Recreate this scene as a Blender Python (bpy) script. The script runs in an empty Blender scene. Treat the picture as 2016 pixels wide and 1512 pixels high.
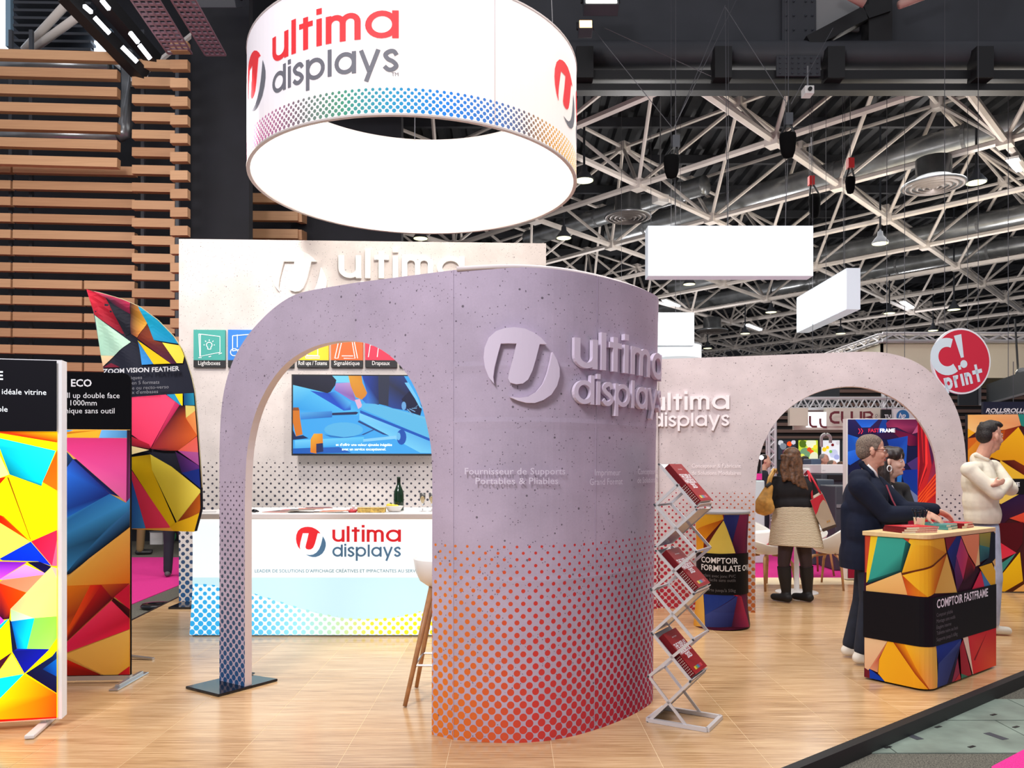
import bpy, bmesh, math, random
from mathutils import Vector, Matrix, Euler
random.seed(7)
SC = bpy.context.scene
COL = SC.collection
PI = math.pi
# ---------------------------------------------------------------- camera
F, CX, HZ, H = 1550.0, 1008.0, 920.0, 1.45      # focal length (px of 2016), principal point, eye height
cam_d = bpy.data.cameras.new('camera'); cam = bpy.data.objects.new('camera', cam_d); COL.objects.link(cam)
cam_d.sensor_width = 36.0; cam_d.lens = 36.0*F/2016.0
cam_d.shift_y = (HZ-756.0)/2016.0
cam_d.clip_start = 0.05; cam_d.clip_end = 300
cam.location = (0, 0, H); cam.rotation_euler = (PI/2, 0, 0)
SC.camera = cam
# ---------------------------------------------------------------- world, exposure, hall light, added fill lamps
SC.view_settings.view_transform = 'Standard'; SC.view_settings.look = 'None'
SC.view_settings.exposure = 0.0; SC.view_settings.gamma = 1.0
SC.view_settings.use_curve_mapping = False
w = bpy.data.worlds.new('world'); SC.world = w; w.use_nodes = True
w.node_tree.nodes['Background'].inputs[0].default_value = (0.93, 0.93, 1.0, 1)
w.node_tree.nodes['Background'].inputs[1].default_value = 0.40

def area(name, loc, target, size, energy, col=(1, 1, 1), sy=None):
    d = bpy.data.lights.new(name, 'AREA'); d.energy = energy; d.color = col; d.size = size
    d.shape = 'RECTANGLE'; d.size_y = sy or size
    o = bpy.data.objects.new(name, d); COL.objects.link(o); o.location = loc
    o.rotation_euler = (Vector(target)-Vector(loc)).to_track_quat('-Z', 'Y').to_euler()
    return o
def spot(name, loc, target, energy, col=(1, 1, 1), ang=60, blend=.6, rad=.1):
    d = bpy.data.lights.new(name, 'SPOT'); d.energy = energy; d.color = col
    d.spot_size = math.radians(ang); d.spot_blend = blend; d.shadow_soft_size = rad
    o = bpy.data.objects.new(name, d); COL.objects.link(o); o.location = loc
    o.rotation_euler = (Vector(target)-Vector(loc)).to_track_quat('-Z', 'Y').to_euler()
    return o
def point(name, loc, energy, col=(1, 1, 1), rad=.3):
    d = bpy.data.lights.new(name, 'POINT'); d.energy = energy; d.color = col; d.shadow_soft_size = rad
    o = bpy.data.objects.new(name, d); COL.objects.link(o); o.location = loc; return o
area('hall_light_front', (-3.2, -1.2, 7.0), (0, 4.6, 1.2), 1.8, 520, (.98, .95, 1.0))
area('hall_light_stand', (0.5, 6.6, 8.6), (0.5, 6.6, 0), 5, 520, (1, .95, .88))
area('hall_light_right', (6.0, 6.5, 8.0), (4.5, 7.5, 0), 4, 260, (1, .95, .9))
area('slat_fill_light', (-6.5, 6.5, 6.5), (-8.2, 13.5, 4.0), 3, 230, (1, .95, .9))  # unseen wall washer, added to brighten the larch slats
area('hall_light_deep', (9, 22, 9.0), (9, 22, 0), 9, 900, (1, .96, .92))
for i, (x, y) in enumerate(((3.0, 19.0), (11.5, 20.5), (7.0, 27.0), (16.0, 28.0), (8.0, 38.0), (20.0, 40.0), (2.0, 31.0))):
    point('truss_fill_light', (x, y, 6.2), 330 if y < 30 else 420, (1, .95, .92), .5)  # unseen fill lamps, added to brighten the roof struts from below
spot('stand_spot_wall', (-2.6, 6.2, 4.9), (-2.3, 8.5, 2.9), 330, (1, .94, .86), 80)
spot('stand_spot_wall_right', (-0.6, 6.0, 5.0), (-0.6, 8.5, 3.3), 255, (1, .95, .87), 80)
spot('ring_spot', (-1.0, 6.9, 4.6), (-1.25, 5.75, 0), 170, (1, .97, .94), 62, .9)
spot('stand_spot_arch', (1.9, 6.4, 4.9), (1.9, 7.9, 2.0), 120, (1, .93, .88), 75)

# ---------------------------------------------------------------- geometry helpers
V = Vector
def P(u, v, y): return V(((u-CX)/F*y, y, H-(v-HZ)/F*y))
def G(u, v, z=0.0):
    y = F*(H-z)/(v-HZ); return V(((u-CX)/F*y, y, z))
def PL(u, v, p0, n):
    d = V(((u-CX)/F, 1.0, -(v-HZ)/F)); o = V((0, 0, H)); n = V(n)
    return o + d*((V(p0)-o).dot(n)/d.dot(n))
def lin(c):
    r = []
    for x in c[:3]:
        x = x/255.0
        r.append(x/12.92 if x <= .04045 else ((x+.055)/1.055)**2.4)
    return r
WM = {}
def wm(o): return WM.get(o.name, Matrix.Identity(4)) if o else Matrix.Identity(4)

class MB:
    def __init__(s): s.v = []; s.f = []; s.m = []; s.c = []; s.uv = None
    def add(s, vs, fs, mi=0, cols=None):
        b = len(s.v); s.v += [V(p) for p in vs]
        for i, f in enumerate(fs):
            s.f.append([b+k for k in f]); s.m.append(mi)
            s.c.append([cols[k] for k in f] if cols else None)
        return s
    def box(s, c, d, rot=None, mi=0, cols=None):
        c = V(c); x, y, z = d[0]/2, d[1]/2, d[2]/2
        vs = [V((a*x, b*y, e*z)) for a in (-1, 1) for b in (-1, 1) for e in (-1, 1)]
        if rot is not None:
            R = rot if isinstance(rot, Matrix) else Euler(rot).to_matrix()
            vs = [R @ p for p in vs]
        return s.add([p+c for p in vs], [(0, 1, 3, 2), (4, 6, 7, 5), (0, 4, 5, 1), (2, 3, 7, 6), (0, 2, 6, 4), (1, 5, 7, 3)], mi, cols)
    def bar(s, p, q, w, h, up=(0, 0, 1), mi=0):
        p, q = V(p), V(q); d = (q-p); L = d.length
        if L < 1e-6: return s
        d.normalize(); up = V(up)
        if abs(d.dot(up)) > .98: up = V((0, 1, 0)) if abs(d.y) < .9 else V((1, 0, 0))
        x = d.cross(up).normalized(); z = x.cross(d)
        return s.box((p+q)/2, (w, L, h), Matrix((x, d, z)).transposed(), mi)
    def tube(s, pts, r, seg=8, cap=True, mi=0):
        pts = [V(p) for p in pts]; n = len(pts)
        rs = r if isinstance(r, (list, tuple)) else [r]*n
        vs = []; fs = []; ref = None
        for i, p in enumerate(pts):
            d = (pts[min(i+1, n-1)]-pts[max(i-1, 0)]).normalized()
            if ref is None:
                ref = V((0, 0, 1)) if abs(d.z) < .9 else V((1, 0, 0))
            x = d.cross(ref)
            if x.length < 1e-4: x = d.orthogonal()
            x.normalize(); y = d.cross(x).normalized(); ref = -y if False else ref
            for k in range(seg):
                a = 2*PI*k/seg; vs.append(p+(x*math.cos(a)+y*math.sin(a))*rs[i])
        for i in range(n-1):
            for k in range(seg):
                k2 = (k+1) % seg
                fs.append((i*seg+k, i*seg+k2, (i+1)*seg+k2, (i+1)*seg+k))
        if cap:
            fs.append(tuple(range(seg))[::-1]); fs.append(tuple((n-1)*seg+k for k in range(seg)))
        return s.add(vs, fs, mi)
    def lathe(s, prof, c=(0, 0, 0), seg=24, sx=1, sy=1, mi=0, rot=None, cap=True):
        c = V(c); vs = []; fs = []; n = len(prof)
        R = Euler(rot).to_matrix() if rot is not None else None
        for (r, z) in prof:
            for k in range(seg):
                a = 2*PI*k/seg; p = V((r*math.cos(a)*sx, r*math.sin(a)*sy, z))
                vs.append((R @ p if R else p)+c)
        for i in range(n-1):
            for k in range(seg):
                k2 = (k+1) % seg
                fs.append((i*seg+k, i*seg+k2, (i+1)*seg+k2, (i+1)*seg+k))
        if cap:
            if prof[0][0] > 1e-5: fs.append(tuple(range(seg))[::-1])
            if prof[-1][0] > 1e-5: fs.append(tuple((n-1)*seg+k for k in range(seg)))
        return s.add(vs, fs, mi)
    def prism(s, poly, off, mi=0, side_mi=None):
        poly = [V(p) for p in poly]; off = V(off); n = len(poly)
        s.add(poly+[p+off for p in poly], [tuple(range(n)), tuple(range(2*n-1, n-1, -1))], mi)
        b = len(s.v)-2*n
        for i in range(n):
            j = (i+1) % n
            s.f.append([b+i, b+n+i, b+n+j, b+j]); s.m.append(mi if side_mi is None else side_mi); s.c.append(None)
        return s
    def ball(s, c, r, seg=12, rings=8, mi=0, rot=None):
        r = (r, r, r) if not isinstance(r, (tuple, list)) else r
        R = rot if isinstance(rot, Matrix) else (Euler(rot).to_matrix() if rot is not None else None)
        vs = []; fs = []
        pt = lambda p: (R @ V(p) if R else V(p))+V(c)
        vs.append(pt((0, 0, r[2])))
        for i in range(1, rings):
            t = PI*i/rings
            for k in range(seg):
                a = 2*PI*k/seg
                vs.append(pt((r[0]*math.sin(t)*math.cos(a), r[1]*math.sin(t)*math.sin(a), r[2]*math.cos(t))))
        vs.append(pt((0, 0, -r[2]))); L = len(vs)-1
        for k in range(seg):
            k2 = (k+1) % seg
            fs.append((0, 1+k, 1+k2)); fs.append((L, L-seg+k2, L-seg+k))
            for i in range(rings-2):
                a = 1+i*seg
                fs.append((a+k, a+seg+k, a+seg+k2, a+k2))
        return s.add(vs, fs, mi)
    def build(s, name, mats, parent=None, smooth=False, local=False, kind=None, bevel=0):
        me = bpy.data.meshes.new(name)
        inv = Matrix.Identity(4) if local or parent is None else wm(parent).inverted()
        me.from_pydata([tuple(inv @ p) for p in s.v], [], s.f)
        mats = mats if isinstance(mats, (list, tuple)) else [mats]
        for m in mats: me.materials.append(m)
        me.polygons.foreach_set('material_index', s.m)
        if any(c is not None for c in s.c):
            at = me.color_attributes.new('Col', 'FLOAT_COLOR', 'CORNER')
            data = []
            for f, c in zip(s.f, s.c):
                for k in range(len(f)):
                    data += (list(c[k])+[1.0]) if c else [1, 1, 1, 1]
            at.data.foreach_set('color', data)
        if s.uv:
            ul = me.uv_layers.new(name='UVMap')
            fl = []
            for f in s.f:
                for k in f: fl += list(s.uv[k])
            ul.data.foreach_set('uv', fl)
        if smooth:
            me.polygons.foreach_set('use_smooth', [True]*len(me.polygons))
        me.update()
        o = bpy.data.objects.new(name, me); COL.objects.link(o)
        if parent is not None:
            o.parent = parent; WM[o.name] = wm(parent).copy()
        if kind: o['kind'] = kind
        if bevel:
            b = o.modifiers.new('bevel', 'BEVEL'); b.width = bevel; b.segments = 2; b.limit_method = 'ANGLE'
        if smooth == 'auto':
            pass
        return o
def tag(o, label=None, cat=None, group=None, kind=None):
    if label: o['label'] = label
    if cat: o['category'] = cat; o['kind'] = 'thing'
    if group: o['group'] = group
    if kind: o['kind'] = kind
    return o
def thing(name, label, cat, loc=(0, 0, 0), rz=0.0, group=None):
    o = bpy.data.objects.new(name, None); COL.objects.link(o)
    o.location = loc; o.rotation_euler = (0, 0, rz); o.empty_display_size = .1
    WM[o.name] = Matrix.Translation(V(loc)) @ Matrix.Rotation(rz, 4, 'Z')
    return tag(o, label, cat, group, 'thing')
def struct(o): o['kind'] = 'structure'; return o
def dup(root, loc, rz=0.0, label=None):
    r = root.copy(); COL.objects.link(r); r.location = loc; r.rotation_euler = (0, 0, rz)
    WM[r.name] = Matrix.Translation(V(loc)) @ Matrix.Rotation(rz, 4, 'Z')
    if label: r['label'] = label
    for ch in list(root.children):
        c = ch.copy(); COL.objects.link(c); c.parent = r
        for g in ch.children:
            d = g.copy(); COL.objects.link(d); d.parent = c
    return r

# ---------------------------------------------------------------- node expression helper
class E:
    """a value socket with arithmetic"""
    def __init__(s, nt, sock): s.nt = nt; s.k = sock
    def _m(s, op, *args):
        n = s.nt.nodes.new('ShaderNodeMath'); n.operation = op
        for i, a in enumerate((s,)+args):
            if isinstance(a, E): s.nt.links.new(a.k, n.inputs[i])
            else: n.inputs[i].default_value = a
        return E(s.nt, n.outputs[0])
    def __add__(s, o): return s._m('ADD', o)
    def __sub__(s, o): return s._m('SUBTRACT', o)
    def __mul__(s, o): return s._m('MULTIPLY', o)
    def __truediv__(s, o): return s._m('DIVIDE', o)
    def lt(s, o): return s._m('LESS_THAN', o)
    def gt(s, o): return s._m('GREATER_THAN', o)
    def fract(s): return s._m('FRACT')
    def floor(s): return s._m('FLOOR')
    def sqrt(s): return s._m('SQRT')
    def sin(s): return s._m('SINE')
    def mn(s, o): return s._m('MINIMUM', o)
    def mx(s, o): return s._m('MAXIMUM', o)
    def clamp(s): return s.mn(1.0).mx(0.0)
def ramp(nt, fac, stops):
    n = nt.nodes.new('ShaderNodeValToRGB'); nt.links.new(fac.k, n.inputs[0])
    el = n.color_ramp.elements
    while len(el) > 1: el.remove(el[-1])
    el[0].position = stops[0][0]; el[0].color = (*lin(stops[0][1]), 1)
    for p, c in stops[1:]:
        e = el.new(p); e.color = (*lin(c), 1)
    return n.outputs[0]
def mix(nt, fac, a, b):
    n = nt.nodes.new('ShaderNodeMix'); n.data_type = 'RGBA'
    nt.links.new(fac.k if isinstance(fac, E) else fac, n.inputs[0])
    for i, x in ((6, a), (7, b)):
        if isinstance(x, (tuple, list)): n.inputs[i].default_value = (*lin(x), 1)
        else: nt.links.new(x, n.inputs[i])
    return n.outputs[2]
def noise(nt, vec, scale, detail=3, rough=.5):
    n = nt.nodes.new('ShaderNodeTexNoise'); n.inputs['Scale'].default_value = scale
    n.inputs['Detail'].default_value = detail; n.inputs['Roughness'].default_value = rough
    if vec is not None: nt.links.new(vec, n.inputs['Vector'])
    return E(nt, n.outputs['Fac'])
def base_mat(name, rough=.6, metal=0.0, spec=.5):
    m = bpy.data.materials.new(name); m.use_nodes = True; nt = m.node_tree
    b = nt.nodes['Principled BSDF']
    b.inputs['Roughness'].default_value = rough; b.inputs['Metallic'].default_value = metal
    b.inputs['Specular IOR Level'].default_value = spec
    return m, nt, b
def mat(name, c, rough=.6, metal=0.0, spec=.5, emit=0.0, ecol=None, var=0.0, vscale=8.0, bump=0.0, bscale=60.0):
    m, nt, b = base_mat(name, rough, metal, spec)
    b.inputs['Base Color'].default_value = (*lin(c), 1)
    if emit:
        b.inputs['Emission Color'].default_value = (*lin(ecol or c), 1); b.inputs['Emission Strength'].default_value = emit
    tc = nt.nodes.new('ShaderNodeTexCoord')
    if var:
        f = noise(nt, tc.outputs['Object'], vscale)
        lo = tuple(x*(1-var) for x in c); hi = tuple(min(255, x*(1+var)) for x in c)
        nt.links.new(ramp(nt, f, [(.3, lo), (.7, hi)]), b.inputs['Base Color'])
    if bump:
        f = noise(nt, tc.outputs['Object'], bscale)
        bp = nt.nodes.new('ShaderNodeBump'); bp.inputs['Strength'].default_value = bump; bp.inputs['Distance'].default_value = .01
        nt.links.new(f.k, bp.inputs['Height']); nt.links.new(bp.outputs[0], b.inputs['Normal'])
    return m
def vcmat(name, rough=.5, emit=0.0, gain=1.0, weave=0.0):
    m, nt, b = base_mat(name, rough, 0, .15)
    a = nt.nodes.new('ShaderNodeVertexColor'); a.layer_name = 'Col'
    nt.links.new(a.outputs[0], b.inputs['Base Color'])
    if emit:
        nt.links.new(a.outputs[0], b.inputs['Emission Color']); b.inputs['Emission Strength'].default_value = emit
    if weave:
        tc = nt.nodes.new('ShaderNodeTexCoord'); f = noise(nt, tc.outputs['Object'], 7.0, 4)
        bp = nt.nodes.new('ShaderNodeBump'); bp.inputs['Strength'].default_value = weave; bp.inputs['Distance'].default_value = .02
        nt.links.new(f.k, bp.inputs['Height']); nt.links.new(bp.outputs[0], b.inputs['Normal'])
    return m

# ---------------------------------------------------------------- vertical printed surfaces
class VSurf:
    """a vertical surface standing on a plan polyline, seen from the camera"""
    def __init__(s, pts, side=-1):
        s.p = [V((a[0], a[1])) for a in pts]; s.S = [0.0]
        for a, b in zip(s.p, s.p[1:]): s.S.append(s.S[-1]+(b-a).length)
        s.side = side; s.n = []
        for a, b in zip(s.p, s.p[1:]):
            d = (b-a).normalized(); n = V((d.y, -d.x))
            s.n.append(n*(1 if side < 0 else -1))
    def hit(s, u):
        k = (u-CX)/F; best = None; N = len(s.p)-1
        for i in range(N):
            a, b = s.p[i], s.p[i+1]
            den = (b.x-a.x)-k*(b.y-a.y)
            if abs(den) < 1e-9: continue
            t = -(a.x-k*a.y)/den
            lo = -1e-6 if i else -9; hi = 1+1e-6 if i < N-1 else 9
            if lo <= t <= hi:
                y = a.y+t*(b.y-a.y)
                if y <= .3: continue
                sc = y + (100 if (t < -1e-6 or t > 1+1e-6) else 0)
                if best is None or sc < best[0]: best = (sc, y, s.S[i]+t*(s.S[i+1]-s.S[i]))
        return best[1], best[2]
    def at(s, q):
        i = 0
        while i < len(s.S)-2 and q > s.S[i+1]: i += 1
        t = (q-s.S[i])/(s.S[i+1]-s.S[i]); a, b = s.p[i], s.p[i+1]
        n = s.n[i]
        # smooth normal
        if t > .5 and i+1 < len(s.n): n = s.n[i].lerp(s.n[i+1], t-.5)
        elif t < .5 and i > 0: n = s.n[i].lerp(s.n[i-1], .5-t)
        return a.lerp(b, t) if 0 <= t <= 1 else a+(b-a)*t, n.normalized()
    def sz(s, u, v):
        y, q = s.hit(u); return q, H-(v-HZ)/F*y
    def pt(s, q, z, off=0.0):
        p, n = s.at(q); return V((p.x+n.x*off, p.y+n.y*off, z))
    def uv3(s, u, v, off=0.0):
        q, z = s.sz(u, v); return s.pt(q, z, off)
def clip_half(poly, f):
    out = []
    for i in range(len(poly)):
        a, b = poly[i], poly[(i+1) % len(poly)]; fa, fb = f(a), f(b)
        if fa >= 0: out.append(a)
        if (fa > 0 > fb) or (fa < 0 < fb):
            t = fa/(fa-fb); out.append([x+(y-x)*t for x, y in zip(a, b)])
    return out
class Gfx:
    """printed polygons on a VSurf, later ones on top"""
    def __init__(s, surf, off=.002, eps=.00035, sc=1.0, ou=0, ov=0, gain=1.0, box=None):
        s.s = surf; s.mb = MB(); s.k = 0; s.off = off; s.eps = eps; s.sc = sc; s.o = (ou, ov); s.gain = gain; s.box = box
    def frame(s, ou, ov, sc): s.o = (ou, ov); s.sc = sc; return s
    def poly(s, pts, cols):
        if not isinstance(cols[0], (tuple, list)): cols = [cols]*len(pts)
        cols = [cols[min(i, len(cols)-1)] for i in range(len(pts))]
        P3 = []
        for (x, y), c in zip(pts, cols):
            q, z = s.s.sz(s.o[0]+x/s.sc, s.o[1]+y/s.sc)
            P3.append([q, z]+[k*s.gain for k in lin(c)])
        s.sz(P3)
    def sz(s, P3):
        s.k += 1
        if s.box:
            b = s.box
            for fn in (lambda p: p[0]-b[0], lambda p: b[1]-p[0], lambda p: p[1]-b[2], lambda p: b[3]-p[1]):
                P3 = clip_half(P3, fn)
                if len(P3) < 3: return
        cuts = s.s.S[1:-1]
        pieces = []
        rest = P3
        for c in cuts:
            l = clip_half(rest, lambda p: c-p[0]); rest = clip_half(rest, lambda p: p[0]-c)
            if len(l) > 2: pieces.append(l)
            if len(rest) < 3: break
        if len(rest) > 2: pieces.append(rest)
        for pc in pieces:
            vs = [s.s.pt(p[0], p[1], s.off+s.k*s.eps) for p in pc]
            ar = sum((vs[i]-vs[0]).cross(vs[i+1]-vs[0]).length for i in range(1, len(vs)-1))
            if ar < 1e-7: continue
            s.mb.add(vs, [tuple(range(len(vs)))], 0, [p[2:5] for p in pc])
    def rect(s, q0, q1, z0, z1, c):
        c = [k*s.gain for k in lin(c)]
        s.sz([[q0, z0]+c, [q1, z0]+c, [q1, z1]+c, [q0, z1]+c])

# ---------------------------------------------------------------- lettering
_TX = {}
def text2d(t, bold=0.0, res=3):
    key = (t, bold, res)
    if key in _TX: return _TX[key]
    cu = bpy.data.curves.new('t', 'FONT'); cu.body = t; cu.resolution_u = res; cu.offset = bold
    o = bpy.data.objects.new('t', cu); COL.objects.link(o)
    dg = bpy.context.evaluated_depsgraph_get(); me = bpy.data.meshes.new_from_object(o.evaluated_get(dg))
    vs = [(p.co.x, p.co.y) for p in me.vertices]; fs = [tuple(p.vertices) for p in me.polygons]
    bpy.data.objects.remove(o); bpy.data.curves.remove(cu); bpy.data.meshes.remove(me)
    _TX[key] = (vs, fs); return vs, fs
def text_on(mb, t, fn, width=None, height=None, bold=0.0, mi=0, col=None, shear=0.0, res=3, align='l'):
    """lay text through fn(x, y) -> point; width = total width, height = cap height"""
    vs, fs = text2d(t, bold, res)
    if not vs: return
    x0 = min(a[0] for a in vs); x1 = max(a[0] for a in vs)
    sy = (height/.72) if height else width/(x1-x0)
    sx = width/(x1-x0) if width else sy
    sh = 0 if align == 'l' else (-(x1-x0)*sx/2 if align == 'c' else -(x1-x0)*sx)
    pts = [fn((a[0]-x0)*sx+sh+a[1]*sy*shear, a[1]*sy) for a in vs]
    mb.add(pts, fs, mi, [col]*len(pts) if col else None)
def ribbon(path, w):
    """2-D stroke -> list of quads"""
    n = len(path); L = []; R = []
    for i in range(n):
        a = V(path[max(i-1, 0)]); b = V(path[min(i+1, n-1)]); p = V(path[i])
        d = (b-a); d.normalize(); nn = V((-d.y, d.x))*w/2
        L.append(p+nn); R.append(p-nn)
    return [[L[i], R[i], R[i+1], L[i+1]] for i in range(n-1)]
def arc(cx, cy, r, a0, a1, n=12):
    return [(cx+r*math.cos(math.radians(a0+(a1-a0)*i/n)), cy+r*math.sin(math.radians(a0+(a1-a0)*i/n))) for i in range(n+1)]
def crom(pts, n=6):
    out = []
    for i in range(len(pts)-1):
        p0, p1, p2, p3 = (V(pts[max(i-1, 0)]), V(pts[i]), V(pts[i+1]), V(pts[min(i+2, len(pts)-1)]))
        for k in range(n):
            t = k/n
            out.append(tuple(.5*((2*p1)+(p2-p0)*t+(2*p0-5*p1+4*p2-p3)*t*t+(3*p1-p0-3*p2+p3)*t**3)))
    out.append(tuple(pts[-1])); return out
def glyph(ch, xh, asc, desc, w):
    h = w/2; R = (xh-w)/2+w*.0; q = []; adv = 0
    if ch == 'u':
        r = xh*.31; q = [[(h, xh)]+arc(h+r, r+h, r, 180, 360)+[(h+2*r, xh)], [(h+2*r, xh), (h+2*r, 0)]]; adv = 2*r+w
    elif ch == 'l': q = [[(h, asc), (h, 0)]]; adv = w
    elif ch == 't':
        q = [[(.19+h*.4, asc*.93), (.19+h*.4, 0)], [(0, xh-h*.9), (.46, xh-h*.9)]]; adv = .46
    elif ch == 'i':
        q = [[(h, xh), (h, 0)], [(h-.001, asc+h*.9), (h-.001, asc-h*1.3)]]; adv = w
    elif ch == 'm':
        r = xh*.235
        a = [(h, xh-h-r)]+arc(h+r, xh-h-r, r, 180, 0)+[(h+2*r, 0)]
        b = [(h+2*r, xh-h-r)]+arc(h+3*r, xh-h-r, r, 180, 0)+[(h+4*r, 0)]
        q = [[(h, xh), (h, 0)], a, b]; adv = 4*r+w
    elif ch in 'ad':
        q = [arc(h+R, xh/2, R, 0, 360, 24), [(h+2*R, xh if ch == 'a' else asc), (h+2*R, 0)]]; adv = 2*R+w
    elif ch == 'p': q = [arc(h+R, xh/2, R, 0, 360, 24), [(h, xh), (h, desc)]]; adv = 2*R+w
    elif ch == 's':
        W = xh*.62; k = xh
        q = [crom([(W*.9, k*.74), (W*.72, k-h*1.02), (W*.42, k-h), (W*.13, k*.76), (W*.3, k*.57), (W*.65, k*.45), (W*.88, k*.26), (W*.62, h*1.02), (W*.32, h), (W*.06, k*.24)], 5)]; adv = W
    elif ch == 'y': q = [[(h*.8, xh), (.36*xh+h*.8, 0.02)], [(.76*xh+h*.8, xh), (.3*xh, desc)]]; adv = .76*xh+1.6*h
    elif ch == 'r':
        r = xh*.3; q = [[(h, xh), (h, 0)], [(h, xh-h-r)]+arc(h+r, xh-h-r, r, 180, 60)]; adv = w+r*1.3
    elif ch == 'n':
        r = xh*.27; q = [[(h, xh), (h, 0)], [(h, xh-h-r)]+arc(h+r, xh-h-r, r, 180, 0)+[(h+2*r, 0)]]; adv = 2*r+w
    return q, adv
def word2d(wd, x0, x1, y, xh, asc, desc, w, gap):
    """quads of a word fitted between x0 and x1"""
    gl = []; x = 0
    for ch in wd:
        q, adv = glyph(ch, xh, asc, desc, w); gl.append((x, q)); x += adv+gap
    k = (x1-x0)/(x-gap); out = []
    for gx, q in gl:
        for path in q:
            for quad in ribbon(path, w): out.append([(x0+(p[0]+gx)*k, y+p[1]) for p in quad])
    return out
_e1 = [(672, 497), (650, 497), (628, 497), (605, 590), (585, 660), (560, 715), (530, 740), (490, 745), (455, 735), (443, 710), (450, 670), (470, 595), (492, 497), (450, 496), (402, 497), (385, 560), (365, 640), (357, 700), (362, 742), (330, 700), (307, 640), (299, 580), (305, 520), (330, 460), (375, 420), (430, 402), (480, 398), (540, 405), (600, 432), (640, 462)]
_e2 = [(707, 543), (735, 590), (752, 640), (752, 690), (735, 750), (700, 805), (650, 840), (600, 858), (550, 858), (500, 845), (450, 822), (510, 828), (560, 820), (610, 790), (650, 740), (675, 680), (692, 615)]
EMB1 = [((x-527)/228*1.06, (630-y)/228*1.06) for x, y in _e1]
EMB2 = [((x-527)/228*1.06, (630-y)/228*1.06) for x, y in _e2]
def logo2d():
    """emblem pieces and the two words in logo units"""
    return {'e1': [EMB1], 'e2': [EMB2],
            'ultima': word2d('ultima', 1.51, 6.36, .01, .87, 1.12, 0, .168, .12),
            'displays': word2d('displays', 1.51, 6.34, -1.04, .70, .86, -.29, .134, .10)}
def tri2d(poly):
    from mathutils.geometry import tessellate_polygon
    return [tuple(t) for t in tessellate_polygon([[V((p[0], p[1], 0)) for p in poly]])]
def logo_on(mb, fn, keys, thick=0.0, mi=0, col=None, sub=.25):
    """logo pieces through fn(x, y, off)"""
    D = logo2d(); k = 0
    for key in keys:
        for poly in D[key]:
            k += 1; e = (k % 7)*.00006
            if len(poly) > 4:
                tr = tri2d(poly)
            else: tr = [(0, 1, 2, 3)]
            top = [fn(p[0], p[1], thick+e) for p in poly]
            if len(poly) > 4:
                for t in tr:
                    tp = [list(poly[i][:2]) for i in t]
                    a = min(p[0] for p in tp); b = max(p[0] for p in tp)
                    n = max(1, int(math.ceil((b-a)/sub)))
                    for j in range(n):
                        lo = a+(b-a)*j/n; hi = a+(b-a)*(j+1)/n
                        pc = clip_half(clip_half(tp, lambda p: p[0]-lo+1e-9), lambda p: hi+1e-9-p[0])
                        if len(pc) > 2:
                            mb.add([fn(p[0], p[1], thick+e) for p in pc], [tuple(range(len(pc)))], mi, [col]*len(pc) if col else None)
            else:
                mb.add(top, tr, mi, [col]*len(top) if col else None)
            if thick:
                bot = [fn(p[0], p[1], 0) for p in poly]; n = len(poly)
                rng = range(n) if n > 4 else range(n)
                mb.add(top+bot, [(i, (i+1) % n, n+(i+1) % n, n+i) for i in rng], mi, [col]*(2*n) if col else None)
# ================================================================ materials
M = {}
M['black'] = mat('black', (22, 22, 24), .5)
M['blackgloss'] = mat('black_gloss', (20, 22, 28), .12)
M['darkhall'] = mat('dark_hall', (26, 27, 34), .8, var=.15, vscale=1.5)
M['white'] = mat('white', (238, 236, 234), .4)
M['whiteplastic'] = mat('white_plastic', (235, 232, 226), .3)
M['alu'] = mat('aluminium', (196, 198, 202), .28, .85)
M['steel'] = mat('painted_steel', (236, 228, 222), .5, var=.06, vscale=.7)
M['girder'] = mat('girder_paint', (58, 60, 66), .55, var=.12, vscale=.8)
M['duct'] = mat('duct_metal', (160, 164, 168), .3, .65, var=.12, vscale=2.0)
M['grey'] = mat('grey', (120, 122, 126), .5)
M['darkgrey'] = mat('dark_grey', (62, 66, 74), .5)
M['bannergrey'] = mat('banner_grey', (44, 50, 54), .6)
M['cream'] = mat('cream_cloth', (222, 214, 196), .8, var=.05, vscale=2)
M['glow'] = mat('lamp_glow', (252, 250, 200), .5, emit=1.5)
M['glowcool'] = mat('strip_glow', (240, 246, 255), .5, emit=5.0)
M['lightbox'] = mat('lightbox_glow', (236, 250, 255), .5, emit=1.6)
M['wire'] = mat('wire', (95, 95, 100), .4, .5)
M['wood'] = mat('beech_wood', (196, 148, 96), .45, var=.08, vscale=20)
M['red'] = mat('red_paint', (200, 40, 40), .4)

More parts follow.
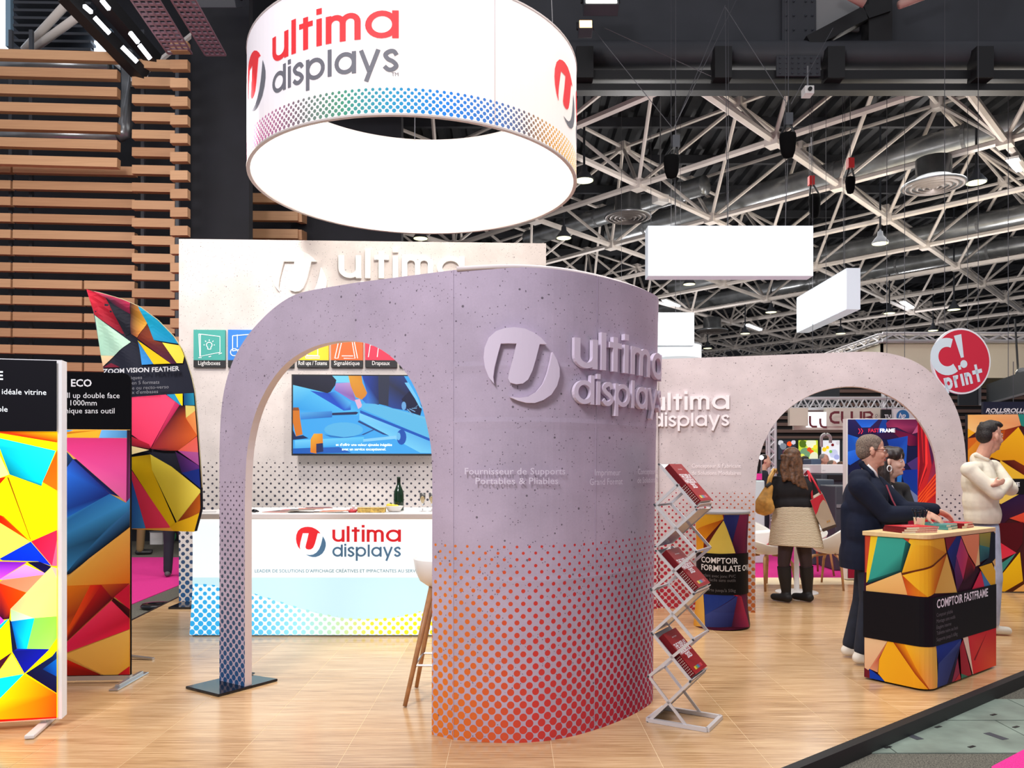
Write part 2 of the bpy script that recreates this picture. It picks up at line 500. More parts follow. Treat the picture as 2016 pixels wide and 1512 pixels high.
def wood_slat():
    m, nt, b = base_mat('larch_slat', .55)
    tc = nt.nodes.new('ShaderNodeTexCoord'); mp = nt.nodes.new('ShaderNodeMapping'); mp.inputs['Scale'].default_value = (.6, 8, 30)
    oi = nt.nodes.new('ShaderNodeObjectInfo')
    nt.links.new(tc.outputs['Object'], mp.inputs[0])
    f = noise(nt, mp.outputs[0], 3.0, 4, .6)
    r = E(nt, oi.outputs['Random'])
    nt.links.new(ramp(nt, f*.6+r*.4, [(.2, (178, 130, 92)), (.8, (212, 166, 124))]), b.inputs['Base Color'])
    return m
M['slat'] = wood_slat()
def floor_mat():
    m, nt, b = base_mat('laminate', .2, 0, .5)
    tc = nt.nodes.new('ShaderNodeTexCoord'); oi = nt.nodes.new('ShaderNodeObjectInfo')
    add = nt.nodes.new('ShaderNodeVectorMath'); add.operation = 'ADD'
    nt.links.new(tc.outputs['Object'], add.inputs[0]); nt.links.new(oi.outputs['Location'], add.inputs[1])
    mp = nt.nodes.new('ShaderNodeMapping'); mp.inputs['Scale'].default_value = (1.1, 52, 1)
    nt.links.new(add.outputs[0], mp.inputs[0])
    f = noise(nt, mp.outputs[0], 2.4, 5, .65)
    mp2 = nt.nodes.new('ShaderNodeMapping'); mp2.inputs['Scale'].default_value = (.5, 5, 1)
    nt.links.new(add.outputs[0], mp2.inputs[0])
    g = noise(nt, mp2.outputs[0], 2.0, 2)
    r = E(nt, oi.outputs['Random'])
    nt.links.new(ramp(nt, f*.75+g*.2+r*.05, [(.34, (130, 94, 62)), (.44, (184, 144, 100)), (.52, (208, 170, 125)), (.62, (226, 192, 148)), (.74, (238, 210, 172))]), b.inputs['Base Color'])
    nt.links.new((f*.2+.1).k, b.inputs['Roughness'])
    return m
M['floor'] = floor_mat()
M['seam'] = mat('floor_joint', (244, 222, 178), .5)  # pale tone stands in for the glint along the tile bevels
def carpet(name, c, v=.25):
    m = mat(name, c, .95, 0, .1, var=v, vscale=140, bump=.5, bscale=300); return m
M['pink'] = carpet('pink_carpet', (232, 62, 150), .08)
M['greycarpet'] = carpet('grey_carpet', (98, 96, 88), .4)
M['slab'] = mat('concrete_slab', (122, 136, 126), .5, var=.12, vscale=5)

# ================================================================ floors
HF = -.085                                  # the hall floor under the platform
PLAT = [(-3.14, 2.2), (-.76, 2.2), (1.303, 3.797), (9.0, 9.758), (9.0, 10.36), (-3.85, 10.36)]
mb = MB(); mb.prism([(x, y, HF) for x, y in PLAT], (0, 0, -.0012-HF), 0, 1); 
o = struct(mb.build('floor', [M['seam'], M['black']]))
def tile_clip(x0, x1, y0, y1):
    poly = [[x0, y0], [x1, y0], [x1, y1], [x0, y1]]
    n = len(PLAT)
    for i in range(n):
        a, b = PLAT[i], PLAT[(i+1) % n]
        poly = clip_half(poly, lambda p: (b[0]-a[0])*(p[1]-a[1])-(b[1]-a[1])*(p[0]-a[0]))
        if len(poly) < 3: return None
    return poly
TW = .527; base = None; seen = 0
def put_tile(x, y, poly):
    mbt = MB(); mbt.prism([(p[0]-x, p[1]-y, -.0012) for p in poly], (0, 0, .0012))
    t = mbt.build('floor_tile', M['floor'], o, local=True); t.location = (x, y, 0); return t
far = MB()
for j in range(12):
    y0 = 3.80-.54+.54*j
    for i in range(-9, 18):
        x0 = -1.376+TW*i+(.0 if j % 2 else 0)
        cxx, cyy = x0+TW/2, y0+.27
        if abs(cxx) > .9*(cyy+.6)+.8: continue
        pl = tile_clip(x0+.0015, x0+TW-.0015, y0+.0015, y0+.5385)
        if not pl: continue
        full = len(pl) == 4 and abs((pl[2][0]-pl[0][0])*(pl[2][1]-pl[0][1])-(TW-.003)*.537) < 1e-4
        if seen >= 298 or cyy > 9.6 or abs(cxx) > .66*(cyy+.6)+.5:
            far.prism([(p[0], p[1], -.0012) for p in pl], (0, 0, .0012)); continue
        seen += 1
        if full and base is not None:
            t = base.copy(); COL.objects.link(t); t.location = (x0, y0, 0)
        else:
            t = put_tile(x0, y0, pl)
            if full: base = t
if far.v: far.build('far_floor_tile', M['floor'], o, kind='stuff')
# black edge profile along the open front side
mb = MB()
e0, e1 = V((1.303, 3.797)), V((9.0, 9.758)); d = (e1-e0).normalized(); nn = V((d.y, -d.x))
a = e0-d*2.0
mb.prism([(*(a+nn*.002), HF), (*(a+nn*.05), HF), (*(a+nn*.045), -.004), (*(a+nn*.002), .004)], (*(d*12), 0))
struct(mb.build('trim_1', M['black']))
mb = MB()
mb.prism([(-3.14-.06, 2.2, HF), (-3.14-.003, 2.2, HF), (-3.14-.003, 2.2, .004), (-3.14-.05, 2.2, -.01)], (-.71, 8.16, 0))
struct(mb.build('trim_2', M['black']))
# hall floor
mb = MB(); mb.box((8, 26, HF-.05), (90, 76, .1)); struct(mb.build('floor_hall', M['greycarpet']))
hall = bpy.data.objects['floor_hall']
# service-duct slabs in the aisle (front right)
def slab(p, name, m):
    mb = MB(); mb.prism([(x, y, HF) for x, y in p], (0, 0, .006)); return mb.build(name, m, hall)
ys0, ys1, ym = G(0, 1484, HF).y, G(0, 1378, HF).y, G(0, 1420, HF).y
for k in range(7):
    xa = 1.2+k*.86
    slab([(xa+.004, ys0), (xa+.856, ys0), (xa+.856, ym-.006), (xa+.004, ym-.006)], 'aisle_slab', M['slab'])
    xa += .35
    slab([(xa+.004, ym+.006), (xa+.856, ym+.006), (xa+.856, ys1), (xa+.004, ys1)], 'aisle_slab', M['slab'])
# recessed lifting slots and holes of the slabs
for (u0, v0, u1, v1) in ((1785, 1445, 1812, 1456), (1942, 1443, 1980, 1456)):
    p = G(u0, v0, HF+.006); q = G(u1, v1, HF+.006)
    mb = MB(); mb.bar(p, q, .05, .003, mi=0); mb.build('slot_plate', M['darkgrey'], hall)
for (u, v) in ((1921, 1389), (1956, 1407), (1847, 1431), (2000, 1431), (1748, 1471), (1913, 1470)):
    p = G(u, v, HF+.007); mb = MB(); mb.box(p, (.05, .018, .002), (0, 0, .5)); mb.build('lifting_hole', M['black'], hall)
mb = MB(); q = [G(1952, 1512, HF), G(2016, 1478, HF), G(2016, 1478, HF)+V((3, 1.0, 0)), G(1952, 1512, HF)+V((3, -2, 0)), G(1952, 1512, HF)+V((-.5, -.9, 0))]
mb.prism(q, (0, 0, .008)); mb.build('carpet', M['pink']); tag(bpy.data.objects['carpet'], 'small corner of pink carpet on the aisle beside the concrete slabs', 'carpet')
mb = MB(); mb.prism([(-9.5, 8.9, HF), (-3.95, 10.3, HF), (-3.95, 13.2, HF), (-9.5, 12.2, HF)], (0, 0, .008)); c = mb.build('carpet', M['pink'])
q = [G(258, 1098, HF), G(352, 1098, HF), G(352, 1153, HF), G(258, 1191, HF)]
bpy.data.objects.remove(c)
dl = (q[0]-q[1]); mb = MB(); mb.prism([q[0]+V((-4, 0, 0)), q[3]+V((-5, -2.6, 0)), q[3], q[2], q[2]+V((.4, .3, 0)), q[1]+V((.4, 0, 0))], (0, 0, .008)); c = mb.build('carpet', M['pink'])
tag(c, 'pink carpet in the aisle behind the feather flag', 'carpet')
mb = MB(); mb.prism([(1.2, 10.42, HF), (9.5, 10.42, HF), (9.5, 15.5, HF), (1.2, 15.5, HF)], (0, 0, .008)); c = mb.build('carpet', M['pink'])
tag(c, 'wide pink carpet beyond the stand, behind the white chairs', 'carpet')

# ================================================================ roof
ZL, ZU, ZD = 9.5, 11.8, 12.7
ax, ay = 2.85, 3.05
def deck():
    mb = MB(); x = -22.0; vs = []; fs = []; i = 0
    y0, y1 = 14.5, 76
    prof = [(0, 0), (.22, 0), (.27, .16), (.43, .16), (.5, 0)]
    P_ = []
    while x < 62:
        for dx, dz in prof[:-1]: P_.append((x+dx, ZD+dz))
        x += .5
    P_.append((x, ZD))
    for px, pz in P_: vs += [(px, y0, pz), (px, y1, pz)]
    n = len(P_)
    for i in range(n-1): fs.append((2*i, 2*i+1, 2*i+3, 2*i+2))
    mb.add(vs, fs); return mb.build('ceiling', mat('roof_deck', (50, 52, 56), .45, .3, var=.2, vscale=.5))
ceil = struct(deck())
for yy in [16.2+3.05*k for k in range(16)]:
    mb = MB(); mb.box((20, yy, ZD-.16), (84, .16, .3)); mb.build('purlin', M['girder'], ceil)
frame = struct(thing('ceiling_space_frame', None, None, (0, 0, 0)))
L_ = lambda i, j, z, ox=0.0, oy=0.0: V((.75+ax*(i+j)+ox, 13.3+ay*(j-i)+oy, z))
def inview(p):
    if p.y < 12: return False
    u = CX+F*p.x/p.y; v = HZ-F*(p.z-H)/p.y
    return -100 < u < 2120 and 100 < v < 720
struts = []
for i in range(-22, 20):
    for j in range(-8, 26):
        a = L_(i, j, ZL)
        if not (15 < a.y < 74 and -9 < a.x < 56): continue
        struts += [(a, L_(i+1, j, ZL), .092), (a, L_(i, j+1, ZL), .092)]
        for di, dj in ((0, 0), (1, 0), (0, 1), (1, 1)):
            up = L_(i-.5+di, j-.5+dj, ZU)
            struts.append((a, up, .055))
        up = L_(i+.5, j+.5, ZU)
        struts += [(up, L_(i+1.5, j+.5, ZU), .058), (up, L_(i+.5, j+1.5, ZU), .058)]
struts = [s for s in struts if (inview(s[0]) or inview(s[1])) and min(s[0].y, s[1].y) > 15.0]
struts.sort(key=lambda s: (s[0].y+s[1].y))
restmb = MB()
_unit = {}
for k, (a, b, r) in enumerate(struts):
    if k < 290:
        key = round((b-a).length, 2), r
        if key not in _unit:
            mb = MB(); Lh = (b-a).length
            mb.tube([(0, 0, 0), (0, 0, Lh)], r, 6)
            ob = mb.build('strut', M['steel'], frame, local=True); _unit[key] = ob
        else:
            ob = _unit[key].copy(); COL.objects.link(ob)
        ob.location = a; ob.rotation_mode = 'QUATERNION'; ob.rotation_quaternion = (b-a).to_track_quat('Z', 'Y')
    else: restmb.tube([a, b], r, 5, cap=False)
restmb.build('far_strut', M['steel'], frame, kind='stuff')
nodes = MB(); done = set()
for a, b, r in struts:
    for p in (a, b):
        kk = (round(p.x, 1), round(p.y, 1), round(p.z, 1))
        if kk in done: continue
        done.add(kk); nodes.box(p, (.34, .34, .3), (0, 0, PI/4))
nodes.build('node_plate', M['steel'], frame, kind='stuff')

# big dark box girder with its bottom tube and lighting rails, in front of the space frame
gt = struct(thing('ceiling_girder', None, None, (0, 0, 0)))
gy = 14.2
zt = lambda v, y: H+(HZ-v)/F*y
mb = MB(); mb.box((12, gy+.3, 10.9), (32, .12, 3.4)); mb.build('girder_web', M['girder'], gt)
mb = MB(); mb.tube([(-3.5, gy, zt(108, gy)), (30, gy, zt(112, gy))], .24, 20); mb.build('girder_tube', M['girder'], gt, smooth=True)
for vv, hh in ((158, .16), (182, .12)):
    mb = MB(); mb.box((13, gy-.1, zt(vv, gy)), (33, .22, hh)); mb.build('rail', M['black'], gt)
for u in (1640, 1930, 1420, 1150):
    mb = MB(); p = P(u, 130, gy-.25); mb.box(p, (.3, .3, .55)); mb.build('rail_bracket', M['black'], gt)
mb = MB(); p = P(1572, 50, gy+.2); mb.box(p, (.62, .06, 1.35)); mb.build('splice_plate', M['girder'], gt)
mbb = MB()
for dx in (-.24, -.1, .12, .24):
    for dz in (-.6, -.36, -.1, .16, .42): mbb.ball((p.x+dx, p.y-.04, p.z+dz-.0), .022, 6, 4)
q0 = P(1568, 113, gy-.25)
mq = MB(); mq.bar(q0+V((-.36, 0, -.16)), q0+V((.42, 0, -.16)), .04, .36); mq.build('tube_plate', M['girder'], gt)
for i in range(7):
    for j in range(4): mbb.ball(q0+V((-.3+.11*i, -.03, -.29+.09*j)), .018, 6, 4)
mbb.build('rivet', M['darkgrey'], gt, kind='stuff')
mb = MB(); a = P(1590, 88, gy-.1); b = P(1700, 30, gy-.1); c = P(1740, 30, gy-.1); mb.bar(a, b, .2, .24); mb.bar(b, P(1745, 15, gy-.1), .2, .24)
mb.build('girder_brace', M['black'], gt)
mb = MB(); p = P(1645, 22, gy+.22); mb.box(p, (.85, .05, .75)); mb.build('web_panel', mat('web_light', (150, 150, 150), .6), gt)
mb = MB(); mb.box(P(1726, 60, gy), (.42, .3, 1.1)); mb.build('girder_stiffener', M['black'], gt)
for (u0, v0, u1, v1) in ((1640, -25, 1702, 8), (1770, 10, 1850, -20)):
    mb = MB(); mb.tube([P(u0, v0, gy-.5), P(u1, v1, gy-.5)], .07, 10); mb.build('end_tube', mat('pinkish_tube', (222, 176, 164), .5), gt, smooth=True)

# ventilation ducts with round diffusers
def duct(p, r, a, b, lab):
    d = V((-.684, .73, 0)); p = V(p)
    t = thing('ventilation_duct', lab, 'duct', p)
    A, B = p+d*a, p+d*b; n = int(abs(b-a)/.9); mb = MB(); pts = []; rs = []
    for k in range(n*14+1):
        pts.append(A+(B-A)*k/(n*14)); rs.append(r*(1.0 if k % 2 else .975))
    mb.tube(pts, rs, 18); mb.build('spiral_pipe', M['duct'], t, smooth=True)
    for k in range(1, n, 4):
        q = A+(B-A)*k/n; mb = MB(); dd = (B-A).normalized()*.05; mb.tube([q-dd, q+dd], r*1.05, 18); mb.build('joint_band', M['grey'], t)
z = 10.6
def at(u, v, z): y = F*(z-H)/(HZ-v); return V(((u-CX)/F*y, y, z))
duct(at(1640, 345, z), .40, -12, 9, 'large silver spiral duct running under the roof, closest to the dark girder')
duct(at(1820, 462, z), .38, -14, 12, 'silver spiral duct, second one away from the dark girder')
duct(at(1500, 572, z), .36, -26, 7, 'silver spiral duct far back under the roof, third from the girder')
duct(at(1270, 400, z+.3), .33, -2.5, 6, 'short dim silver duct above the square hanging lightbox')
def diffuser(u, v, y, r, lab):
    c = P(u, v, y); t = thing('air_diffuser', lab, 'air diffuser', c)
    mb = MB(); mb.lathe([(r, 0), (r*.97, .05), (r*.55, .18), (r*.55, .7)], c, 32); mb.build('housing', M['duct'], t, smooth=True)
    for k, q in enumerate((.95, .76, .57, .38, .2)):
        mb = MB(); mb.lathe([(r*q, 0), (r*(q-.1), -.03-.012*k), (r*(q-.11), 0)], c-V((0, 0, .01)), 32, cap=False); mb.build('ring', mat('diffuser_ring', (118, 110, 108), .4, .3) if k == 0 and 'diffuser_ring' not in bpy.data.materials else bpy.data.materials['diffuser_ring'], t, smooth=True)
diffuser(1838, 366, 20.5, .78, 'round ringed air diffuser under the nearest duct, beside a bell lamp')
diffuser(1236, 428, 24, .72, 'round ringed air diffuser beside the white ring sign')
diffuser(1402, 652, 42, .85, 'round air diffuser far away, low over the left arch end')
# bell lamps
def bell(u, v, y, r, lab, grp='bell lamps under the roof'):
    r *= .72; c = P(u, v, y); t = thing('bell_lamp', lab, 'lamp', c, 0, grp)
    mb = MB(); mb.lathe([(r, 0), (r*.97, .05), (r*.62, r*.7), (r*.36, r*1.0), (r*.3, r*1.5), (.03, r*1.6), (.03, 12.4-c.z)], c, 20, cap=False); mb.build('shade', M['darkgrey'], t, smooth=True)
    mb = MB(); mb.lathe([(0.001, -.02), (r*.93, .0), (r*.9, .04), (0.001, .05)], c, 20); mb.build('lamp_lens', M['glow'], t, smooth=True)
bl = [(1922, 360, 21, .36, 'bell lamp hanging to the right of the round diffuser near the girder'),
      (1733, 480, 25, .36, 'bell lamp under the second duct, above the tilted hanging lightbox'),
      (1150, 356, 20, .34, 'bell lamp half hidden by the right edge of the ring sign'),
      (1110, 469, 25, .34, 'bell lamp just under the ring sign, above the end of the tall back wall'),
      (828, 470, 26, .34, 'bell lamp peeping over the tall back wall under the ring sign'),
      (1730, 173, 15.6, .36, 'greenish bell lamp on the black rail right of the small camera'),
      (1197, 166, 15.6, .36, 'bell lamp on the black rail beside the ring sign'),
      (1357, 560, 33, .36, 'bell lamp just below the square hanging lightbox'),
      (1518, 615, 38, .38, 'bell lamp left of the tilted hanging lightbox'),
      (1467, 657, 42, .36, 'bell lamp low beside the dim far diffuser'),
      (1751, 617, 36, .36, 'bell lamp directly right of the tilted hanging lightbox'),
      (1878, 610, 33, .36, 'bell lamp above the red round sign'),
      (1655, 657, 42, .36, 'bell lamp below the tilted hanging lightbox'),
      (1837, 651, 40, .34, 'bell lamp just left of the red round sign'),
      (1393, 686, 46, .36, 'farthest bell lamp, beside the low far lightbox')]
for a in bl: bell(*a)
def strip(u0, v0, u1, v1, y, lab):
    a, b = P(u0, v0, y), P(u1, v1, y+2); t = thing('fluorescent_lamp', lab, 'lamp', (a+b)/2, 0, 'tube lamps under the roof')
    mb = MB(); mb.bar(a, b, .18, .05); mb.build('tube', M['glowcool'], t)
    mb = MB(); mb.bar(a+V((0, 0, .07)), b+V((0, 0, .07)), .3, .06); mb.build('reflector', M['white'], t)
strip(1992, 316, 2008, 336, 20, 'bright tube lamp among the struts above the second duct')
strip(1307, 592, 1336, 604, 38, 'tube lamp just right of the top of the curved wall')
strip(1470, 640, 1497, 650, 42, 'tube lamp above the far arch, left of the tilted lightbox')
strip(1776, 595, 1795, 607, 38, 'tube lamp right of the tilted lightbox')

# chain hoists in black bags, their wires
def hoist(u0, v0, v1, wpx, y, hook, lab, red):
    BK = bpy.data.materials.get('bag_black') or mat('bag_black', (9, 9, 10), .9, 0, .1); c = P(u0, (v0+v1)/2, y); hh = (v1-v0)/F*y; r = wpx/F*y/2
    t = thing('chain_bag', lab, 'hoist bag', c, 0, 'chain hoist bags')
    mb = MB(); mb.lathe([(0.01, -hh/2), (r*.6, -hh/2+.02), (r*.85, -hh*.2), (r, hh*.3), (r*.93, hh/2), (r*.6, hh/2+.02), (0.01, hh/2)], c, 12, 1, .8); mb.build('bag', BK, t, smooth=True)
    k = P(u0+hook, v0-28, y); mb = MB()
    for s in (-1, 1): mb.tube([c+V((s*r*.8, 0, hh/2)), k], .02, 6)
    mb.build('strap', M['black'], t)
    mb = MB(); mb.box(k, (.12, .12, .2)); mb.build('hook_block', M['red'] if red else M['darkgrey'], t)
    mb = MB(); mb.tube([k, V((k.x, k.y, 11.6))], .008, 5); mb.build('hoist_chain', M['wire'], t)
hoist(1322, 308, 352, 32, 13.2, 8, 'black chain bag hanging nearest the ring sign', False)
hoist(1551, 264, 312, 34, 13.2, 1, 'largest black chain bag, hanging right of the middle of the square lightbox', False)
hoist(1674, 350, 382, 20, 16, 0, 'small black chain bag under a red hook, right of the big bag', True)
hoist(1604, 384, 430, 24, 18, -7, 'black chain bag under a red hook, behind the square lightbox edge', True)
def wire(lab, *pts, r=.006, cat='wire', grp='rigging wires'):
    mb = MB(); mb.tube(list(pts), r, 5); o = mb.build('rigging_wire', M['wire']); tag(o, lab, cat, grp); return o
wire('thin wire from the rail down to the hoist bag nearest the ring sign, slanting right', P(1170, 60, 13.1), P(1324, 252, 13.1))
wire('thin wire from the girder to the hoist bag nearest the ring sign, slanting left', P(1452, -5, 13.2), P(1326, 252, 13.1))
wire('pair wire from the girder, slanting beside the bag nearest the ring sign', P(1428, 10, 13.2), P(1330, 246, 13.1))
wire('wire slanting from the girder to the big chain bag from its left', P(1428, 14, 13.2), P(1550, 205, 13.1))
wire('wire slanting to the big chain bag from its right', P(1640, 55, 13.2), P(1557, 205, 13.1))
wire('upright wire hanging from the girder to the left part of the square lightbox', P(1428, 14, 13.3), P(1432, 447, 13.3))
wire('upright wire holding the square lightbox under the big bag', P(1551, 312, 13.3), P(1546, 447, 13.3))
wire('upright wire holding the square lightbox under the bag nearest the ring sign', P(1328, 352, 13.3), P(1330, 447, 13.3))
wire('upright wire down to the tilted lightbox', P(1659, 185, 16.2), P(1661, 526, 16.2))
wire('wire slanting from the warm floodlight to the rail', P(1190, 55, 13.2), P(1400, 150, 13.6))
mb = MB(); c = P(1590, 181, 13.7); t = thing('surveillance_camera', 'small white box camera hanging from the black rail', 'camera', c)
mb.box(c, (.16, .2, .14)); mb.build('housing', M['white'], t, bevel=.01)
mb = MB(); mb.lathe([(.035, 0), (.035, .03)], c+V((0, -.1, 0)), 12, rot=(PI/2, 0, 0)); mb.build('lens', M['black'], t)
mb = MB(); mb.tube([c+V((0, 0, .07)), c+V((0, 0, .45))], .015, 6); mb.build('mount', M['grey'], t)
c = P(1300, 392, 23.5); t = thing('junction_box', 'small white box under the struts above the left end of the square lightbox', 'junction box', c)
mb = MB(); mb.box(c, (.42, .3, .26), (0, 0, .5)); mb.build('housing', M['white'], t, bevel=.02)
mb = MB(); mb.tube([c, V((c.x, c.y, 12.6))], .02, 6); mb.build('mount', M['grey'], t)
# floodlights
def flood(u, v, y, sz, lab, m, tilt):
    c = P(u, v, y); t = thing('floodlight', lab, 'lamp', c)
    R = Euler((tilt, 0, 0)).to_matrix()
    mb = MB(); mb.box(c, (sz*1.15, .2, sz*.8), R); mb.build('housing', M['darkgrey'], t, bevel=.01)
    mb = MB(); mb.box(c+R @ V((0, -.105, 0)), (sz, .02, sz*.66), R); mb.build('lamp_face', m, t)
    mb = MB(); mb.tube([c+V((-sz*.62, 0, 0)), c+V((-sz*.62, .1, sz*.8)), c+V((sz*.62, .1, sz*.8)), c+V((sz*.62, 0, 0))], .02, 6); mb.build('yoke', M['black'], t)
flood(1182, 6, 13.0, .5, 'big glaring floodlight near the top of the ring sign', mat('flood_glow', (255, 250, 225), emit=12), -.5)
flood(1152, 58, 12.8, .2, 'small warm floodlight hanging below the big one', mat('flood_warm', (255, 190, 120), emit=5), -.3)
flood(428, 0, 12.6, .62, 'dim floodlight above the black column left of the ring sign', mat('flood_dim', (230, 235, 215), emit=1.2), -1.0)

# ================================================================ left hall wall with larch slats
wl = MB(); wl.box((-11.3, 16.5, 4.5), (14.0, .3, 14)); wl.box((-5.06, 13.75, 5.0), (1.0, .2, 12.2)); 
wl.box((-3.3, 15.8, 4.2), (2.2, .3, 8.6))
wall_left = struct(wl.build('wall_left', M['darkhall']))
def slat(a, b, h, d=.12, rz=0):
    mb = MB(); mb.bar(a, b, d, h); return mb.build('slat', M['slat'], wall_left)
def rowset(u0, u1, v0, pitch, n, hpx, y, dv=0.0, joints=()):
    for k in range(n):
        v = v0+pitch*k
        us = [u0]+list(joints)+[u1]
        for a, b in zip(us, us[1:]):
            ga = 2.2 if a != u0 else 0; gb = 2.2 if b != u1 else 0
            A = P(a+ga, v+dv*(a-u0)/(u1-u0), y); B = P(b-gb, v+dv*(b-u0)/(u1-u0), y)
            slat(A, B, hpx/F*y)
rowset(-90, 234, 106, 34.6, 7, 18, 13.2, 9)
rowset(-90, 268, 331, 32.2, 7, 16.5, 13.7, 8, (27,))
rowset(-90, 268, 331+32.2*7, 32.2, 13, 16.5, 13.7, 8, (27, 167))
rowset(263, 347, 128, 34.6, 19, 17, 13.35, 2)
rowset(338, 372, 94, 36.2, 18, 18.5, 12.9, 0)
rowset(490, 588, 391, 35, 4, 18, 15.2, 1)
for k in range(4):
    v = 391+35*k; slat(P(588, v+1, 15.2), P(660, v+34, 19), 18/F*16)
# steel posts behind the slats
for u, y in ((22, 14.0), (62, 14.0), (282, 13.7), (350, 13.3)):
    mb = MB(); A = P(u, 900, y); B = P(u, 60, y); mb.bar(A, B, .06, .06); mb.build('slat_post', M['darkgrey'], wall_left)
# high window, louvres, struts, black light beams, cable tray
win = struct(thing('window_1', None, None, (0, 0, 0)))
sky = mat('window_sky', (225, 240, 255), emit=3.0)
for (u0, u1, v0, v1) in ((-60, 17, -40, 96), (186, 214, 62, 135)):
    mb = MB(); a = P(u0, v1, 15.5); b = P(u1, v0, 15.5); mb.box((a+b)/2, (b.x-a.x, .03, b.z-a.z)); mb.build('window_pane', sky, win)
    mb = MB(); mb.box(((b.x+.05), 15.45, (a.z+b.z)/2), (.1, .1, b.z-a.z)); mb.build('window_frame', mat('blue_frame', (150, 185, 210), .4), win)
for k in range(9):
    v = -20+15*k; mb = MB(); mb.bar(P(32, v, 15.3), P(184, v+2, 15.3), .2, .05); mb.build('louvre', M['darkgrey'], wall_left)
for (u0, v0, u1, v1) in ((48, 98, 140, -2), (60, 100, 160, 28)):
    mb = MB(); mb.tube([P(u0, v0, 14.6), P(u1, v1, 13.8)], .07, 10); mb.build('white_strut', M['steel'], wall_left, smooth=True)
t = thing('strip_light_rig', 'black slanting beam carrying bright strip lights over the slat wall', 'light beam', P(200, 60, 12.8))
for (u0, v0, u1, v1) in ((128, -10, 282, 152), (182, -25, 305, 120)):
    mb = MB(); mb.bar(P(u0, v0, 12.2), P(u1, v1, 13.4), .22, .2); mb.build('beam', M['black'], t)
for (u0, v0, u1, v1) in ((166, 12, 180, 24), (186, 34, 216, 66), (200, 0, 215, 18), (256, 64, 272, 84), (274, 88, 296, 116), (240, 92, 270, 122)):
    mb = MB(); mb.bar(P(u0, v0, 12.1), P(u1, v1, 12.25), .05, .05); mb.build('strip_light', M['glowcool'], t)
t = thing('cable_tray', 'purplish wire mesh cable tray under the roof beside the black column', 'cable tray', P(330, 40, 12.5))
def tray(u0, v0, u1, v1, ny, du):
    mb = MB(); A = P(u0, v0, 11.0); B = P(u1, v1, 13.0)
    for k in range(5): mb.bar(A+V((du*k/4, 0, 0)), B+V((du*k/4, 0, 0)), .022, .022)
    for k in range(ny+1): q = A.lerp(B, k/ny); mb.bar(q, q+V((du, 0, 0)), .05, .02)
    return mb.build('tray_mesh', mat('tray_purple', (150, 118, 132), .5), t, kind='stuff')
tray(250, -12, 330, 105, 13, .40); tray(330, -12, 404, 108, 13, .34)
t = thing('pipe_run', 'grey lagged pipe running behind the upper slats', 'pipe', P(100, 265, 14))
for (u0, v0, u1, v1) in ((-60, 262, 232, 268), (-60, 124, 215, 130)):
    mb = MB(); mb.tube([P(u0, v0, 14.0), P(u1, v1, 14.0)], .11, 12); mb.build('pipe', M['duct'], t, smooth=True)
mb = MB(); mb.tube([P(232, 268, 14), P(243, 262, 14), P(248, 245, 14), P(248, 100, 14)], .12, 12); mb.build('pipe_bend', M['duct'], t, smooth=True)

# ================================================================ far hall wall
wb = MB(); wb.box((20, 37, 3.1), (70, .4, 6.4)); wall_back = struct(wb.build('wall_back', mat('far_dark', (30, 26, 28), .8)))
for k in range(14):
    z = 1.9+.31*k; mb = MB(); mb.box((22, 36.7, z), (34, .12, .15)); mb.build('slat', mat('far_slat', (120, 92, 84), .6) if k == 0 else bpy.data.materials['far_slat'], wall_back)
wb = MB(); wb.box((20, 78, 4.0), (120, .4, 18)); struct(wb.build('wall_far', M['darkhall']))
